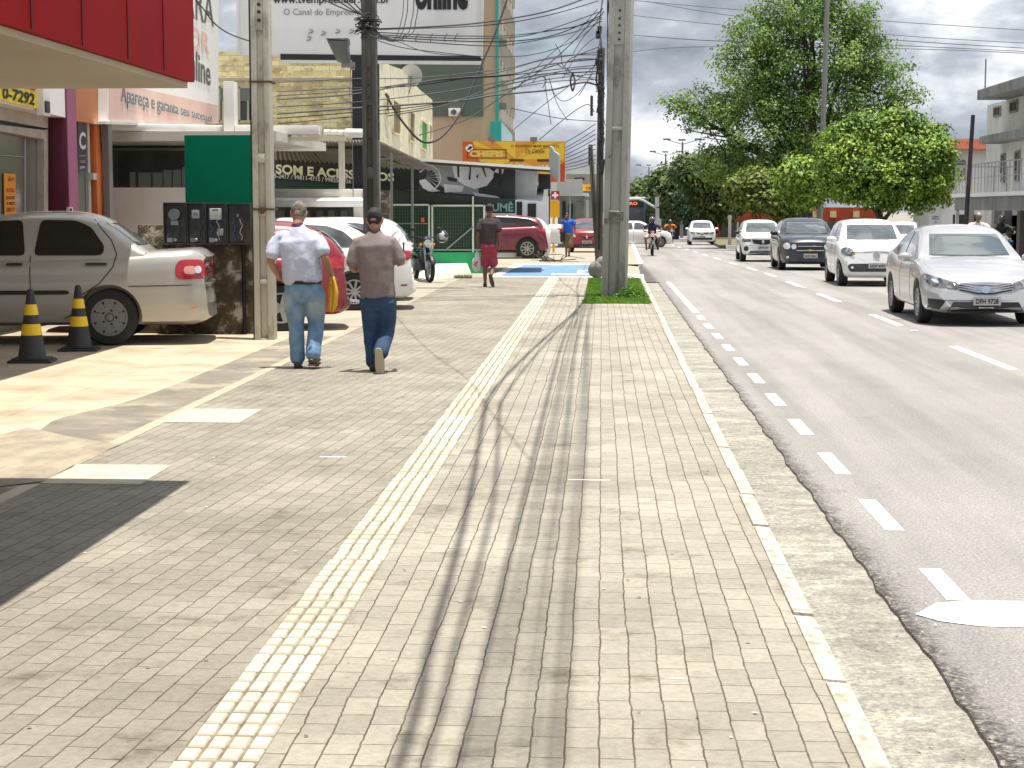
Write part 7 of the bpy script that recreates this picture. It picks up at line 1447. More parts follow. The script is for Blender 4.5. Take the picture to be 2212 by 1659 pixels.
# ================================================================== trees, right side, cables
M_bark = mat('bark', (.045, .035, .026), .95, col2=(.085, .07, .052), ns=6, nd=8, bump=.6, bs=20, stretch=(1, 1, .3)); M_barkp = mat('bark_pale', (.16, .14, .11), .95, col2=(.09, .08, .06), ns=6, nd=8)
L_mid = [leaf_mat('leaf_mid', (.15, .255, .055), .6), leaf_mat('leaf_deep', (.07, .145, .035), .5), leaf_mat('leaf_light', (.25, .37, .10), .7)]
L_lime = [leaf_mat('leaf_lime', (.18, .30, .032), .3), leaf_mat('leaf_lime_deep', (.07, .145, .022), .2), leaf_mat('leaf_lime_pale', (.33, .45, .07), .4)]
L_olive = [leaf_mat('leaf_olive', (.15, .20, .035), .6), leaf_mat('leaf_olive_deep', (.075, .115, .025), .5), leaf_mat('leaf_olive_pale', (.22, .27, .05), .6)]
L_far = [leaf_mat('leaf_far', (.085, .14, .035), .5), leaf_mat('leaf_far_deep', (.045, .085, .03), .4), leaf_mat('leaf_far_warm', (.13, .15, .04), .5)]
L_dark = [leaf_mat('leaf_dark', (.020, .055, .022), .3), leaf_mat('leaf_dark2', (.032, .075, .026), .3), leaf_mat('leaf_dark3', (.05, .10, .03), .3)]
def tree(label, base, blobs, Y, mats, n, leaf, seed, limbs=(), rt=.3, name='tree', group=None, depth=1., ncl=9, clr=.20, forks=None, bark=None, lean=0, inner=.5, top_lime=False):
    r = np.random.default_rng(seed); t = thing(name, label, 'tree', base, 0, group); bx, by, bz = base
    B = []
    for u, v, ru, rv in blobs:
        c = at(u, v, Y); s = Y/F; B.append((c.x-bx, c.y-by+r.uniform(-.25, .25)*ru*s, c.z-bz, ru*s, min(ru, rv)*s*depth*1.1, rv*s))
    vol = np.array([b[3]*b[4]*b[5] for b in B])**.8; vol = vol/vol.sum(); P = []; Nn = []; MI = []
    for b, w in zip(B, vol):
        k = max(60, int(n*w)); nc = max(5, int(k/ncl)); d = r.normal(size=(nc, 3)); d /= np.linalg.norm(d, axis=1)[:, None]
        rad = r.uniform(inner, 1.0, nc)**.6*(1+.10*r.normal(size=nc)); cc = d*rad[:, None]*np.array(b[3:6])+np.array(b[:3]); ci = r.integers(0, nc, k)
        off = r.normal(size=(k, 3))*clr*np.array([1, 1, .7]); P.append(cc[ci]+off)
        nn_ = d[ci]*.5+off/ (clr*3)+r.normal(size=(k, 3))*.45+np.array([0, 0, .55]); Nn.append(nn_/np.linalg.norm(nn_, axis=1)[:, None])
        cm = r.choice([0, 1, 2], nc, p=[.5, .25, .25]); MI.append(np.where(r.random(k) < .8, cm[ci], r.integers(0, 3, k)))
    P = np.concatenate(P); Nn = np.concatenate(Nn); MI = np.concatenate(MI); k = len(P)
    a = np.cross(Nn, r.normal(size=(k, 3))); a /= np.linalg.norm(a, axis=1)[:, None]; bb = np.cross(Nn, a); ls = leaf*r.uniform(.6, 1.3, k)[:, None]
    v = np.stack([P-a*ls, P-bb*ls*.55, P+a*ls, P+bb*ls*.55], 1).reshape(-1, 3)
    raw_mesh('crown', v, 4, mats, MI, t)
    m = MB(); bk = bark or M_bark; fk = Vector(forks) if forks else Vector((lean, 0, B[0][2]*.35))
    m.tube([(0, 0, -1.5), (lean*.3, 0, fk.z*.5), fk], [rt*1.25, rt, rt*.8], 9)
    for i, b in enumerate(B):
        if limbs == 'all' or i in limbs:
            q = Vector(b[:3]); mdl = fk.lerp(q, .5)+Vector((r.uniform(-.5, .5), r.uniform(-.5, .5), -abs(r.normal())*.3))
            m.tube([fk-Vector((0, 0, .3)), mdl, q], [rt*.5, rt*.3, rt*.12], 7)
            for _ in range(7):
                e = q+Vector(r.normal(size=3).tolist())*.6*min(b[3], b[5]); m.tube([mdl.lerp(q, r.uniform(.2, .9)), e], [rt*.13, .015], 5)
    obj('trunk', m, bk, t, smooth=True); return t
def bz(u, Y, base=RD): return (xs(u, Y), Y, base+sl(Y))
tree('very tall spreading green tree rising out of the top of the photo over the median', bz(1738, 96), [(1730, 120, 150, 100), (1610, 190, 115, 95), (1880, 160, 105, 80), (1500, 245, 62, 48), (1650, 275, 135, 95), (1800, 250, 140, 100), (1945, 205, 55, 42), (1560, 340, 62, 55), (1640, 375, 95, 60), (1730, 20, 140, 75), (1850, 60, 75, 60), (1720, 345, 110, 70), (1625, 80, 65, 60), (1740, -60, 110, 60), (1455, 225, 32, 25), (1850, 330, 90, 60)], 96, L_mid, 66000, .10, 3, 'all', .46, ncl=85, clr=.34, forks=(0.3, 0, 4.2), inner=.25)
tree('dense rounded lime-green tree in full sun, in front of the tall tree', bz(1905, 78), [(1905, 315, 120, 62), (1835, 345, 68, 52), (1990, 335, 68, 62), (1910, 385, 130, 55), (1818, 388, 38, 38), (2025, 395, 38, 42), (1945, 268, 52, 30), (1870, 275, 40, 28), (1960, 430, 70, 25)], 78, L_lime, 72000, .09, 5, (0, 1, 2, 3), .2, ncl=75, clr=.22, inner=.62)
tree('small yellow-green street tree standing just left of the rounded lime tree', bz(1738, 84), [(1725, 378, 42, 36), (1745, 412, 36, 34), (1712, 408, 28, 26)], 84, L_lime, 9000, .12, 8, 'all', .13, ncl=12, clr=.2)
tree('low olive-green tree with a pale bare branch, left of the yellow-green street tree', bz(1650, 88), [(1640, 395, 52, 26), (1598, 402, 32, 16), (1662, 430, 55, 28), (1618, 425, 40, 22), (1700, 445, 40, 25)], 88, L_olive, 12000, .12, 9, 'all', .13, ncl=12, clr=.22)
tree('dark broad tree behind the olive-green tree', bz(1600, 142), [(1600, 430, 90, 50), (1520, 440, 70, 50), (1680, 445, 80, 40), (1560, 380, 60, 45)], 142, L_dark, 16000, .19, 10, 'all', .25, ncl=12, clr=.35)
tree('mid-green tree at the head of the far row of trees', bz(1535, 132), [(1520, 380, 55, 45), (1555, 425, 60, 50), (1488, 365, 36, 32), (1560, 345, 30, 25)], 132, L_far, 12000, .2, 11, 'all', .2, ncl=11, clr=.35)
tree('lower tree in the far row, under the triple street lamps', bz(1462, 150), [(1455, 398, 48, 36), (1432, 425, 42, 34), (1480, 430, 50, 34), (1500, 395, 30, 26)], 150, L_far, 10000, .23, 12, 'all', .2, ncl=11, clr=.4)
tree('farthest brownish tree of the row beyond the traffic signal', bz(1395, 185), [(1398, 425, 36, 22), (1372, 432, 26, 18), (1420, 412, 26, 20), (1385, 405, 22, 12)], 185, [L_far[2], L_far[1], L_olive[0]], 6000, .28, 13, 'all', .2, ncl=11, clr=.5)
tree('dark clipped tree low beside the median kerb', bz(1500, 168), [(1470, 455, 50, 30), (1500, 470, 50, 26), (1540, 468, 50, 28)], 168, L_dark, 7000, .19, 14, (0,), .2, ncl=12, clr=.35)
# median: kerb and earth
b = MB(); Pm = [(7.0, 92), (34, 92), (48, 240), (12, 240), (6.6, 96)]
b.prism([(x, y, -.12+sl(y)) for x, y in Pm], (0, 0, .18)); o = struct('median', b, mat('median_earth', (.16, .12, .08), .95, col2=(.10, .12, .04), ns=.6))
b = MB(); b.box(xs(1569, 92), xs(1590, 92)+.5, 91.7, 92, -.2+sl(92), .14+sl(92)); b.box(7.5, 30, 91.75, 92, -.2+sl(92), .10+sl(92)); struct('median_kerb', b, M_paint)
# tall lamp pole in front of the tall tree
def simple_pole(name, label, u, Y, v_top, r0, r1, m, base=RD, lean=0, cat='pole', u_top=None):
    t = thing(name, label, cat, (xs(u, Y), Y, base+sl(Y))); zt = (zs(v_top, Y)-base-sl(Y)); dx = (xs(u_top, Y)-xs(u, Y)) if u_top is not None else lean
    b = MB().tube([(0, 0, -.3), (dx*.5, 0, zt*.5), (dx, 0, zt)], [r0, (r0+r1)/2, r1], 10); obj('shaft', b, m, t, smooth=True); return t, zt
simple_pole('lamp_pole', 'tall slim grey pole rising straight through the tall tree', 1770, 86, -120, .15, .11, mat('pole_grey_far', (.20, .21, .19), .8), u_top=1781)
for i, (u, v, Y) in enumerate(((1473, 305, 165), (1437, 330, 200), (1401, 358, 245), (1376, 383, 300))):
    lb = ['tallest and nearest of the triple street lamps over the far trees', 'second triple street lamp of the far row', 'third triple street lamp of the far row', 'smallest triple street lamp, farthest down the avenue'][i]
    t, zt = simple_pole('street_lamp', lb, u, Y, v+3, .16, .10, M_steel, cat='street lamp'); t['group'] = 'triple street lamps along the avenue'
    b = MB()
    for a in (0, math.pi, math.pi/2): b.tube([(0, 0, zt-.2), (1.5*math.cos(a), 1.5*math.sin(a), zt+.25)], .05, 6)
    obj('arm', b, M_steel, t); b = MB()
    for a in (0, math.pi, math.pi/2): b.box(1.5*math.cos(a)-.35, 1.5*math.cos(a)+.35, 1.5*math.sin(a)-.15, 1.5*math.sin(a)+.15, zt+.2, zt+.36)
    obj('lamp_head', b, M_steel, t)
ts = thing('traffic_signal', 'pale curved traffic signal arm reaching over the road from its post', 'traffic signal', (xs(1420, 104), 104, RD+sl(104)))
q = lambda u, v: Vector((xs(u, 104)-xs(1420, 104), 0, zs(v, 104)-RD-sl(104)))
b = MB(); b.tube([(0, 0, 0), q(1420, 449)], .11, 8); b.tube([q(1420, 450), q(1408, 444), q(1390, 433), q(1378, 429.5), q(1352, 431), q(1340, 432)], .07, 8); obj('mast', b, mat('signal_grey', (.42, .44, .43), .6), ts, smooth=True)
b = MB(); p_ = q(1419, 434); b.box(p_.x-.12, p_.x+.12, -.15, .1, p_.z-.35, p_.z+.25); p_ = q(1421, 480); b.box(p_.x-.2, p_.x+.2, -.2, .1, p_.z-.5, p_.z+.2); obj('lamp_box', b, M_far2, ts)
# orange-fronted building and a dim row behind the trees
ob = thing('orange_building', 'low building with an orange band seen under the tree crowns', 'building', (xs(1740, 140), 141, sl(140)), world=True)
b = MB(); b.box(xs(1560, 140), xs(1900, 140), 140, 150, -3, zs(448, 140)); obj('wall', b, mat('orange_band', (.40, .06, .015), .8, col2=(.30, .045, .015), ns=.5), ob)
b = MB(); b.box(xs(1560, 140), xs(1900, 140), 139.8, 140, -3, zs(478, 140)); obj('shopfront', b, mat('shopfront_dim', (.06, .065, .07), .4), ob)
for u in (1592, 1640, 1690, 1722, 1752, 1783, 1810, 1845, 1880):
    b = MB(); b.box(xs(u, 139.7), xs(u+4, 139.7), 139.7, 139.8, -2.5, zs(480, 139.7)); obj('pillar', b, W_white, ob)
for u in (1700, 1757, 1800, 1850): b = MB(); P_ = at(u, 463, 139.8); b.box(P_.x-.25, P_.x+.25, 139.8, 140, P_.z-.25, P_.z+.25); obj('emblem', b, mat('emblem_cream', (.6, .5, .3), .6), ob)
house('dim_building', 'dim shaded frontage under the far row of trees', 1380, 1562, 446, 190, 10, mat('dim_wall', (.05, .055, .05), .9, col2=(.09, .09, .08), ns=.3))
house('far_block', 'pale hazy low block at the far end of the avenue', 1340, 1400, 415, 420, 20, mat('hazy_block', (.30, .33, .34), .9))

# ---- white two-storey building on the right
XR = 16.4
wb_ = thing('white_building', 'white two-storey building with heavy grey concrete slab eaves on the right', 'building', (XR+4, 66, 0), world=True)
M_slab = mat('eave_concrete', (.24, .25, .245), .85, col2=(.13, .14, .125), ns=1.5, nd=9, stretch=(1, 1, .35), bump=.2); M_ww = mat('aged_white_wall', (.64, .64, .62), .85, col2=(.46, .46, .43), ns=.9, nd=9, n_lo=.45, n_hi=.75, stretch=(1, 1, .5))
def faceR(u, v, X=XR): return onX(u, v, X)
e0 = faceR(2111, 195, XR-1.2); y_end = e0.y; zt_, zb_ = e0.z, faceR(2111, 216, XR-1.2).z
ys_, ye_ = 52, y_end-.9
b = MB(); b.box(XR-1.2, XR+9, ys_, y_end, zb_, zt_); f1 = faceR(2115.6, 295, XR-.9); f1b = faceR(2115.6, 311, XR-.9); b.box(XR-.9, XR, ys_, f1.y, f1b.z, f1.z); obj('eave_slab', b, M_slab, wb_, bevel=.02)
b = MB(); b.box(XR, XR+9, ys_, faceR(2131, 300).y, -1, zb_-.003); obj('wall', b, M_ww, wb_)
def winR(u0, u1, va, vb, mm, par=wb_, X=XR): 
    a, c = faceR(u0, va, X), faceR(u1, va, X); z0, z1 = faceR(u0, vb, X).z, a.z
    return flat_window(par, [(X, a.y, z0), (X, c.y, z0), (X, c.y, z1), (X, a.y, z1)], (-1, 0, 0), mat('frame_grey', (.25, .24, .22), .7), mm, fw=.07, bars=2)
M_rsh = mat('maroon_shutter', (.085, .02, .02), .7)
winR(2149, 2163, 233, 252, M_rsh); winR(2184, 2200, 221, 243, mat('brown_shutter', (.055, .045, .03), .7)); winR(2165, 2173, 334, 375, M_rsh); winR(2195, 2205, 328, 371, M_rsh); winR(2165, 2172, 380, 393, M_tq if False else M_sh); winR(2195, 2202, 374, 390, M_sh)
b = MB(); p_ = faceR(2128, 190, XR-1); b.tube([(p_.x, p_.y, p_.z-.3), (p_.x, p_.y, zs(148, p_.y)+.3)], .03, 6); obj('aerial', b, M_steel, wb_)
# balcony, canopy and colonnade
c0 = faceR(2056, 424, XR-2.6)
b = MB(); b.box(XR-2.6, XR+9, ys_, c0.y, c0.z-.05, c0.z+.09); obj('canopy', b, mat('canopy_white', (.72, .72, .70), .7), wb_)
b = MB(); b.box(XR-2.5, XR+9, ys_, c0.y-.1, c0.z-.55, c0.z-.056); obj('canopy_beam', b, M_slab, wb_)
b = MB(); y = ys_
while y < c0.y-.2: b.bar((XR-2.5, y, c0.z+.09), (XR-2.5, y, c0.z+1.15), .03); y += .55
b.bar((XR-2.5, ys_, c0.z+1.15), (XR-2.5, c0.y-.1, c0.z+1.15), .04); b.bar((XR-2.5, ys_, c0.z+.65), (XR-2.5, c0.y-.1, c0.z+.65), .02); b.bar((XR-2.5, c0.y-.1, c0.z+1.15), (XR+3, c0.y-.1, c0.z+1.15), .04)
for x in np.arange(XR-2.5, XR+3, .5): b.bar((x, c0.y-.1, c0.z+.09), (x, c0.y-.1, c0.z+1.15), .03)
obj('railing', b, mat('rail_grey', (.26, .27, .26), .6), wb_)
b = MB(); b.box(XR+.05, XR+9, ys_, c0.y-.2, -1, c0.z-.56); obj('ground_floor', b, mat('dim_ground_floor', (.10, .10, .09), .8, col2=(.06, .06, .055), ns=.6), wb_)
for u in (2092, 2150, 2172, 2206):
    p_ = faceR(u, 470, XR-.2); b = MB(); b.box(XR-.3, XR, p_.y-.25, p_.y+.25, -1, c0.z-.56); obj('pillar', b, mat('pillar_grey', (.28, .27, .25), .8), wb_)
for u0, u1 in ((2060, 2085), (2096, 2110), (2153, 2168), (2176, 2200)):
    a, c = faceR(u0, 470, XR+.04), faceR(u1, 470, XR+.04); b = MB(); b.box(XR, XR+.05, c.y, a.y, -1, c0.z-.75); obj('doorway', b, M_dark, wb_)
b = MB(); b.box(XR-2.5, XR-2.38, c0.y-.4, c0.y-.28, -1, c0.z-.55); obj('post', b, W_white2, wb_)
# tiled house behind
th_ = thing('tiled_house', 'white house with a red clay tile roof behind the white building', 'house', (xs(2085, 88), 90, 0), world=True)
b = MB(); b.box(xs(2035, 88), xs(2150, 88), 88, 96, -1, zs(320, 88)); obj('wall', b, M_ww, th_)
M_tile = mat('clay_tile', (.34, .085, .035), .85, col2=(.20, .06, .03), ns=4, nd=8, bump=.3)
b = MB(); corr(b, at(2030, 322, 87.4), at(2155, 322, 87.4), at(2150, 299.5, 91.5), at(2036, 299.5, 91.5), 26, .05, .05); b.v = [tuple(p) for p in b.v]; obj('roof', b, M_tile, th_, smooth=True, fixn=False)
w_ = flat_window(th_, [at(2048, 388, 88), at(2084, 388, 88), at(2084, 348, 88), at(2048, 346, 88)], (0, -1, 0), mat('frame_grey', (.25, .24, .22), .7), M_sh, fw=.1, bars=2)
b = MB()
for k in range(7): b.bar(at(2049, 351+5.5*k, 87.9), at(2083, 352+5.5*k, 87.9), .10, .05)
obj('louvre', b, mat('louvre_pale', (.40, .40, .37), .7), w_)
simple_pole('wooden_pole', 'thin dark wooden pole leaning in front of the tiled house', 2084, 62, 251, .09, .07, mat('dark_wood', (.022, .024, .032), .8, col2=(.06, .04, .04), ns=3), u_top=2096.5)
# white notice board
P_ = [at(2010, 492, 64), at(2031, 492, 64), at(2031, 463, 64), at(2010, 463, 64)]
b = MB(); b.prism(P_, (0, .1, 0)); b.box(xs(2013, 64), xs(2015, 64), 64.02, 64.08, -.3, zs(488, 64)); b.box(xs(2027, 64), xs(2029, 64), 64.02, 64.08, -.3, zs(488, 64)); so = obj('notice_board', b, mat('notice_white', (.55, .56, .57), .6)); tag(so, 'small white notice board with grey lines of text before the lime tree', 'sign')
t = MB(); text_on(t, 'CASA', (.15, .78, .8, .90), *P_, off=.02, bold=.04); text_on(t, 'SERVICOS', (.12, .62, .85, .72), *P_, off=.02, bold=.03); text_on(t, 'O', (.38, .30, .62, .50), *P_, off=.02); text_on(t, 'VENDAS', (.15, .08, .85, .18), *P_, off=.02, bold=.03); obj('lettering', t, M('notice_grey', (.12, .12, .13)), so, fixn=False)
# cyclist beyond the near silver sedan
def bicycle(label, loc, rotz):
    t = thing('bicycle', label, 'bicycle', loc, rotz)
    for nm, y in (('front_wheel', -.53), ('rear_wheel', .53)):
        w = bpy.data.objects.new(nm, None); COL.objects.link(w); w.parent = t; w.location = (0, y, .34)
        b = MB(); b.lathe([(.315, -.018), (.34, 0), (.315, .018), (.30, 0)], 28, axis='X', closed=True); obj('tyre', b, M_tyre, w, smooth=True)
        b = MB(); 
        for k in range(14): a = k*math.pi/7; b.bar((0, 0, 0), (0, .31*math.cos(a), .31*math.sin(a)), .004)
        obj('rim', b, M_chrome, w)
    b = MB()
    for p, q_ in (((0, -.36, .78), (0, -.05, .30)), ((0, -.36, .82), (0, .18, .80)), ((0, -.05, .30), (0, .20, .86)), ((0, -.05, .30), (0, .53, .34)), ((0, .16, .78), (0, .53, .34)), ((0, -.36, .86), (0, -.53, .34))): b.tube([p, q_], .016, 7)
    obj('frame', b, M_steel, t); b = MB(); b.tube([(-.28, -.30, 1.02), (0, -.40, 1.0), (.28, -.30, 1.02)], .012, 7); b.tube([(0, -.37, .86), (0, -.40, 1.0)], .014, 6); obj('handlebar', b, M_steel, t)
    b = MB(); etube(b, [(0, .08, .90), (0, .22, .92), (0, .34, .93)], [(.03, .02), (.07, .03), (.08, .025)], (1, 0, 0), 10); obj('saddle', b, M_black, t, smooth=True)
    b = MB(); b.lathe([(0, -.02), (.09, -.02), (.09, .02), (0, .02)], 14, (0, -.05, .30), 'X'); b.bar((-.1, -.05, .30), (-.1, .05, .16), .02); b.bar((.1, -.05, .30), (.1, -.15, .44), .02); obj('pedals', b, M_black, t); return t
p = Vector((xs(2112, 50), 50, RD+sl(50))); bicycle('bicycle ridden toward the camera behind the near silver sedan', tuple(p), 0)
JC = dict(head=(0, .16, 1.55), neck=(0, .08, 1.42), chest=(0, .0, 1.28), pelvis=(0, -.22, .96), shL=(-.19, .04, 1.36), shR=(.19, .04, 1.36), elL=(-.30, .20, 1.18), wrL=(-.28, .36, 1.06), elR=(.30, .20, 1.18), wrR=(.28, .36, 1.06),
    hpL=(-.10, -.18, .92), hpR=(.10, -.18, .92), knL=(-.13, .22, .78), anL=(-.11, .10, .40), knR=(.13, .16, .62), anR=(.11, .0, .24), face=(0, 1, -.1), pnL=(0, 0, -1), pnR=(0, 0, -1), hdL=(.1, .3, -.05), hdR=(-.1, .3, -.05), curlL=1.3, curlR=1.3)
person('cyclist in a pale shirt and cap leaning over the handlebar behind the silver sedan', (p.x, p.y-.0, p.z), math.pi, JC, dict(skin=M_skin2, fat=1., shirt=mat('pale_pink_shirt', (.55, .46, .44), .85), pants=M_navyj, tlen=.5, shoes=M_trim, hair=M_steel, cap=1, sleeve=.75, loose=.03, hem=.0), vox=.015)
p = Vector((xs(2166, 58), 58, RD+sl(58))); motorcycle('dark motorcycle on the far side behind the nearest silver sedan', tuple(p), 0, MATS['moto_black'])
person('dark-clothed motorcycle rider wearing a shiny helmet at the right, before the dark doorways', (p.x, p.y+.14, p.z), math.pi, JR, dict(skin=M_skin2, fat=1., shirt=mat('dark_green_cloth', (.02, .028, .022), .85), pants=M_navyj, shoes=M_trim, helmet=mat('helmet_black'  , (.012, .012, .014)), sleeve=.9, loose=.03), vox=.018)
# two-wheelers waiting far off by the median
p = Vector((xs(1448, 122), 122, RD+sl(122))); motorcycle('distant motorcycle waiting beyond the oncoming rider', tuple(p), R(10), M_navy)
person('distant rider in an orange jacket beside the far trees', (p.x, p.y+.14, p.z), math.pi, JR, dict(skin=M_skin2, shirt=mat('orange_jacket', (.6, .18, .03), .8), pants=M_navyj, shoes=M_trim, helmet=MATS['helmet_grey'], sleeve=.95, loose=.03), vox=.03)
t, zt = simple_pole('white_post', 'white post standing between the far white sedan and the white crossover', 1577, 94, 470, .09, .09, W_white, cat='post')
b = MB(); b.sphere((0, 0, zt), (.13, .13, .16), 8, 6); obj('cap', b, W_white, t, smooth=True)

# ---- far poles on the left pavement
h_pole('dark_pole', 'dark pole crowded with cables, just left of the big grey pole', (xs(1294, 58), 58, sl(58)), (xs(1294, 58)+.06, 58), .25, .21, .25, [(-.2, .4)], M_dpole, fl=.4, ztop=zs(105, 58)-sl(58))
h_pole('dark_pole', 'farther dark pole leaning left beside the crowded one', (xs(1291, 68), 68, sl(68)), (xs(1291, 68)-.0, 68), .20, .17, .2, [(-.2, .4)], M_dpole, fl=.4, ztop=zs(312, 68)-sl(68)).rotation_euler = (0, R(-3.9), 0)
b = MB()
for k in range(7): b.lathe([(0, -.05), (.05, -.05), (.05, .02), (.02, .05), (0, .05)], 8, (xs(1277, 57.8), 57.8, zs(210+6.2*k, 57.8)))
for k in range(8): b.lathe([(0, -.05), (.05, -.05), (.05, .02), (.02, .05), (0, .05)], 8, (xs(1273, 66), 66, zs(318+5*k, 66)))
b.bar((xs(1277, 57.8), 57.8, zs(205, 57.8)), (xs(1277, 57.8), 57.8, zs(252, 57.8)), .02); b.bar((xs(1273, 66), 66, zs(313, 66)), (xs(1273, 66), 66, zs(356, 66)), .02)
o = obj('insulator_strings', b, mat('insulator', (.05, .05, .055), .3)); tag(o, 'dark strings of round insulators hanging beside the crowded dark pole', 'insulators')

# clutter of cable on the crowded pole
b = MB()
for k in range(12):
    u0 = random.uniform(1286, 1303); v0 = random.uniform(60, 330); pts = [at(u0+random.uniform(-5, 5)+3*math.sin(q*1.3+k), v0+q*random.uniform(14, 24), 57.6) for q in range(7)]
    b.tube(pts, random.choice((.012, .02, .03)), 5)
for k in range(6): p_ = at(random.uniform(1284, 1300), random.uniform(60, 420), 57.6); b.box(p_.x-.07, p_.x+.07, 57.5, 57.7, p_.z-.12, p_.z+.12)
o = obj('cable_clutter', b, M_black, smooth=False); tag(o, 'ragged clutter of cable ends and splice boxes on the crowded dark pole', 'cable bundle')
# ---- overhead cables
M_cab = mat('overhead_cable', (.022, .026, .032), .6)
def spline(P, n=7):
    P = [Vector(p) for p in P]; out = []
    for i in range(len(P)-1):
        p0 = P[max(i-1, 0)]; p1 = P[i]; p2 = P[i+1]; p3 = P[min(i+2, len(P)-1)]
        for k in range(n):
            t = k/n; out.append(.5*((2*p1)+(p2-p0)*t+(2*p0-5*p1+4*p2-p3)*t*t+(3*p1-p0-3*p2+p3)*t**3))
    out.append(P[-1]); return out
def cable(px, Y0, Y1, r=.010, label='thin black cable in the tangle strung across the street front to the big pole', group='cables strung between the poles', m=None):
    n = len(px); L0 = px[0][0]; L1 = px[-1][0]; P = []
    for i, (u, v) in enumerate(px):
        f_ = (u-L0)/(L1-L0) if abs(L1-L0) > 60 else i/(n-1); P.append(at(u, v, Y0+(Y1-Y0)*f_))
    b = MB().tube(spline(P), r, 5, caps=False); o = obj('cable', b, m or M_cab, smooth=True, fixn=False); tag(o, label, 'cable', group); return o
for px, r in ((((816, 62), (925, 58), (1040, 49), (1180, 25), (1292, -14)), .014), (((816, 64), (1045, 55), (1180, 34), (1292, 2)), .009), (((816, 70), (930, 76), (1040, 78), (1120, 75), (1240, 58), (1299, 38)), .010), (((816, 75), (930, 81), (1040, 83), (1150, 74), (1300, 24)), .010),
    (((816, 78), (930, 86), (1040, 90), (1120, 88), (1200, 75), (1298, 34)), .010), (((816, 84), (930, 92), (1045, 99), (1110, 95), (1230, 72), (1300, 46)), .010), (((817, 88), (870, 103), (940, 112), (1045, 122), (1150, 118), (1240, 88), (1300, 40)), .008), (((816, 80), (860, 90), (905, 108), (960, 118), (1040, 122)), .007)):
    cable(px, 30, 33.3, r)
for px, r in ((((598, 215), (762, 203), (945, 172), (1104, 160), (1180, 140), (1300, 126)), .014), (((598, 231), (762, 221), (950, 200), (1110, 172), (1240, 150), (1300, 147)), .010), (((598, 246), (762, 234), (980, 219), (1072, 205), (1190, 194), (1262, 178), (1306, 192)), .018),
    (((598, 256), (762, 243), (920, 228), (1080, 196), (1180, 172), (1300, 158)), .009), (((598, 198), (762, 190), (905, 184), (1080, 155), (1170, 130), (1292, 112)), .010), (((598, 178), (762, 170), (905, 168), (1090, 148), (1200, 122), (1300, 118)), .009), (((598, 207), (762, 196), (920, 176), (1090, 164), (1200, 150), (1300, 140)), .009),
    (((598, 268), (762, 252), (900, 236), (1060, 200), (1200, 176), (1300, 172)), .008), (((840, 250), (960, 228), (1060, 190), (1170, 150), (1250, 128), (1304, 130)), .011), (((1060, 190), (1130, 175), (1200, 160), (1300, 154)), .012), (((1040, 196), (1120, 170), (1190, 158), (1250, 165), (1300, 176)), .008)):
    cable(px, 31, 33.6, r, 'black cable sagging past the yellow tiled building to the big pole')
for px, r in ((((905, 292), (960, 275), (1016, 253), (1075, 215), (1170, 150), (1240, 88), (1302, 18)), .011), (((1109, 280), (1180, 222), (1252, 169), (1300, 130)), .008), (((1110, 196), (1180, 125), (1240, 75), (1290, 20)), .008), (((1165, 302), (1215, 260), (1250, 234), (1272, 226), (1284, 242)), .008),
    (((1177, 165), (1178, 190), (1184, 225), (1190, 268)), .007), (((1186, 168), (1196, 200), (1212, 217), (1232, 214), (1258, 190), (1298, 130)), .007), (((1104, 234), (1160, 246), (1218, 257), (1290, 262)), .007), (((1190, 185), (1204, 225), (1226, 260)), .006), (((1237, 160), (1232, 175), (1237, 196), (1242, 178), (1238, 162)), .018),
    (((1215, 170), (1240, 128), (1262, 100), (1300, 70)), .007), (((1200, 95), (1212, 118), (1216, 140), (1240, 160)), .007), (((1205, 140), (1217, 145), (1228, 130), (1250, 118), (1292, 102)), .009), (((1250, 208), (1272, 170), (1290, 120), (1300, 60)), .007), (((1222, 150), (1250, 166), (1292, 168)), .007), (((1150, 178), (1165, 165), (1180, 172), (1172, 190)), .008)):
    cable(px, 32.4, 33.6, r, 'loose cable crossing or dangling in the tangle beside the big pole', 'loose cables in the tangle')
cable(((1097, -6), (1070, 70), (1044, 130), (998, 236), (960, 290), (928, 308), (900, 298), (860, 250), (833, 203)), 36, 33, .022, 'thick black cable hanging in a deep loop across the beige tower', None)
cable(((416, -8), (440, 20), (465, 52), (500, 75), (556, 94)), 24, 26, .010, 'single cable from the top left down to the concrete pole', None)
for k, (a, b_) in enumerate(((300, 268), (312, 280), (318, 290), (327, 300), (334, 312), (342, 322), (348, 336), (354, 345), (360, 352))):
    cable(((1221, a+8), (1252, (a+b_)/2+6), (1286, b_)), 72, 62, .016, 'far cable of the fan between the orange board and the crowded dark pole', 'far fan of cables')
for a, b_ in ((( 700, 0), (812, 38)), ((722, -4), (812, 44)), ((740, -4), (812, 50)), ((756, -4), (812, 46))): cable((a, ((a[0]+b_[0])/2, (a[1]+b_[1])/2+5), b_), 29, 30, .012, 'cable coming down to the knot on the dark pole', 'cables meeting at the knot')
for k, x in enumerate((871, 880, 893, 902)): cable(((820, 76+k), (850, 84+k*2), (x-12, 72), (x-4, 45), (x, 22), (x+1, -4)), 30.5, 31, .008, 'drop cable curving up from the knot on the dark pole', 'drop cables by the knot')
for (a, m_, b_) in (((1358, 0), (1573, 19), (2212, 60)), ((1398, 3), (1569, 32), (2212, 93)), ((1362, 33), (1550, 53), (2212, 104)), ((1362, 75), (1558, 90), (2230, 122)), ((1360, 111), (1523, 101), (1980, 106), (2230, 116))) if False else (): pass
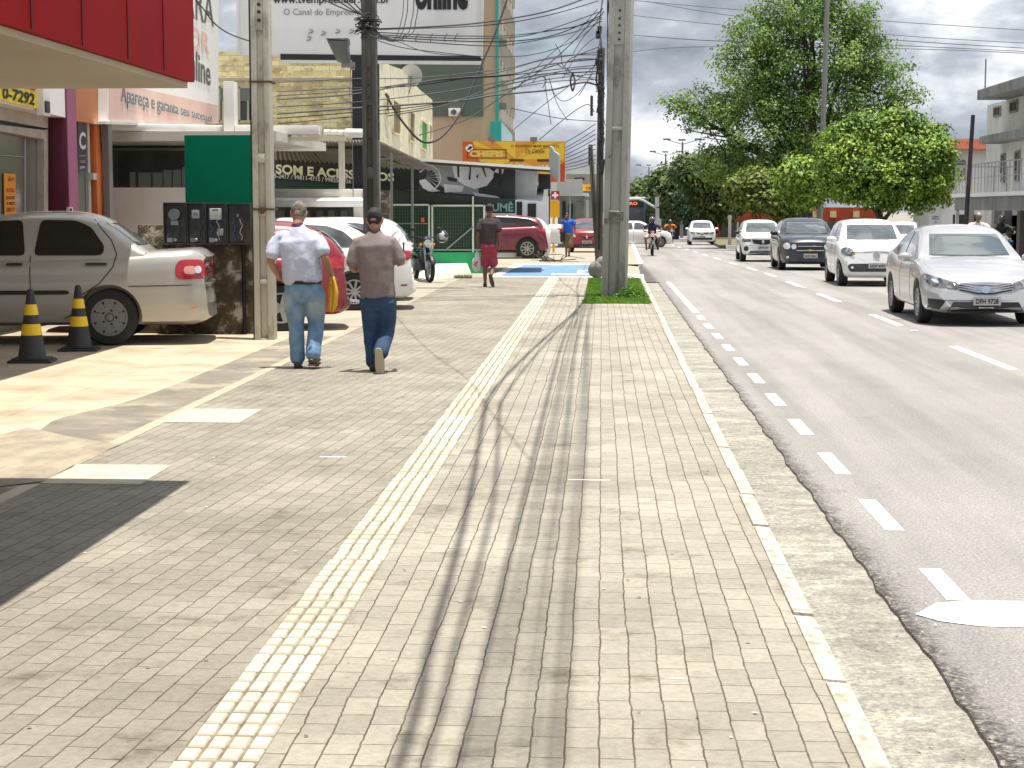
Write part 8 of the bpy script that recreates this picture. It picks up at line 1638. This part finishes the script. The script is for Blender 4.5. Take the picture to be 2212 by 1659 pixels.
for px in (((1358, 0), (1573, 19), (1919, 46), (2230, 66)), ((1398, 3), (1569, 32), (1915, 74), (2230, 94)), ((1358, 32), (1550, 53), (1941, 87), (2230, 105)), ((1358, 75), (1558, 89), (1900, 97), (2230, 112)), ((1360, 112), (1523, 101), (1980, 106), (2230, 116))):
    cable(px, 118, 120, .022, 'long cable crossing the sky behind the tall tree', 'cables across the open sky')
# heavy cables running over the pavement, above the frame: their shadows fall along it
sh_ = [([(-.598, 5.06), (-.645, 6.39), (-.697, 8.15), (-.78, 10.3), (-.97, 14.2), (-.995, 15.2), (-.961, 17.0), (-.789, 21.05), (-.469, 27.2), (-.25, 32.6)], .024, 5.4), ([(-.52, 5.06), (-.548, 6.4), (-.574, 8.16), (-.639, 10.3), (-.845, 14.2), (-.865, 15.2), (-.81, 17.75), (-.68, 21.5), (-.44, 27.2), (-.25, 32.6)], .017, 5.5),
    ([(-.414, 5.07), (-.42, 6.4), (-.437, 8.16), (-.445, 10.3), (-.472, 14.8), (-.486, 21.5), (-.42, 27), (-.3, 32.6)], .020, 5.8), ([(-.365, 5.07), (-.375, 8.16), (-.385, 12), (-.40, 16), (-.42, 22), (-.3, 32.6)], .011, 5.6), ([(-.32, 5.07), (-.33, 8), (-.345, 12), (-.37, 18), (-.36, 25), (-.25, 32.6)], .012, 6.0),
    ([(-.265, 5.07), (-.27, 8), (-.28, 14), (-.32, 22), (-.25, 32.6)], .009, 6.6), ([(-.215, 5.1), (-.23, 8), (-.24, 12), (-.29, 17), (-.30, 24), (-.2, 32.6)], .014, 7.2), ([(-.12, 5.1), (-.125, 8), (-.12, 12), (-.15, 18), (-.19, 26), (-.12, 32.6)], .021, 8.4), ([(-.165, 5.1), (-.17, 9), (-.18, 15), (-.2, 24), (-.15, 32.6)], .008, 6.4),
    ([(-3.6, 29), (-2.9, 24.9), (-2.0, 20), (-1.32, 16.8), (-.9, 14), (-.46, 11.3)], .008, 5.2), ([(-1.2, 46), (-.9, 40), (-.6, 36), (-.4, 33)], .012, 5.2), ([(.1, 50), (-.1, 43), (-.3, 36), (-.3, 33)], .014, 5.4), ([(-.4, 56), (-.45, 46), (-.5, 38), (-.4, 30), (-.36, 24)], .014, 5.4)]
for P_, r, z in sh_:
    if P_[0][1] < 6: P_ = [(P_[0][0], q_) for q_ in (-14, -10, -6, -2, 1)]+P_
    pts = spline([(x+SX*z*(1-.0), y-SY*z, z+.25*((y-16)/16)**2*.6) for x, y in P_]); b = MB().tube(pts, r*.8, 7)
    o = obj('heavy_cable', b, M_cab, smooth=True, fixn=False); tag(o, 'heavy cable high over the pavement, seen by its long soft shadow', 'cable', 'heavy cables above the pavement')
# stone lying beside the big pole, and the weeds at its foot
p = gr(1283, 600); b = MB(); b.sphere((0, 0, .22), (.19, .17, .21), 16, 12); b.sphere((.12, .05, .38), (.14, .14, .16), 12, 9)
o = organic('stone', b, mat('stone_grey', (.17, .165, .15), .9, col2=(.21, .20, .185), ns=6, bump=.4), None, .02, .04, 4, 2); o.location = (p.x+.05, p.y-.2, -.02); tag(o, 'grey rounded stone leaning against the back of the big pole', 'stone')
r = np.random.default_rng(5); k = 260; P = np.stack([r.normal(.0, .13, k), r.normal(0, .10, k), np.abs(r.normal(.07, .06, k))+.01], 1); Nn = r.normal(size=(k, 3)); Nn /= np.linalg.norm(Nn, axis=1)[:, None]; a = np.cross(Nn, r.normal(size=(k, 3))); a /= np.linalg.norm(a, axis=1)[:, None]; bb = np.cross(Nn, a)
v = np.stack([P-a*.035, P-bb*.02, P+a*.035, P+bb*.02], 1).reshape(-1, 3); p = gr(1362, 645); wd = thing('weed', 'leafy green weed growing at the right foot of the big pole', 'plant', (p.x, p.y, 0)); raw_mesh('leaves', v, 4, [leaf_mat('weed_leaf', (.10, .25, .03))], None, wd)
# small tufts where paving meets wall and ramp
for i, (u, v_, lb) in enumerate(((1000, 602, 'small dry tuft at the foot of the white ramp'), (1055, 560, 'small weed tuft beside the maroon SUV wheel'))):
    p = grs(u, v_); vv = tufts(260, (-.22, .22, -.1, .1), .10, .012, 20+i); vv = vv; t = thing('weed', lb, 'plant', tuple(p)); raw_mesh('leaves', vv, 3, [L_olive[0]], None, t)
# branch lying behind the maroon SUV
p = grs(1195, 566); t = thing('fallen_branch', 'fallen leafy branch lying on the pavement behind the maroon SUV', 'branch', tuple(p)); b = MB()
for k in range(14): a = random.uniform(0, 3.1); b.tube([(random.uniform(-.5, .5), random.uniform(-.4, .4), .03), (random.uniform(-1, 1.1), random.uniform(-1.2, .8), random.uniform(.05, .35))], [.02, .008], 5)
obj('twigs', b, M_bark, t)
